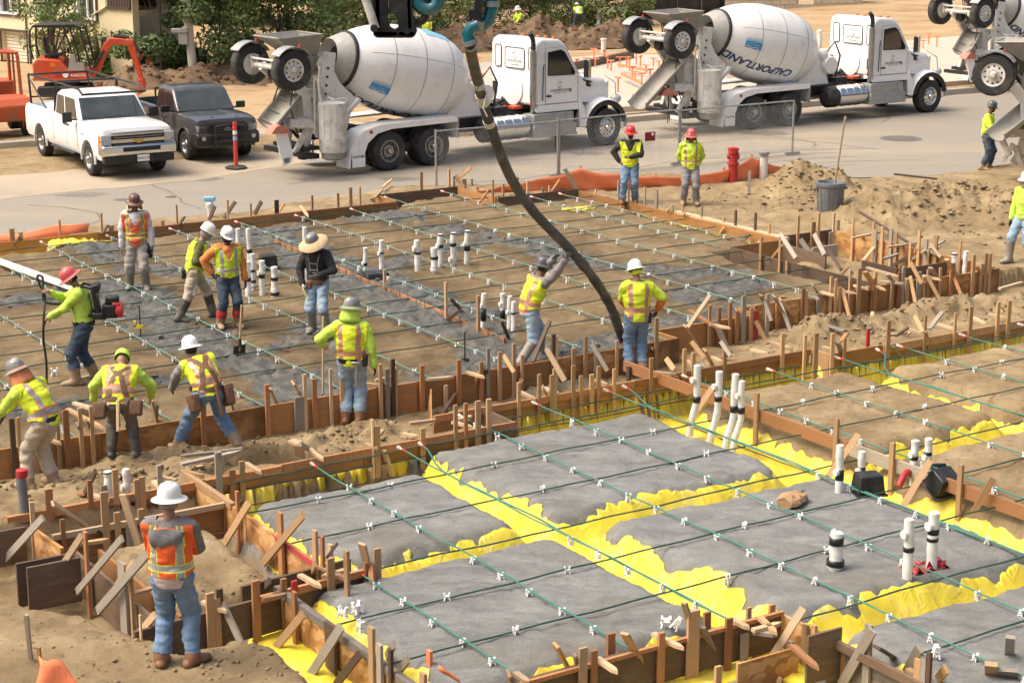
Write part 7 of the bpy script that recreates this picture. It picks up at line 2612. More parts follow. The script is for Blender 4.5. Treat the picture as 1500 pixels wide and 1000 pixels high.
def build_orange_machine():
 p=at(-8,196,-.08)
 T=thing('rough_terrain_loader','faded orange loader with a barred roof cage at the left edge','loader',p,R(-62))
 b=MB()
 b.prism([(-1.3,.55),(1.4,.50),(1.5,.95),(1.3,1.18),(.4,1.22),(.35,1.0),(-.5,1.0),(-1.3,1.3)],-.85,.85)
 b.build('body','machine_orange',T,bevel=.05)
 b=MB()
 b.prism([(.55,1.18),(1.35,1.1),(1.3,1.32),(.6,1.42)],-.8,-.2)
 b.prism([(-1.3,1.25),(-.6,1.0),(-.6,1.5),(-1.25,1.55)],-.85,.85)
 b.build('engine_cover','machine_orange',T,bevel=.04)
 MB().box((1.52,-.5,.72),(.03,.2,.12)).build('lamp','lamp_glass',T)
 b=MB()
 for y in (-.75,.75):
  b.plank((.55,y,1.15),(.35,y,2.35),.09,.09)
  b.plank((-.75,y,1.3),(-.8,y,2.35),.09,.09)
  b.tube([(.35,y,2.3),(.28,y,2.42),(-.72,y,2.44),(-.82,y,2.3)],.055,8)
  b.plank((-.2,y,1.05),(-.25,y,2.4),.06,.06)
 for k in range(7):
  x=-.7+k*.17
  b.tube([(x,-.75,2.42),(x,0,2.47),(x,.75,2.42)],.03,6)
 b.build('roof_cage','machine_orange',T)
 MB().box((-.35,0,1.2),(.5,.55,.16)).box((-.6,0,1.5),(.12,.5,.5)).build('seat','flat_black',T,bevel=.05)
 MB().lathe([(.20,0),(.22,.015),(.20,.03),(.18,.015),(.20,0)],20,c=(0,0,0),cap=False).build('steering_wheel','flat_black',T,loc=(.2,-.1,1.48),rot=(0,-.6,0))
 MB().tube([(.38,-.1,1.15),(.2,-.1,1.47)],.03,6).build('steering_column','flat_black',T)
 for x in (-.85,.85):
  for y in (-1,1):
   wheel(T,'loader',(x,y*.82,.45),y<0,r=.45,w=.34,rim_r=.24,rim_mat='machine_orange',tyre_mat='rubber',holes=8,deep=.05)
 return T
build_excavator()
build_orange_machine()
# pump boom, hose
def build_pump():
 Y0=23.6
 o=at_depth(575,20,Y0)
 T=thing('pump_boom','black concrete pump boom head with teal pipe elbows hanging into the top of the picture','pump boom',o)
 def q(px,py,dy=0.0):
  return at_depth(px,py,Y0+dy) - o
 def plate(pts,d0,d1,name,m='flat_black',bevel=.012):
  a=[q(x,y,d0) for x,y in pts]
  c=[q(x,y,d0)+Vector((0,d1 - d0,0)) for x,y in pts]
  k=len(pts)
  b=MB()
  b.add(a+c,[tuple(range(k)),tuple(range(k,2*k))]+[(i,(i+1) % k,(i+1) % k+k,i+k) for i in range(k)])
  return b.build(name,m,T,bevel=bevel)
 for d0,d1,nm in ((-.22,-.16,'bracket_plate'),(.16,.22,'bracket_plate')):
  plate([(545,-60),(570,-60),(568,12),(568,30),(572,40),(578,43),(583,40),(583,54),(556,55),(548,52),(545,46)],d0,d1,nm)
  plate([(570,-60),(600,-60),(604,20),(609,30),(610,46),(606,54),(583,54),(583,34),(580,22),(570,20)],d0,d1,nm)
 plate([(546,46),(609,46),(608,53),(603,56),(552,56),(547,53)],-.22,.22,'bracket_foot')
 plate([(548,-60),(556,-60),(558,44),(549,44)],-.22,.22,'bracket_web')
 plate([(592,-60),(600,-60),(604,44),(597,44)],-.22,.22,'bracket_web')
 b=MB()
 b.tube([q(523,-40,-.3),q(550,42,-.3)],.055,12)
 b.build('hydraulic_ram','truck_grime',T)
 b=MB()
 b.tube([q(548,42,-.38),q(548,42,.25)],.05,10)
 b.build('pivot_pin','flat_black',T)
 MB().tube([q(596,46,-.3),q(596,46,.3)],.04,10).build('pivot_pin','flat_black',T)
 b=MB()
 b.plank(q(572,-50),q(540,-330,.5),.36,.42)
 b.plank(q(572,-60),q(722,-110,.3),.20,.22)
 b.build('boom_arm','flat_black',T,bevel=.02)
 b=MB()
 b.tube([q(596,-80,-.1),q(604,-20,-.1),q(609,4,-.1),q(618,12,-.1),q(630,14,-.1),q(640,8,-.1),q(643,-10,-.1),q(640,-60,-.1)],.088,14)
 b.build('pipe_elbow','teal_paint',T)
 b=MB()
 b.tube([q(720,-100,.1),q(721,-20,.1),q(720,14,.1),q(716,30,.1),q(706,38,.1),q(698,36,.1)],.082,14)
 b.build('pipe_elbow','teal_paint',T)
 b=MB()
 b.tube([q(700,36,.0),q(690,40,.0),q(685,50,.0),q(688,62,.0)],.080,14)
 b.build('pipe_elbow','teal_paint',T)
 b=MB()
 b.tube([q(606,36,-.1),q(620,30,-.1),q(626,20,-.1),q(625,-6,-.1)],.05,10)
 b.build('pipe_clamp','flat_black',T)
 b=MB()
 b.box(q(703,-10,.1),(.10,.3,.7),rot=(0,.1,0)).box(q(697,22,.1),(.16,.26,.14))
 b.build('pipe_clamp','flat_black',T)
 b=MB()
 for (x0,y0,x1,y1) in ((716,4,725,5),):
  b.tube([q(720,2,.1),q(720,10,.1)],.102,16)
 b.tube([q(700,30,.04),q(697,42,.04)],.10,16).tube([q(687,60),q(689,67)],.10,16)
 b.build('pipe_flange','galv',T)
 px=[(688,64),(692,88),(700,120),(710,158),(722,195),(737,236),(756,274),(785,314),(820,350),(852,385),(878,420),(896,452),(906,480),(913,502)]
 pts=[]
 for i,(x,y) in enumerate(px):
  u=i/(len(px) - 1)
  Yd=23.7+(30.05 - 23.7)*(u**.5)
  pts.append(at_depth(x,y,Yd))
 def cr(P,n=6):
  out=[]
  for i in range(len(P) - 1):
   p0,p1,p2,p3=P[max(0,i - 1)],P[i],P[i+1],P[min(len(P) - 1,i+2)]
   for k in range(n):
    t=k/n
    out.append(.5*((2*p1)+(p2 - p0)*t+(2*p0 - 5*p1+4*p2 - p3)*t*t+(3*p1 - p0 - 3*p2+p3)*t**3))
  out.append(P[-1])
  return out
 C=cr(pts)
 Hs=thing('pump_hose','long grey concrete pump hose curving down to the two men at the slab edge','hose',C[0])
 n=len(C)
 k1=int(n*.69)
 MB().tube([p - C[0] for p in C[:k1+1]],.078,16).build('upper_hose','hose_rubber',Hs)
 g=random.Random(2)
 MB().tube([p - C[0] for p in C[k1:]],[.076+g.uniform(-.006,.006) for _ in C[k1:]],16).build('lower_hose','hose_wet',Hs)
 for u,w,m in ((.0,1,'galv'),(.16,1,'truck_grime'),(.20,2,'truck_grime'),(.28,1,'truck_grime'),(.685,2,'hose_rubber'),(.80,1,'hose_wet'),(.86,1,'hose_wet')):
  k=int(u*(n - 1))
  MB().tube([p - C[0] for p in C[k:k+w+1]],.088,16).build('hose_band',m,Hs)
 r=C[int(.17*n)] - C[0]
 b=MB()
 b.tube([r+Vector((-.12,-.06,.05)),r+Vector((.02,-.11,-.0)),r+Vector((.12,-.05,-.08)),r+Vector((.06,-.1,-.3)),r+Vector((.12,-.1,-.42))],.012,5)
 b.build('tie_strap','truck_grime',Hs)
 return C
HOSE=build_pump()
# fences
def build_fences():
 posts=[W(6.66,17.42),W(10.4,17.5),W(14.3,17.45),W(18.2,17.3)]
 for i in range(3):
  A_,B_=posts[i],posts[i+1]
  lab=['temporary chain link fence panel behind the hose','temporary chain link fence panel behind the man with the red hard hat','temporary chain link fence panel behind the man with the pink hard hat'][i]
  T=thing('chain_link_fence',lab,'fence',(A_.x,A_.y,-.05),math.atan2(B_.y - A_.y,B_.x - A_.x),'chain link fence panels')
  L_=(B_ - A_).length - .05
  Hh=1.45
  for x in (0,L_):
   MB().tube([(x,0,0),(x,0,Hh+.04)],.03,8).build('post','galv',T)
  MB().tube([(0,0,Hh),(L_,0,Hh+(.03 if i else -.02))],.022,8).build('top_rail','galv',T)
  b=MB()
  st=.10
  RW=.0034
  n=int(L_/st)
  k=int(Hh/(st/2))
  for j in range(n):
   x0=j*st
   pts=[]
   for m in range(k):
    pts.append((x0+(st*.5 if m % 2 else -.0)+(.0),.004*(-1)**m,.05+m*st*.5+.0))
   b.tube(pts,RW,3,cap=False)
   pts=[(x0+(st if (m % 2==0) else st*.5),.004*(-1)**(m+1),.05+m*st*.5) for m in range(k)]
   b.tube(pts,RW,3,cap=False)
  o=b.build('wire_mesh','galv',T,fix=False)
  o['kind']='stuff'
  MB().tube([(x,.0,.06+.03*math.sin(x*2)) for x in np.linspace(0,L_,20)],.006,4).build('bottom_wire','galv',T)
  for x in (0,L_):
   MB().box((x,0,.02),(.5,.08,.05)).build('foot','galv',T)
 p=at(952,207,-.05)
 A_,B_=posts[1],posts[2]
 q=on_plane(952,200,A_ - Vector((-(B_ - A_).y,(B_ - A_).x,0)).normalized()*.04,Vector((-(B_ - A_).y,(B_ - A_).x,0)).normalized())
 s=thing('warning_sign','small dark red sign with a white border fixed to the chain link fence','sign',q,math.atan2(B_.y - A_.y,B_.x - A_.x))
 MB().box((0,0,0),(.36,.012,.26)).build('plate','white_paint',s)
 MB().box((0,-.008,.0),(.33,.006,.23)).build('face','dark_red',s)
 MB().lathe([(.045,-.014),(.045,-.010)],16,axis='y',c=(.08,0,.06)).build('symbol','white_paint',s)
 text_on(s,'DANGER',.055,(-.07,-.0125,.06),(R(90),0,0),'red_lamp',.001)
 text_on(s,'KEEP OUT',.05,(.0,-.0125,-.04),(R(90),0,0),'red_lamp',.001)
 segs=[((700,287),(735,285),(790,283),(850,281),(905,279),(960,276),(1010,274),(1060,272),(1100,266),(1148,252)),
   ((702,278),(735,271),(790,260),(850,246),(905,254),(960,257),(1010,255),(1060,248),(1110,229),(1146,244))]
 pb=[at(x,y,-.02) for x,y in segs[0]]
 T=thing('silt_fence','sagging orange plastic silt fence between the road and the poured slab','fence',pb[0])
 rings=[]
 m=60
 for i in range(m+1):
  u=i/m*(len(pb) - 1)
  k=min(int(u),len(pb) - 2)
  f=u - k
  base=pb[k].lerp(pb[k+1],f)
  h=[]
  for j in (k,k+1):
   bx,by=pb[j].x,pb[j].y
   d=math.hypot(bx,by)
   an=ray(*segs[1][j])
   h.append(CAM_H+d/math.hypot(an.x,an.y)*an.z+.02)
  hh=h[0]+(h[1] - h[0])*f - .05*math.sin(math.pi*f)
  rings.append([base - pb[0]+Vector((.02*math.sin(i*1.3+v*4),-.10*v+.05*math.sin(i*.8+v*6)*(1 - v),hh*v)) for v in (0,.2,.4,.6,.8,1)])
 o=MB().loft(rings,closed=False,cap=False).build('fabric','silt_orange',T)
 o.modifiers.new('t','SOLIDIFY').thickness=.006
 for i in (0,3,5,7,8,9):
  stick(T,'stake',pb[i] - Vector((0,0,.1))+Vector((0,.05,0)),pb[i]+Vector((0,-.03,rings[min(60,int(i/9*60))][5].z+.08)),.05,.04,'t')
 for (x0,y0,x1,y1,lab) in ((-60,362,112,350,'low strip of orange plastic behind the left end of the street side form'),):
  a_,c_=W(-12,15.95,0),W(-2.9,15.95,0)
  g=[[a_.lerp(c_,i/24) - a_+Vector((0,.25*v+.04*math.sin(i*1.1),(.20+.05*math.sin(i*.9))*math.sin(math.pi*v*.6)+.03+.02*math.sin(i*2.1))) for v in (0,.33,.66,1)] for i in range(25)]
  o=MB().loft(g,closed=False,cap=False).build('orange_strip','silt_orange',loc=a_)
  o.modifiers.new('t','SOLIDIFY').thickness=.006
  tag(o,lab,'plastic strip')
 p=at(346,246,-.06)
 T=thing('delineator_post','orange red traffic delineator post on the road before the dark pickup','traffic post',p)
 MB().lathe([(.30,0),(.30,.02),(.26,.05),(.08,.06)],8).build('base','rubber',T)
 MB().lathe([(.055,.05),(.055,1.05),(.065,1.06),(.05,1.12),(.05,1.18),(.06,1.19),(.06,1.22)],14).build('post','red_orange',T)
 for z in (.74,.9):
  MB().lathe([(.058,z),(.058,z+.1)],14,cap=False).build('reflector_band','white_paint' if z>.8 else 'pale_blue_print',T)
 p=at(1215,318,.02)
 T=thing('trash_can','round grey plastic trash can standing in front of the dirt bank','trash can',p)
 b=MB()
 b.lathe([(.24,0),(.25,.02),(.305,.72),(.335,.73),(.335,.80),(.31,.81),(.295,.78),(.235,.05),(.01,.04)],28,cap=False)
 b.build('bin','can_grey',T)
 for a in (0,math.pi):
  MB().box((.33*math.cos(a),.33*math.sin(a),.68),(.09,.16,.06)).build('handle','can_grey',T,bevel=.02)
 for k in range(10):
  a=k*.628
  MB().plank((.255*math.cos(a),.255*math.sin(a),.04),(.305*math.cos(a),.305*math.sin(a),.7),.02,.03).build('rib','can_grey',T)
 sh=thing('shovel','long handled shovel standing upright inside the grey trash can','shovel',(p.x,p.y,p.z))
 MB().tube([(.02,0,.15),(.14,0,1.2),(.26,.02,2.25)],.022,8).build('handle','pale_wood',sh)
 MB().lathe([(.028,0),(.03,.1)],8).build('grip','grey_wood',sh,loc=(.262,.02,2.18),rot=(0,.1,0))
 MB().prism([(-.10,.06),(.10,.06),(.11,.34),(.04,.42),(-.04,.42),(-.11,.34)],-.01,.01).build('blade','steel',sh,loc=(0,0,0))
mat('dark_red',(.20,.012,.02),.5)
mat('red_orange',(.62,.05,.04),.45)
build_fences()
def long_tool(name,label,cat,top,bot,r=.016,head='shovel',m='pale_wood'):
 """top, bot: points; the head sits at the low end"""
 top,bot=Vector(top),Vector(bot)
 T=thing(name,label,cat,bot)
 d=(top - bot).normalized()
 MB().tube([d*.12,top - bot],r,8).build('handle',m,T)
 rot=d.to_track_quat('Z','Y').to_euler()
 b=MB()
 if head=='shovel':
  b.prism([(-.11,.22),(.11,.22),(.115,-.02),(.06,-.12),(-.06,-.12),(-.115,-.02)],-.008,.012)
  b.tube([(0,0,.2),(0,0,.34)],.024,8)
 else:
  b.box((0,.05,.06),(.34,.03,.12),rot=(.5,0,0))
  b.tube([(0,0,.1),(0,0,.3)],.02,8)
 b.build('blade','rebar' if head=='shovel' else 'galv',T,rot=rot)
 return T
long_tool('shovel','wooden handled shovel stuck in wet concrete in front of the black mask man','shovel',at(353,522,0)+Vector((.04,0,.85)),at(350,524,-.05))
# people
mat('skin_tan',(.36,.20,.125),.55,base2=(.31,.165,.10),scale=14)
mat('skin_brown',(.24,.125,.075),.55,base2=(.20,.10,.06),scale=14)
mat('hair_grey',(.36,.34,.31),.7,base2=(.20,.19,.17),scale=30)
mat('hair_dark',(.018,.014,.012),.6)
mat('lime',(.60,.82,.035),.75,base2=(.52,.73,.03),scale=6,sheen=.2,dirt=(.40,.50,.07),dirt_scale=3,dirt_amt=.4)
mat('lime_shirt',(.56,.78,.10),.8,base2=(.46,.66,.08),scale=5,dirt=(.30,.45,.09),dirt_scale=3,dirt_amt=.4)
mat('vest_yellow',(.70,.84,.03),.75,base2=(.60,.73,.03),scale=6,dirt=(.45,.52,.07),dirt_scale=3,dirt_amt=.4)
mat('vest_orange',(.84,.135,.025),.75,base2=(.70,.10,.02),scale=6)
mat('vest_coral',(.86,.17,.07),.75,base2=(.72,.12,.05),scale=6)
mat('reflective',(.42,.42,.41),.35,.3,base2=(.34,.34,.33),scale=10)
mat('reflective_tan',(.42,.29,.20),.45,.15,base2=(.36,.25,.17),scale=10)
mat('trim_orange',(.78,.22,.05),.7)
mat('trim_lime',(.72,.84,.05),.7)
mat('jeans_blue',(.105,.185,.30),.85,base2=(.17,.27,.39),scale=4,dirt=(.30,.36,.40),dirt_scale=3,dirt_amt=.35,bump=.2)
mat('jeans_light',(.22,.33,.44),.85,base2=(.32,.43,.52),scale=4,dirt=(.40,.42,.41),dirt_scale=3,dirt_amt=.4,bump=.2)
mat('jeans_dark',(.035,.055,.085),.85,base2=(.06,.085,.12),scale=4,dirt=(.18,.17,.155),dirt_scale=3,dirt_amt=.35,bump=.2)
mat('khaki',(.42,.36,.28),.85,base2=(.52,.45,.36),scale=4,dirt=(.28,.235,.18),dirt_scale=3,dirt_amt=.4,bump=.2)
mat('khaki_grey',(.31,.28,.235),.85,base2=(.40,.37,.32),scale=4,dirt=(.22,.2,.175),dirt_scale=3,dirt_amt=.45,bump=.2)
mat('work_pants',(.12,.11,.09),.85,base2=(.19,.175,.145),scale=4,dirt=(.25,.22,.18),dirt_scale=3,dirt_amt=.4,bump=.2)
mat('grey_pants',(.19,.19,.20),.85,base2=(.27,.27,.28),scale=4,dirt=(.28,.25,.2),dirt_scale=3,dirt_amt=.3,bump=.2)
mat('black_cloth',(.016,.016,.018),.85,base2=(.035,.034,.035),scale=5,bump=.2)
mat('olive_cloth',(.085,.09,.03),.85,base2=(.13,.13,.05),scale=5,bump=.2)
mat('orange_cloth',(.74,.26,.06),.8,base2=(.62,.20,.045),scale=5,bump=.2)
mat('white_cloth',(.62,.61,.60),.85,base2=(.50,.49,.48),scale=5,bump=.2)
mat('hoodie_grey',(.145,.135,.135),.9,base2=(.20,.19,.19),scale=5,bump=.3)
mat('grey_cloth',(.20,.185,.185),.9,base2=(.27,.25,.25),scale=5,bump=.2)
mat('plaid',(.70,.66,.63),.85,base2=(.40,.22,.22),scale=3,stretch=(30,30,8))
mat('boot_rubber',(.20,.185,.15),.5,base2=(.28,.26,.22),scale=4,dirt=(.33,.30,.26),dirt_scale=3,dirt_amt=.5)
mat('boot_black',(.04,.036,.03),.5,base2=(.10,.09,.075),scale=4,dirt=(.24,.21,.17),dirt_scale=3,dirt_amt=.5)
mat('boot_tan',(.30,.20,.115),.7,base2=(.38,.27,.17),scale=5,dirt=(.36,.29,.2),dirt_scale=3,dirt_amt=.4)
mat('boot_brown',(.17,.075,.035),.55,base2=(.24,.11,.05),scale=5)
mat('glove_grey',(.17,.165,.16),.8)
mat('glove_black',(.02,.02,.021),.7)
mat('glove_purple',(.06,.04,.08),.7)
mat('glove_white',(.60,.59,.55),.8)
mat('leather',(.20,.10,.05),.65,base2=(.11,.055,.03),scale=5,bump=.2)
mat('hat_white',(.80,.80,.78),.3,coat=.3)
mat('hat_red',(.58,.035,.03),.3,coat=.3)
mat('hat_pinkred',(.62,.10,.10),.4,coat=.2)
mat('hat_brown',(.16,.075,.05),.4,coat=.2,base2=(.10,.05,.04),scale=12)
mat('hat_grey',(.13,.14,.14),.35,coat=.3,base2=(.30,.30,.29),scale=14)
mat('hat_dark',(.06,.065,.065),.35,coat=.3,base2=(.13,.13,.13),scale=10)
mat('straw',(.56,.42,.25),.8,base2=(.44,.32,.18),scale=20,bump=.3)
mat('shade_tan',(.70,.52,.22),.8)
mat('shade_yellow',(.62,.56,.05),.8)
mat('shade_orange',(.70,.26,.12),.8,base2=(.6,.2,.09),scale=5)
mat('eye_dark',(.02,.015,.012),.3)
mat('lips',(.30,.12,.09),.5)
def ik(root,target,l1,l2,hint):
 root,target,hint=Vector(root),Vector(target),Vector(hint)
 d=target - root
 L_=min(d.length,l1+l2 - .004)
 dn=d.normalized()
 target=root+dn*L_
 a=(l1*l1 - l2*l2+L_*L_)/(2*L_)
 h=math.sqrt(max(0,l1*l1 - a*a))
 p=hint - dn*hint.dot(dn)
 p=p.normalized() if p.length>1e-5 else dn.orthogonal().normalized()
 return root+dn*a+p*h,target
def capsule(mb,p0,p1,r0,r1,n=12,flat=None):
 """closed tapered limb with round ends; flat=(axis, factor) squashes the section"""
 p0,p1=Vector(p0),Vector(p1)
 d=(p1 - p0)
 L_=d.length
 d=d.normalized() if L_>1e-6 else Vector((0,0,1))
 if flat:
  u=Vector(flat[0])
  u=(u - d*u.dot(d)).normalized()
 else:
  u=d.orthogonal().normalized()
 w=d.cross(u)
 f=flat[1] if flat else 1.0
 prof=[]
 for k in range(5):
  a=math.pi/2*k/4
  prof.append((p0 - d*r0*math.cos(a),r0*math.sin(a)))
 for k in range(5):
  a=math.pi/2*k/4
  prof.append((p1+d*r1*math.sin(a),r1*math.cos(a)))
 rings=[[c+(u*math.cos(2*math.pi*j/n)*max(r,.001)*f+w*math.sin(2*math.pi*j/n)*max(r,.001)) for j in range(n)] for c,r in prof]
 mb.loft(rings)
def rot_m(pitch=0,roll=0,yaw=0):
 """pitch: forward lean, roll: lean to the person's right, yaw: turn to the left (degrees)"""
 return (Matrix.Rotation(R(yaw),3,'Z') @ Matrix.Rotation(R(roll),3,'Y') @ Matrix.Rotation(R(-pitch),3,'X'))
def head_geom(mb,c,Rm,k,skin=0,eye=1,lip=2,beard=None):
 n,m=26,20
 vs,fs=[],[]
 rx,ry,rz=.074*k,.094*k,.116*k
 for i in range(m+1):
  ph=math.pi*i/m
  for j in range(n):
   a=2*math.pi*j/n
   x,y,z=math.sin(ph)*math.sin(a),math.sin(ph)*math.cos(a),math.cos(ph)
   fx,fy,fz=1,1,1
   if z<0:
    fx=1 - .30*(-z)**1.5
    fy=1 - (.10 if y>0 else .35)*(-z)
   p=Vector((x*rx*fx,y*ry*fy,z*rz))
   if y>0:
    g=lambda cx,cz,s: math.exp(-((x - cx)**2+(z - cz)**2)/s)
    p.y += k*(.026*math.exp(-(x/.17)**2)*math.exp(-((z+.22)/.17)**2)+.010*math.exp(-(x/.13)**2)*math.exp(-((z+.02)/.2)**2))
    p.y -= k*.012*(g(.36,.02,.035)+g(-.36,.02,.035))
    p.y += k*.007*math.exp(-((z - .20)/.09)**2)*math.exp(-(x/.55)**4)
    p.y += k*.008*math.exp(-((z+.86)/.13)**2)*math.exp(-(x/.3)**2)
    p.y += k*.006*math.exp(-((z+.52)/.07)**2)*math.exp(-(x/.28)**2)
   vs.append(Vector(c)+Rm @ p)
 for i in range(m):
  for j in range(n):
   a,b=i*n+j,i*n+(j+1) % n
   fs.append((a,a+n,b+n,b))
 mb.add(vs,fs,skin)
 for s in (-1,1):
  mb.ball(Vector(c)+Rm @ Vector((s*.028*k,.079*k,.006*k)),.0105*k,8,6,eye,(1.25,.6,.75))
  mb.ball(Vector(c)+Rm @ Vector((s*.075*k,-.005*k,-.012*k)),.030*k,8,6,skin,(.35,.7,1.05))
  mb.ball(Vector(c)+Rm @ Vector((s*.030*k,.083*k,.026*k)),.017*k,8,4,eye,(1.3,.35,.25))
 mb.ball(Vector(c)+Rm @ Vector((0,.088*k,-.062*k)),.019*k,10,4,lip,(1.3,.45,.38))
def hand_geom(mb,wrist,d,nrm,k,side,curl,mi):
 """palm and five fingers; d: from the wrist to the fingers, nrm: where the palm looks"""
 d=Vector(d).normalized()
 nrm=Vector(nrm)
 nrm=(nrm - d*nrm.dot(d)).normalized()
 s=d.cross(nrm)*side
 w=Vector(wrist)
 rings=[]
 for u,wd,th in ((-.02,.026,.020),(.02,.034,.021),(.055,.042,.018),(.085,.041,.015),(.098,.036,.010)):
  rings.append([w+d*u*k+s*wd*k*math.cos(2*math.pi*j/10) - nrm*th*k*math.sin(2*math.pi*j/10) for j in range(10)])
 mb.loft(rings,mi)
 for f,(o,L_) in enumerate(((-.031,.070),(-.010,.080),(.011,.075),(.030,.060))):
  p=w+(d*.088+s*o)*k
  pts=[p - d*.02*k]
  dd=d+s*o*1.2
  for q in range(4):
   pts.append(pts[-1]+dd.normalized()*(L_/3 if q else .022)*k)
   a=curl*(.55+.12*f*0+.22*q)
   dd=dd.normalized()*math.cos(a*.6)+nrm*math.sin(a*.6)
  mb.tube(pts,[.0105*k,.0105*k,.0098*k,.009*k,.0075*k],7,mi)
 p=w+(d*.025 - s*.028+nrm*.005)*k
 dd=(d*.62 - s*.7+nrm*.35).normalized()
 pts=[p,p+dd*.03*k]
 dd=(dd+d*.5+nrm*.5*curl+s*.25*curl).normalized()
 pts.append(pts[-1]+dd*.028*k)
 dd=(dd+d*.2+nrm*.4*curl+s*.3*curl).normalized()
 pts.append(pts[-1]+dd*.024*k)
 mb.tube(pts,[.014*k,.0125*k,.0115*k,.009*k],7,mi)
def seg_dist(P,a,b):
 a,b=np.array(a),np.array(b)
 e=b - a
 q=np.clip(((P - a) @ e)/(e @ e+1e-9),0,1)
 return np.linalg.norm(P - a - q[:,None]*e,axis=1),q
def person(label,at_,yaw,H=1.76,group=None,voxel=.015,pelvis=(0,0,None),torso=(0,0,0),chest_bend=0,head=(0,0,0),hands=((-.26,.08,.80),(.26,.08,.80)),
   elbows=((-.5,-.6,-.2),(.5,-.6,-.2)),feet=((-.12,.0,0),(.12,.02,0)),knees=((0,1,0),(0,1,0)),foot_yaw=(8,-8),curl=(.5,.5),palms=((1,0,0),(-1,0,0)),hand_dir=(None,None),
   skin='skin_tan',shirt='lime_shirt',sleeve=None,pants='jeans_blue',boots='boot_tan',boot_h=.25,glove=None,glove2=None,vest=None,stripe='reflective',trim=None,hat=None,shade=None,mask=None,hair=None,
   belt=None,suspenders=None,pouches=(),bare_forearm=False,seed=1,width=1.0,face_pad=None,hood=None,sunglasses=False,hem=None,cross_back=False,shin_wrap=None,beard=None,vest_len=-.08):
 k=H/1.76
 root=thing('person',label,'person',at_,R(yaw),group)
 pz=(pelvis[2] if pelvis[2] is not None else .945)*k
 P=Vector((pelvis[0]*k,pelvis[1]*k,pz))
 Tp=rot_m(torso[0]*.35,torso[1]*.5,torso[2]*.3)
 Tc=rot_m(torso[0],torso[1],torso[2])
 mid=P+Tp @ Vector((0,0,.16*k))
 Nk=mid+Tc @ Vector((0,0,.36*k))
 Hr=rot_m(torso[0]*.4+head[0],torso[1]*.5+head[1],torso[2]+head[2])
 Hc=Nk+(rot_m(torso[0]*.8+head[0]*.4,torso[1]+head[1]*.5,0) @ Vector((0,.012,.075*k)))+Hr @ Vector((0,.018*k,.105*k))
 SH=[Nk+Tc @ Vector((s*.188*k*width,0,-.065*k)) for s in (-1,1)]
 HIP=[P+Tp @ Vector((s*.092*k,0,-.04*k)) for s in (-1,1)]
 segs=[]       # tag,a,b,ra,rb
 mb=MB()
 rings=[]
 for z,wx,wy in ((-.14,.11,.095),(-.10,.160,.122),(-.02,.184,.138),(.08,.178,.136),(.17,.176,.136),(.27,.188,.142),(.38,.194,.138),(.45,.172,.116),(.50,.110,.084),(.525,.06,.055)):
  if z<=.16:
   c=P+Tp @ Vector((0,0,z*k))
   M=Tp
  else:
   c=mid+Tc @ Vector((0,0,(z - .16)*k))
   M=Tc
  rings.append([c+M @ Vector((wx*k*width*math.sin(2*math.pi*j/20),wy*k*math.cos(2*math.pi*j/20)*(1.0 if z>.2 else 1.0)*width**.5,0)) for j in range(20)])
 mb.loft(rings)
 capsule(mb,Nk - Tc @ Vector((0,0,.02*k)),Hc - Hr @ Vector((0,.015,.05*k)),.058*k,.052*k)
 segs.append(('neck',Nk+Tc @ Vector((0,0,.025*k)),Hc - Hr @ Vector((0,.015,.05*k)),.057*k,.05*k))
 capsule(mb,SH[0]+Tc @ Vector((.03,0,.01)),SH[1] - Tc @ Vector((.03,0,-.01)),.080*k,.080*k)
 wrists=[]
 for i in (0,1):
  E_,Wr=ik(SH[i],Vector(hands[i])*k,.295*k,.265*k,elbows[i])
  capsule(mb,SH[i],E_,.074*k,.060*k)
  capsule(mb,E_,Wr,.060*k,.042*k)
  segs.append(('uarm',SH[i],E_,.068*k,.058*k))
  segs.append(('farm',E_,Wr,.058*k,.041*k))
  wrists.append((Wr,(Wr - E_).normalized()))
  Kn,An=ik(HIP[i],(Vector(feet[i])+Vector((0,0,.085)))*k,.445*k,.43*k,knees[i])
  capsule(mb,HIP[i],Kn,.108*k,.082*k)
  segs.append(('thigh',HIP[i],Kn,.104*k,.080*k))
  bt=Kn.lerp(An,1 - boot_h/.43)
  capsule(mb,Kn,An,.082*k,(.072 if boot_h<.2 else .066)*k)
  segs.append(('shin',Kn,bt,.079*k,.072*k))
  if boot_h>.2:
   capsule(mb,bt,An,.086*k,.068*k)
  segs.append(('boot',bt+(An - bt)*.03,An,.064*k,.055*k))
  fd=Matrix.Rotation(R(foot_yaw[i]),3,'Z') @ Vector((0,1,0))
  g=An.copy()
  heel=Vector((g.x,g.y,g.z - .040*k)) - fd*.055*k
  ball=Vector((g.x,g.y,g.z - .042*k))+fd*.12*k
  toe=Vector((g.x,g.y,g.z - .048*k))+fd*.185*k
  capsule(mb,heel,ball,.052*k,.054*k,flat=((0,0,1),.82))
  capsule(mb,ball,toe,.054*k,.046*k,flat=((0,0,1),.76))
  capsule(mb,An - Vector((0,0,.01)),ball,.060*k,.044*k)
  segs.append(('boot',heel,toe,.052*k,.046*k))
  segs.append(('boot',An,ball,.06*k,.044*k))
 me=mb.mesh('tmp',['skin_tan'],fix=False)
 tmp=link('tmp',me)
 r=tmp.modifiers.new('r','REMESH')
 r.mode='VOXEL'
 r.voxel_size=voxel
 s=tmp.modifiers.new('s','SMOOTH')
 s.iterations=2
 s.factor=.5
 dg=bpy.context.evaluated_depsgraph_get()
 me=bpy.data.meshes.new_from_object(tmp.evaluated_get(dg))
 bpy.data.objects.remove(tmp)
 nv,nf=len(me.vertices),len(me.polygons)
 V=np.zeros(nv*3)
 me.vertices.foreach_get('co',V)
 V=V.reshape(-1,3)
 Nn=np.zeros(nv*3)
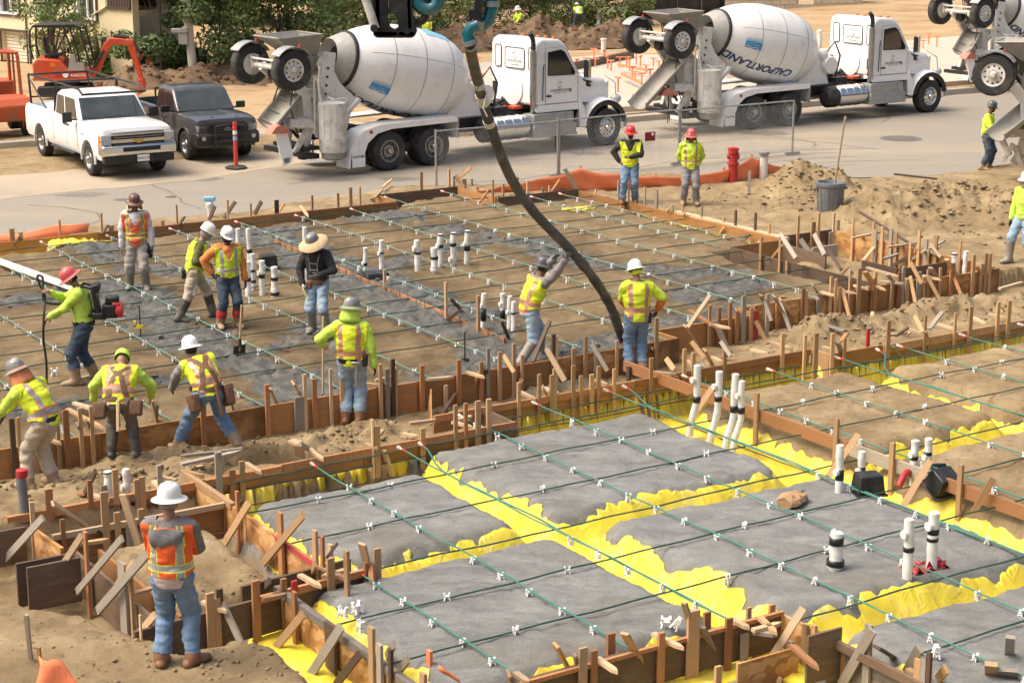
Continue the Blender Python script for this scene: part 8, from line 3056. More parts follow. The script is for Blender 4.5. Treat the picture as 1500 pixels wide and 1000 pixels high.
 me.vertices.foreach_get('normal',Nn)
 Nn=Nn.reshape(-1,3)
 F=[tuple(p.vertices) for p in me.polygons]
 names,D=[],[]
 for t,a,b,ra,rb in segs:
  d,q=seg_dist(V,a,b)
  names.append(t)
  D.append(d - (ra+(rb - ra)*q))
 d,q=seg_dist(V,P,mid)
 d2,q2=seg_dist(V,mid,Nk - Tc @ Vector((0,0,.06*k)))
 names += ['torso','torso']
 D += [d - .17*k,d2 - .175*k]
 lab=np.array(names)[np.argmin(np.array(D),0)]
 Tpi=np.array(Tp.transposed())
 Tci=np.array(Tc.transposed())
 q0=(V - np.array(P)) @ Tpi.T
 q1=(V - np.array(mid)) @ Tci.T
 q1[:,2] += .16*k
 w=np.clip((q0[:,2]/k - .08)/.16,0,1)[:,None]
 Q=(q0*(1 - w)+q1*w)/k
 lab=np.where((lab=='torso') & (Q[:,2]<.02),'pelvis',lab)
 lab=np.where((lab=='thigh') & (Q[:,2]>.05),'pelvis',lab)
 lab=np.where(np.isin(lab,('torso','uarm')) & (Q[:,2]>.53) & (np.abs(Q[:,0])<.10),'neck',lab)
 me_body=MB()
 cov=np.isin(lab,('pelvis','thigh','shin','torso','uarm','farm','boot')).astype(float)
 for i in (0,1):
  cov *= np.clip((np.linalg.norm(V - np.array(wrists[i][0]),axis=1) - .03)/.05,0,1)
 me_body.v=[tuple(v) for v in V - Nn*(.016*cov)[:,None]]
 me_body.f=list(F)
 me_body.m=[0]*nf
 bm_mats=[skin,'eye_dark','lips',glove or skin,(glove2 or glove or skin)]
 head_geom(me_body,Hc,Hr,k)
 for i in (0,1):
  Wr,fd=wrists[i]
  dd=Vector(hand_dir[i]) if hand_dir[i] else fd
  hand_geom(me_body,Wr,dd,palms[i],k*1.05,(1 if i==0 else -1),curl[i],3+i)
 bo=me_body.build('body',bm_mats,root,fix=False,angle=70)
 g=np.random.RandomState(seed)
 fold=vnoise3(V*np.array([7,7,13.])+seed*7.3,seed)*.026+vnoise3(V*np.array([16,16,30.])+seed,seed+1)*.014
 fold=fold+.004
 def shell(name,fmask_v,off,mats_,fmat=None,foldk=1.0,thick=.006,parent=root,need='all',ang=60):
  sel=[i for i,f in enumerate(F) if (all(fmask_v[j] for j in f) if need=='all' else any(fmask_v[j] for j in f))]
  if not sel:
   return None
  ids={}
  vs,fs,ms=[],[],[]
  for i in sel:
   ff=[]
   for j in F[i]:
    if j not in ids:
     ids[j]=len(vs)
     vs.append(tuple(V[j]+Nn[j]*(off+fold[j]*foldk)))
    ff.append(ids[j])
   fs.append(tuple(ff))
   ms.append(fmat(V[list(F[i])].mean(0),Q[list(F[i])].mean(0)) if fmat else 0)
  cnt={}
  for f in fs:
   for a,b in zip(f,f[1:]+f[:1]):
    cnt[(a,b)]=cnt.get((a,b),0)+1
  back={v: kk for kk,v in ids.items()}
  inn={}
  for (a,b) in [e for e in cnt if (e[1],e[0]) not in cnt]:
   for c in (a,b):
    if c not in inn:
     inn[c]=len(vs)
     j=back[c]
     vs.append(tuple(V[j]+Nn[j]*(-.004)))
   fs.append((b,a,inn[a],inn[b]))
   ms.append(ms[0] if not fmat else 0)
  m=MB()
  m.v,m.f,m.m=vs,fs,ms
  return m.build(name,mats_,parent,fix=False,angle=ang)
 is_=lambda *t: np.isin(lab,t)
 bare=is_('hand')
 shell('trousers',is_('pelvis','thigh','shin') ,.006,[pants],foldk=1.3,need='any')
 sm=['torso','uarm']
 if not bare_forearm and sleeve is None:
  sm.append('farm')
 shirt_mask=is_(*sm) | ((lab=='pelvis') & (Q[:,2]>-.06) & (hem is None))
 for i in (0,1):
  shirt_mask &= np.linalg.norm(V - np.array(wrists[i][0]),axis=1)>.03
 shell('shirt',shirt_mask,.010,[shirt],foldk=1.0)
 def side_of(tags):
  ds=[[],[]]
  n=0
  for t,a,b,ra,rb in segs:
   if t in tags:
    ds[n % 2 if tags != ('boot',) else (n // 3) % 2].append(seg_dist(V,a,b)[0])
    n += 1
  return np.min(ds[0],0)<np.min(ds[1],0)
 if sleeve:
  sl=is_('farm')
  sd=side_of(('farm',))
  for i in (0,1):
   sl &= np.linalg.norm(V - np.array(wrists[i][0]),axis=1)>.02
  for m_ in (sd,~sd):
   shell('sleeve',sl & m_,.012,[sleeve],foldk=1.2)
 if hem:
  shell('shirt_hem',(lab=='pelvis') & (Q[:,2]>-.11) & (Q[:,2]<.06),.014,[hem],foldk=.6)
 sd=side_of(('boot',))
 for m_ in (sd,~sd):
  shell('boot',is_('boot') & m_,.005,[boots],foldk=.3)
 if shin_wrap:
  dmin=np.full(nv,9.)
  for t,a,b,ra,rb in segs:
   if t=='shin':
    dd,qq=seg_dist(V,a,b)
    dmin=np.where((dd<.12) & (qq>.68),np.minimum(dmin,dd),dmin)
  for m_ in (sd,~sd):
   shell('shin_wrap',(dmin<1) & is_('shin','boot') & m_,.012,[shin_wrap],foldk=.5)
 if vest:
  vm=(is_('torso') | ((lab=='pelvis') & (Q[:,2]>vest_len)) | ((lab=='uarm') & (np.abs(Q[:,0])<.235) & (Q[:,2]>.16))) & (Q[:,2]<.50)
  vn=(Q[:,1]>.0) & (Q[:,2]>.30) & (np.abs(Q[:,0])<.018+(Q[:,2] - .30)*.50)
  nb=(Q[:,2]>.475) & (np.abs(Q[:,0])<.085)
  vm &= ~vn & ~nb
  tr=trim
  def vf(c,q):
   x,y,z=abs(q[0]),q[1],q[2]
   lo=.075
   if lo<z<lo+.05:
    return 1
   if tr and (lo - .014<z<lo+.064):
    return 2
   vb=.108+(.012 if z>.3 else 0)
   if z>lo+.05 or (z<lo):
    e=abs(x - vb)
    if e<.024:
     return 1 if z>-.2 else 0
    if tr and e<.033:
     return 2
   return 0
  shell('safety_vest',vm,.026,[vest,stripe,tr or stripe],vf,foldk=1.2)
 if belt:
  shell('belt',is_('torso','pelvis') & (Q[:,2]>-.045) & (Q[:,2]<.035),.027,[belt],foldk=.1)
 if suspenders:
  bk=(Q[:,1]<.02)
  st=bk & ((np.abs(np.abs(Q[:,0]) - (.02+np.abs(Q[:,2] - .26)*.42))<.024)) & (Q[:,2]>.02) & (Q[:,2]<.47)
  shell('suspenders',st & is_('torso','pelvis','uarm'),.034,[suspenders],foldk=.2,need='any')
 for (qx,qy,qz,sx,sy,sz,m,nm) in pouches:
  c=P+Tp @ Vector((qx*k,qy*k,qz*k))
  b=MB()
  b.box((0,0,0),(sx,sy,sz),taper=(1.12,1.15))
  o=b.build(nm,m,root,loc=c,rot=Tp.to_euler(),bevel=min(sx,sy,sz)*.25)
  if nm=='pouch':
   MB().box((0,-.0,sz*.42),(sx*1.06,sy*1.1,sz*.25)).build('flap',m,o,bevel=.01)
 if hair:
  b=MB()
  rr=[]
  for i in range(8):
   ph=R(10+108*i/7)
   rr.append([Hc+Hr @ (Vector((.080*math.sin(ph)*math.sin(a),.101*math.sin(ph)*math.cos(a) - .004,.122*math.cos(ph)))*k) for a in [R(72+216*j/22) for j in range(23)]])
  b.loft(rr,closed=False,cap=False)
  o=b.build('hair',hair,root)
  o.modifiers.new('t','SOLIDIFY').thickness=.008
 if beard:
  b=MB()
  rr=[]
  for i in range(6):
   ph=R(118+50*i/5)
   rr.append([Hc+Hr @ (Vector((.078*math.sin(ph)*math.sin(a)*.95,.100*math.sin(ph)*math.cos(a)+.012,.122*math.cos(ph) - .004))*k) for a in [R(-80+160*j/16) for j in range(17)]])
  b.loft(rr,closed=False,cap=False)
  o=b.build('beard',beard,root)
  o.modifiers.new('t','SOLIDIFY').thickness=.008
 if mask:
  b=MB()
  rr=[]
  for i in range(8):
   ph=R(92+76*i/7)
   ex=.012+(.03*i/7)
   rr.append([Hc+Hr @ (Vector(((.074+ex)*math.sin(ph)*math.sin(a),(.098+ex)*math.sin(ph)*math.cos(a)+.004,(.118)*math.cos(ph) - .012*i/7))*k) for a in [2*math.pi*j/24 for j in range(24)]])
  rr.append([Nk+Tc @ (Vector((.085*math.sin(a),.080*math.cos(a),.0))*k) for a in [2*math.pi*j/24 for j in range(24)]])
  b.loft(rr,cap=False)
  b.build('face_mask',mask,root)
 if sunglasses:
  b=MB()
  for s_ in (-1,1):
   b.ball(Hc+Hr @ (Vector((s_*.030,.086,.008))*k),.021*k,10,5,sc=(1.2,.35,.8))
  b.tube([Hc+Hr @ (Vector((x_,y_,.014))*k) for x_,y_ in ((-.078,0),(-.06,.075),(0,.097),(.06,.075),(.078,0))],.004,5)
  b.build('sunglasses','eye_dark',root)
 if hood:
  b=MB()
  rr=[]
  for i in range(13):
   a=R(-150+300*i/12)
   c=Vector((.105*math.sin(a),-.105*math.cos(a)*.9+.005,.472 - .035*math.cos(a)))
   rad=.030+.022*max(0,math.cos(a))
   out=Vector((math.sin(a),-math.cos(a),0))
   rr.append([P+Tc @ ((c+out*rad*math.cos(t)+Vector((0,0,1))*rad*1.1*math.sin(t))*k)+(Tp @ Vector((0,0,0))) for t in [2*math.pi*j/9 for j in range(9)]])
  b.loft(rr)
  rr=[]
  for i in range(9):
   u=i/8
   z=.475 - .27*u
   w_=.165*(1 - u**1.7)+.012
   y_=-.112 - .045*math.sin(math.pi*min(1,u*1.15))
   rr.append([P+Tc @ (Vector((w_*math.sin(t),y_ - .034*math.cos(t)*(1.3 - u)+.016*math.sin(t*4+u*9),z+.02*math.cos(t*2)))*k) for t in [2*math.pi*j/14 for j in range(14)]])
  b.loft(rr)
  b.build('hood',hood,root,angle=60)
 if hat:
  make_hat(root,Hc,Hr,k,hat)
 if shade:
  b=MB()
  rr=[]
  for i in range(6):
   u=i/5
   row=[]
   for j in range(21):
    a=R(68+224*j/20)
    r0=.118+.032*u+.010*math.sin(j*1.7+u*4)*u
    row.append(Hc+Hr @ (Vector((r0*math.sin(a),r0*1.12*math.cos(a) - .01,  .05 - .21*u))*k))
   rr.append(row)
  b.loft(rr,closed=False,cap=False)
  o=b.build('neck_shade',shade,root,angle=70)
  o.modifiers.new('t','SOLIDIFY').thickness=.005
 mw=root.matrix_basis
 return root,dict(P=P,Nk=Nk,Hc=Hc,Hr=Hr,Tc=Tc,Tp=Tp,wrists=[w_[0] for w_ in wrists],k=k,M=Matrix.Translation(Vector(at_)) @ Matrix.Rotation(R(yaw),4,'Z'))
def make_hat(root,Hc,Hr,k,spec):
 kind,m=spec[0],spec[1]
 c=Hc+Hr @ Vector((0,-.004*k,.030*k))
 M4=Matrix.Translation(c) @ Hr.to_4x4() @ Matrix.Rotation(R(spec[2] if len(spec)>2 else -6),4,'X')
 b=MB()
 b.M=M4
 prof=[(1.0,.0),(1.0,.03),(.97,.07),(.88,.105),(.72,.130),(.48,.146),(.2,.152),(.001,.153)]
 rx,ry=.108*k,.128*k
 n=28
 rings=[[Vector((rx*r*math.cos(2*math.pi*j/n),ry*r*math.sin(2*math.pi*j/n),z*k*.97)) for j in range(n)] for r,z in prof]
 b.loft(rings,cap=False)
 rim=MB()
 rim.M=M4
 if kind=='full':
  rr=[]
  for e,z in ((1.0,.012),(1.22,.000),(1.46,-.010),(1.50,-.014),(1.46,-.018),(1.2,-.008),(1.0,.0)):
   rr.append([Vector((rx*(1+(e - 1)*1.05)*math.cos(2*math.pi*j/n),ry*(1+(e - 1)*(1.12 if math.sin(2*math.pi*j/n)>0 else .95))*math.sin(2*math.pi*j/n),z*k)) for j in range(n)])
  rim.loft(rr,cap=False)
 elif kind=='cap':
  rr=[]
  for e,z in ((1.0,.012),(1.30,-.006),(1.42,-.014),(1.40,-.02),(1.0,.0)):
   row=[]
   for j in range(n+1):
    a=R(20+140*j/n)
    f=math.sin(math.pi*j/n)**.7
    row.append(Vector((rx*(1+(e - 1)*.35*f)*math.cos(a),ry*(1+(e - 1)*f)*math.sin(a),z*k)))
   rr.append(row)
  rim.loft(rr,closed=False,cap=False)
  rr2=[[Vector((rx*e*math.cos(2*math.pi*j/n),ry*e*math.sin(2*math.pi*j/n),z*k)) for j in range(n)] for e,z in ((1.0,.02),(1.05,.01),(1.05,-.012),(1.0,-.012))]
  rim.loft(rr2,cap=False)
 hat_o=b.build('hard_hat',m,root)
 if kind in ('full','cap'):
  rim.build('brim',m,hat_o)
  rb=MB()
  rb.M=M4
  for y0 in (-.028,0,.028):
   pts=[]
   for i in range(11):
    a=R(28+124*i/10)
    pts.append(Vector((y0*k,ry*1.0*math.cos(a),.153*k*.97*math.sin(a)**.8+.001)))
   rb.tube(pts,.0075*k,6)
  rb.build('ridge',m,hat_o)
  bd=MB()
  bd.M=M4
  bd.loft([[Vector((rx*.93*math.cos(2*math.pi*j/n),ry*.93*math.sin(2*math.pi*j/n),z*k)) for j in range(n)] for z in (.0,-.03)],cap=False)
  bd.build('head_band','glove_black',hat_o)
 if len(spec)>3 and spec[3]:
  for (ax,ay,az,m2) in spec[3]:
   st=MB()
   p=Vector((rx*1.0*math.sin(R(ax))*math.cos(R(az)),ry*math.cos(R(ax))*math.cos(R(az)),.15*k*math.sin(R(az))))
   nrm=Vector((p.x/rx**2,p.y/ry**2,p.z/(.15*k)**2)).normalized()
   Mx=M4 @ Matrix.Translation(p*1.0) @ nrm.to_track_quat('Z','Y').to_matrix().to_4x4()
   st.M=Mx
   st.lathe([(.024*k,-.006),(.024*k,.005)],12)
   st.build('sticker',m2,hat_o)
 if kind=='straw':
  s=MB()
  s.M=M4
  rr=[]
  for e,z in ((1.02,.03),(1.5,.015),(2.05,-.03),(2.15,-.05),(2.05,-.045),(1.5,.0),(1.02,.0)):
   rr.append([Vector((rx*1.1*e*math.cos(2*math.pi*j/n),ry*e*math.sin(2*math.pi*j/n),(z+.014*math.sin(4*math.pi*j/n)*(e - 1))*k)) for j in range(n)])
  s.loft(rr,cap=False)
  s.build('straw_brim','straw',hat_o)
def foot(x,y,z=0.0):
 return at(x,y,z)
def gz(p,dz=0.0):
 """where the sight line through p meets the ground"""
 o=Vector((0,0,CAM_H))
 d=p - o
 z=p.z
 for _ in range(7):
  q=o+d*((z - CAM_H)/d.z)
  z=.5*z+.5*ground_z(q.x,q.y)
 return Vector((q.x,q.y,z+dz))
def build_people():
 G_={}
 p=gz(at(203,424,0),-.01)
 r,i=person('worker in an orange vest over white sleeves facing the road camera side, brown hard hat with tan neck shade',p,-172,1.78,feet=((-.15,.02,0),(.16,-.12,0)),hands=((-.30,.06,.80),(.27,.05,.80)),shirt='white_cloth',pants='khaki_grey',boots='boot_rubber',boot_h=.36,glove='glove_grey',vest='vest_coral',stripe='reflective_tan',trim='trim_lime',
     hat=('full','hat_brown',-4,[(0,0,35,'hat_white')]),shade='shade_tan',skin='skin_brown',head=(8,0,12),seed=1,sunglasses=True,pouches=((-.23,-.02,-.22,.12,.12,.26,'glove_black','pouch'),))
 r['label']='standing worker in an orange vest, white sleeves and brown hard hat with tan neck shade'
 p=gz(at(288,468,0),-.01)
 r,i=person('worker in lime vest, olive shirt and white helmet stepping beside the black mask man',p,-82,1.72,torso=(20,0,0),head=(18,0,-5),feet=((-.12,.30,0),(.12,-.30,0)),hands=((-.12,.22,.98),(.16,.20,1.02)),elbows=((-.6,-.7,.1),(.7,-.6,.1)),shirt='olive_cloth',pants='khaki',boots='boot_black',boot_h=.40,glove='glove_black',vest='vest_yellow',stripe='lime',
     hat=('cap','hat_white',-4,[(-60,0,25,'hat_grey'),(20,0,30,'hat_grey')]),mask='grey_cloth',seed=2,vest_len=-.16,pouches=((-.02,-.17,-.12,.16,.08,.16,'glove_black','pouch'),(.17,.03,-.2,.03,.06,.5,'glove_white','scraper')))
 p=gz(at(336,478,0),-.01)
 r,i=person('worker with a black face mask, white helmet, orange sleeves and a lime vest',p,-155,1.72,feet=((-.14,.05,0),(.16,.0,0)),hands=((-.30,.08,.82),(.27,-.06,.98)),elbows=((-.6,-.3,0),(.9,-.4,0)),shirt='orange_cloth',pants='jeans_dark',boots='boot_tan',boot_h=.22,glove='glove_purple',vest='vest_yellow',stripe='reflective',hat=('cap','hat_white',-8,[(40,0,25,'black_cloth'),(-20,0,30,'grey_print')]),mask='black_cloth',belt='glove_black',
     head=(12,0,10),skin='skin_brown',seed=3,shin_wrap='hat_red',width=1.06,vest_len=-.03)
 p=gz(at(468,488,0),-.01)
 r,i=person('worker in a wide straw hat, black shirt, jeans and tall grey rubber boots',p,168,1.74,torso=(6,0,-6),head=(26,4,-10),feet=((-.17,.10,0),(.15,-.10,0)),hands=((-.10,.26,1.08),(.24,.12,.90)),elbows=((-.9,-.3,-.1),(.8,-.5,0)),shirt='black_cloth',pants='jeans_light',boots='boot_rubber',boot_h=.42,glove='glove_grey',glove2='glove_white',hat=('straw','hat_grey',4),belt='leather',skin='skin_brown',seed=4,
     pouches=((.12,.14,-.06,.10,.05,.12,'leather','pouch'),(.19,.10,-.20,.05,.04,.16,'shade_yellow','rag')))
 b=MB()
 M=i['M']
 for s in (-1,1):
  b.tube([i['P']+i['Tc'] @ Vector((s*x,y,z)) for x,y,z in ((.10,.02,.50),(.095,.13,.44),(.07,.148,.32),(.07,.142,.18))],.011,5)
 b.tube([i['P']+i['Tc'] @ Vector((x,.15,.33)) for x in (-.08,0,.08)],.011,5).tube([i['P']+i['Tc'] @ Vector((x,.145,.22)) for x in (-.08,0,.08)],.011,5)
 b.build('harness','grey_cloth',r)
 p=gz(at(128,560,0),-.01)
 r5,i5=person('worker in a red hard hat and lime shirt facing left with a backpack vibrator',p,96,1.80,torso=(8,0,0),head=(28,0,4),feet=((-.13,.14,0),(.13,-.12,0)),hands=((-.08,.50,1.03),(.10,.46,1.38)),elbows=((-.5,-.2,-.8),(.6,.1,-.7)),shirt='lime_shirt',pants='jeans_dark',boots='boot_tan',boot_h=.24,glove=None,hat=('full','hat_pinkred',-4,[(90,0,30,'hat_white')]),belt='glove_black',hair='hair_dark',
     curl=(1.3,1.3),palms=((0,.3,-1),(0,.3,-1)),seed=5,skin='skin_tan',shin_wrap=None)
 M=i5['M']
 T=thing('concrete_vibrator','black backpack concrete vibrator with a red engine and long flexible hose','vibrator',M @ i5['P'],R(96))
 def l5(v):
  return Vector(v) - i5['P']
 b=MB()
 b.box(l5((.0,-.20,1.30)),(.30,.07,.50),rot=(R(-8),0,0)).box(l5((0,-.24,1.08)),(.34,.16,.10)).box(l5((0,-.22,1.50)),(.24,.10,.12))
 b.build('pack_frame','flat_black',T,bevel=.02)
 b=MB()
 for s in (-1,1):
  b.tube([l5((s*.11,-.16,1.50)),l5((s*.12,-.02,1.54)),l5((s*.12,.13,1.42)),l5((s*.13,.14,1.22)),l5((s*.15,-.02,1.08)),l5((s*.12,-.16,1.10))],.022,6)
 b.build('shoulder_strap','glove_black',T)
 b=MB()
 b.box(l5((.02,-.40,1.12)),(.24,.22,.24)).box(l5((.02,-.44,1.30)),(.18,.20,.12))
 b.build('engine_block','flat_black',T,bevel=.03)
 b=MB()
 b.lathe([(.06,-.06),(.12,-.05),(.125,.05),(.07,.06)],18,axis='y',c=l5((.02,-.54,1.14)))
 b.box(l5((.0,-.50,1.20)),(.16,.12,.14))
 b.build('engine_cover','hat_red',T,bevel=.015)
 b=MB()
 b.tube([l5((-.1,-.34,1.02)),l5((-.1,-.62,1.02)),l5((.14,-.62,1.02)),l5((.14,-.34,1.02))],.014,6)
 b.build('engine_guard','galv',T)
 h0,h1=i5['wrists'][1],i5['wrists'][0]
 hp=[Vector((.05,-.3,1.12)),Vector((.20,.0,1.12)),Vector((.20,.30,1.20)),h1.lerp(h0,.6)+Vector((.0,.10,.02)),h0+Vector((.02,.12,.22)),h0+Vector((.03,.20,.25)),h0+Vector((0,.16,.10)),h0+Vector((-.02,.10,-.02)),h1+Vector((0,.10,-.02)),Vector((0,.62,.7)),Vector((.01,.60,.35)),Vector((.02,.62,-.1)),Vector((.02,.62,-.5))]
 out=[]
 for a in range(len(hp) - 1):
  q=[hp[max(0,a - 1)],hp[a],hp[a+1],hp[min(len(hp) - 1,a+2)]]
  for t in np.linspace(0,1,6)[:-1]:
   out.append(.5*((2*q[1])+(q[2] - q[0])*t+(2*q[0] - 5*q[1]+4*q[2] - q[3])*t*t+(3*q[1] - q[0] - 3*q[2]+q[3])*t**3))
 MB().tube([l5(v) for v in out],.018,8).build('flexible_hose','flat_black',T)
 p=gz(at(516,611,-.1),-.015)
 r,i=person('worker in a lime hoodie and jeans seen from behind, holding a shovel, patterned grey full brim hat',p,-6,1.84,torso=(3,0,4),head=(4,0,-38),feet=((-.10,.0,0),(.10,.03,0)),hands=((-.42,.12,1.10),(.33,.04,.82)),elbows=((-.6,-.7,-.2),(.8,-.5,0)),shirt='lime_shirt',pants='jeans_light',boots='boot_brown',boot_h=.12,glove2='glove_black',vest='vest_yellow',stripe='reflective_tan',trim='trim_orange',
     hat=('full','hat_grey',-3),shade='lime_shirt',belt='black_tape',seed=6,width=1.05,curl=(1.3,.5),palms=((.7,.7,0),(-1,0,0)),pouches=((.10,-.16,-.20,.035,.03,.36,'grey_wood','hammer_handle'),(.10,-.16,-.03,.13,.04,.045,'steel','hammer_head'),(.21,-.04,-.02,.06,.12,.16,'glove_black','pouch')))
 r['label']='worker in lime hoodie and patterned grey hat on the mound, holding a shovel'
 M=i['M']
 h=M @ (i['wrists'][0]+Vector((-.02,.09,-.02)))
 long_tool('shovel','wooden handled shovel held by the worker on the dirt mound','shovel',h+Vector((.01,.02,.42)),h+Vector((-.04,.12,-1.12)))
 p=gz(at(777,527,0),-.06)
 hk=HOSE
 M7=Matrix.Translation(p) @ Matrix.Rotation(R(-62),4,'Z')
 inv=M7.inverted()
 near=min(HOSE,key=lambda v: (v - at_depth(826,372,v.y)).length)
 tgt=inv @ near
 r,i=person('worker bracing the pump hose with raised arms, lime vest, jeans and grey rubber boots',p,-62,1.78,pelvis=(0,-.02,.90),torso=(24,4,0),head=(-2,0,0),feet=((-.14,.24,0),(.16,-.28,0)),hands=((tgt.x - .10,tgt.y - .10,tgt.z - .02),(tgt.x+.08,tgt.y - .12,tgt.z - .10)),elbows=((-.6,.2,-.6),(.7,-.1,-.7)),shirt='grey_cloth',pants='jeans_light',boots='boot_rubber',boot_h=.42,glove='glove_grey',vest='vest_yellow',stripe='reflective_tan',trim='trim_orange',
     hat=('full','hat_dark',-6),hair='hair_dark',skin='skin_brown',seed=7,curl=(.35,.35),hem='orange_cloth',vest_len=-.02)
 p=gz(at(932,536,-.15),-.01)
 M8=Matrix.Translation(p) @ Matrix.Rotation(R(8),4,'Z')
 tg=M8.inverted() @ at_depth(907,462,29.9)
 r,i=person('worker in white helmet and orange sleeves from behind, one hand on the hose end',p,8,1.80,torso=(4,0,0),head=(16,0,22),feet=((-.11,.0,0),(.11,.02,0)),hands=((tg.x+.04,tg.y - .10,tg.z+.04),(.36,.16,.98)),elbows=((-.7,-.6,0),(.9,-.5,.0)),shirt='lime',sleeve='orange_cloth',pants='jeans_blue',boots='boot_tan',boot_h=.14,glove='glove_black',vest='vest_yellow',stripe='reflective_tan',trim='trim_orange',
     hat=('full','hat_white',-4),shade=None,hair='trim_lime',skin='skin_tan',seed=8,width=1.02,curl=(1.2,.8),pouches=((.19,-.05,-.04,.05,.09,.17,'glove_black','pouch'),))
 p=gz(at(180,667,-.15),-.02)
 r,i=person('stooping worker from behind in a lime hood with brown tool pouches',p,4,1.74,pelvis=(0,-.14,.86),torso=(62,0,0),head=(25,0,0),feet=((-.16,.0,0),(.17,.02,0)),hands=((-.42,.42,.72),(.36,.44,.74)),elbows=((-.8,-.4,.3),(.8,-.4,.3)),shirt='lime_shirt',pants='work_pants',boots='boot_black',boot_h=.38,glove='glove_grey',vest='vest_yellow',stripe='reflective_tan',trim='trim_orange',suspenders='leather',belt='leather',seed=9,hood='lime_shirt',hat=('none','lime_shirt',-10),
     pouches=((-.24,-.06,-.16,.16,.11,.21,'leather','pouch'),(.24,-.05,-.13,.17,.12,.20,'leather','pouch'),(.02,-.18,-.24,.04,.035,.42,'pale_wood','hammer_handle')),width=1.05)
 p=gz(at(300,656,-.15),.0)
 r,i=person('stooping worker in white helmet and jeans, legs apart, wearing a dark tool belt',p,32,1.80,pelvis=(.0,-.20,.86),torso=(58,-6,0),head=(-12,0,4),feet=((-.34,.12,-.02),(.36,-.22,.03)),hands=((-.22,.72,.58),(.10,.60,.66)),elbows=((-.9,-.2,.2),(.6,-.3,.4)),shirt='grey_cloth',pants='jeans_blue',boots='boot_tan',boot_h=.15,glove='glove_black',vest='vest_yellow',stripe='reflective_tan',trim='trim_orange',suspenders='leather',belt='leather',hat=('full','hat_white',-4),hair='hair_dark',seed=10,
     pouches=((-.22,.02,-.14,.13,.20,.24,'leather','pouch'),(.25,-.02,-.12,.12,.22,.28,'leather','pouch'),(.05,-.19,-.16,.04,.035,.44,'leather','hammer_handle')))
 p=gz(at(62,712,-.2),-.02)
 r,i=person('worker at the left edge in khaki trousers and orange neck shade, leaning over a shovel',p,62,1.82,pelvis=(0,-.12,.92),torso=(40,-4,0),head=(8,0,5),feet=((-.14,.10,0),(.15,-.06,0)),hands=((-.12,.58,.88),(.10,.50,1.08)),elbows=((-.8,-.3,-.2),(.8,-.3,-.2)),shirt='lime_shirt',pants='khaki',boots='boot_tan',boot_h=.13,glove='glove_black',vest='vest_yellow',stripe='reflective',trim='trim_orange',belt='glove_black',hat=('full','hat_grey',0),shade='shade_orange',seed=11,curl=(1.3,1.3),width=1.08,palms=((0,.3,-1),(0,.3,-1)))
 M=i['M']
 h0,h1=M @ i['wrists'][1],M @ i['wrists'][0]
 long_tool('shovel','shovel held by the leaning worker at the left edge','shovel',h0+(h0 - h1)*.8+Vector((0,0,.04)),h1+(h1 - h0).normalized()*.7+Vector((0,0,-.35)),m='flat_black')
 p=gz(at(258,975,.05),-.01)
 r,i=person('man in orange vest, grey hoodie and white hard hat watching with folded arms',p,-5,1.84,voxel=.011,torso=(-1,0,0),head=(2,0,-10),feet=((-.14,.0,0),(.15,.03,0)),hands=((.05,.24,1.20),(-.02,.27,1.16)),elbows=((-1,-.25,-.45),(1,-.25,-.45)),shirt='hoodie_grey',pants='jeans_blue',boots='boot_brown',boot_h=.10,vest='vest_orange',stripe='reflective',trim='trim_lime',hat=('full','hat_white',-3),hair='hair_grey',hood='hoodie_grey',hem='plaid',seed=12,foot_yaw=(6,-34),width=1.02,vest_len=.0,hand_dir=((1,.1,.1),(-1,.1,.1)))
 p=gz(at(922,298,.02),-.01)
 r,i=person('bearded man in red hard hat, black sleeves and lime vest before the silt fence',p,176,1.78,head=(4,0,10),feet=((-.13,.0,0),(.16,.10,0)),hands=((-.02,.26,1.12),(.24,.02,.98)),elbows=((-.9,-.2,-.3),(1,-.3,0)),shirt='black_cloth',pants='jeans_blue',boots='boot_brown',boot_h=.12,vest='vest_yellow',stripe='lime',trim='trim_orange',hat=('full','hat_red',-4),beard='hair_dark',hair='hair_dark',seed=13,curl=(1.0,.6),palms=((0,-.5,1),(-1,0,0)))
 p=gz(at(1010,299,.02),-.01)
 r,i=person('man in a pink and white hat with yellow neck shade, lime vest and grey trousers',p,178,1.74,head=(6,0,0),feet=((-.16,.02,0),(.15,.0,0)),hands=((-.17,-.16,.92),(.14,-.18,.92)),elbows=((-.9,-.5,0),(.9,-.5,0)),shirt='lime_shirt',pants='grey_pants',boots='boot_tan',boot_h=.14,vest='vest_yellow',stripe='reflective_tan',trim=None,hat=('full','hat_pinkred',-4,[(0,0,30,'hat_white'),(30,0,22,'hat_white'),(-30,0,22,'hat_white')]),shade='shade_yellow',sunglasses=True,skin='skin_brown',seed=14,width=1.05)
 p=gz(at(1443,248,-.05),-.01)
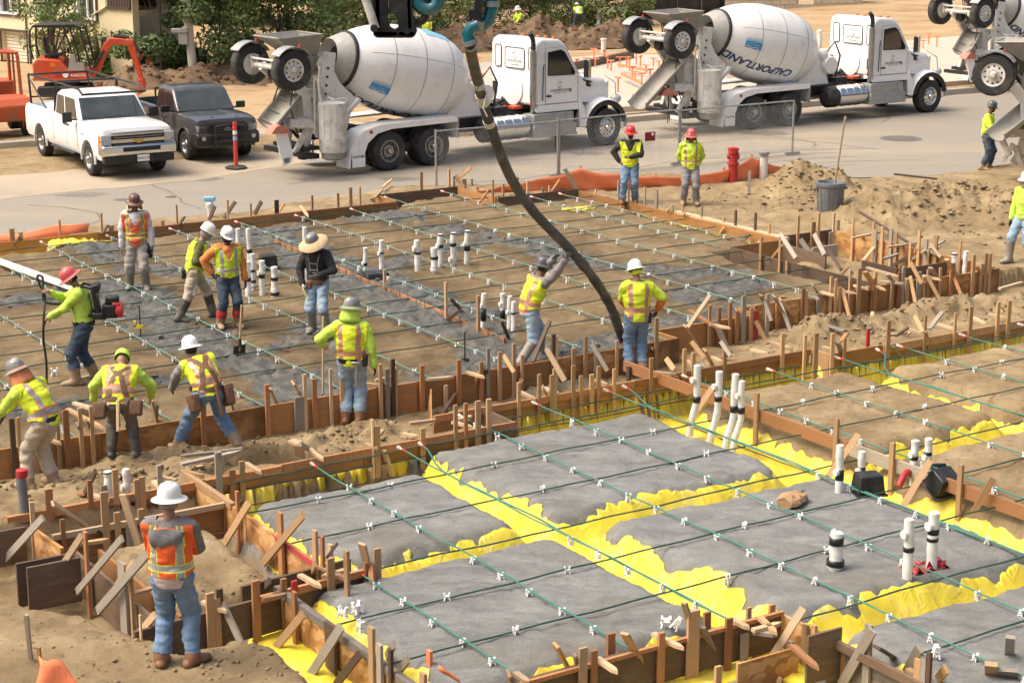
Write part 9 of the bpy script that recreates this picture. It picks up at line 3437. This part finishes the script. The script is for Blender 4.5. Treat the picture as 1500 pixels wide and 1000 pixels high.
 r,i=person('worker in lime shirt and dark jeans by the chute of the right edge mixer',p,-118,1.78,torso=(3,0,0),head=(8,0,20),feet=((-.14,.04,0),(.14,-.06,0)),hands=((-.22,.06,.86),(.14,.34,1.16)),elbows=((-.7,-.7,0),(.8,-.4,-.3)),shirt='lime',pants='jeans_dark',boots='boot_tan',boot_h=.13,hat=('cap','hat_dark',-4),beard='hair_dark',skin='skin_brown',seed=15)
 p=gz(at(1497,384,.0),-.01)
 r,i=person('worker cut by the right edge in a lime shirt, jeans and grey rubber boots',p,128,1.80,feet=((-.16,-.10,0),(.17,.20,0)),hands=((-.26,.12,.88),(.25,.10,.82)),shirt='lime_shirt',pants='jeans_light',boots='boot_rubber',boot_h=.42,glove='glove_black',vest=None,hat=('full','hat_white',-4),seed=16,hair='hair_dark')
 p=at(216,118,-.16)
 r,i=person('man in a white hard hat and orange vest crouching beside the excavator bucket',p,100,1.74,voxel=.02,pelvis=(0,-.15,.62),torso=(28,0,0),feet=((-.15,.15,0),(.15,-.1,0)),hands=((-.2,.4,.7),(.2,.4,.7)),shirt='black_cloth',pants='jeans_dark',boots='boot_brown',vest='vest_coral',stripe='reflective',hat=('full','hat_white',-4),seed=17)
 p=at(762,66,-.16)
 r,i=person('far worker in a lime vest and white hard hat standing behind the brown bank',p,120,1.74,voxel=.02,torso=(12,0,0),hands=((-.15,.42,1.02),(.2,.36,1.12)),shirt='lime',pants='jeans_dark',boots='boot_brown',vest='vest_yellow',stripe='reflective',hat=('full','hat_white',-4),seed=18)
 long_tool('shovel','shovel held by the far worker behind the brown bank','shovel',p+Vector((-.75,-.2,1.5)),p+Vector((.2,-.5,.7)))
 p=at(847,46,-.1)
 r,i=person('far bending worker in dark clothes with a lime vest on the bank',p,10,1.74,voxel=.02,pelvis=(0,-.2,.9),torso=(78,0,0),feet=((-.28,0,0),(.28,0,0)),hands=((-.3,.55,.5),(.3,.5,.5)),shirt='jeans_dark',pants='jeans_dark',boots='boot_brown',vest='vest_yellow',stripe='reflective',hat=('full','hat_white',-4),seed=19)
 p=at(627,80,-.16)
 r,i=person('far worker in a lime vest and white hard hat seen above the first drum',p,-20,1.74,voxel=.02,shirt='black_cloth',pants='jeans_dark',boots='boot_brown',vest='vest_yellow',stripe='reflective',hat=('full','hat_white',-4),seed=20)
build_people()
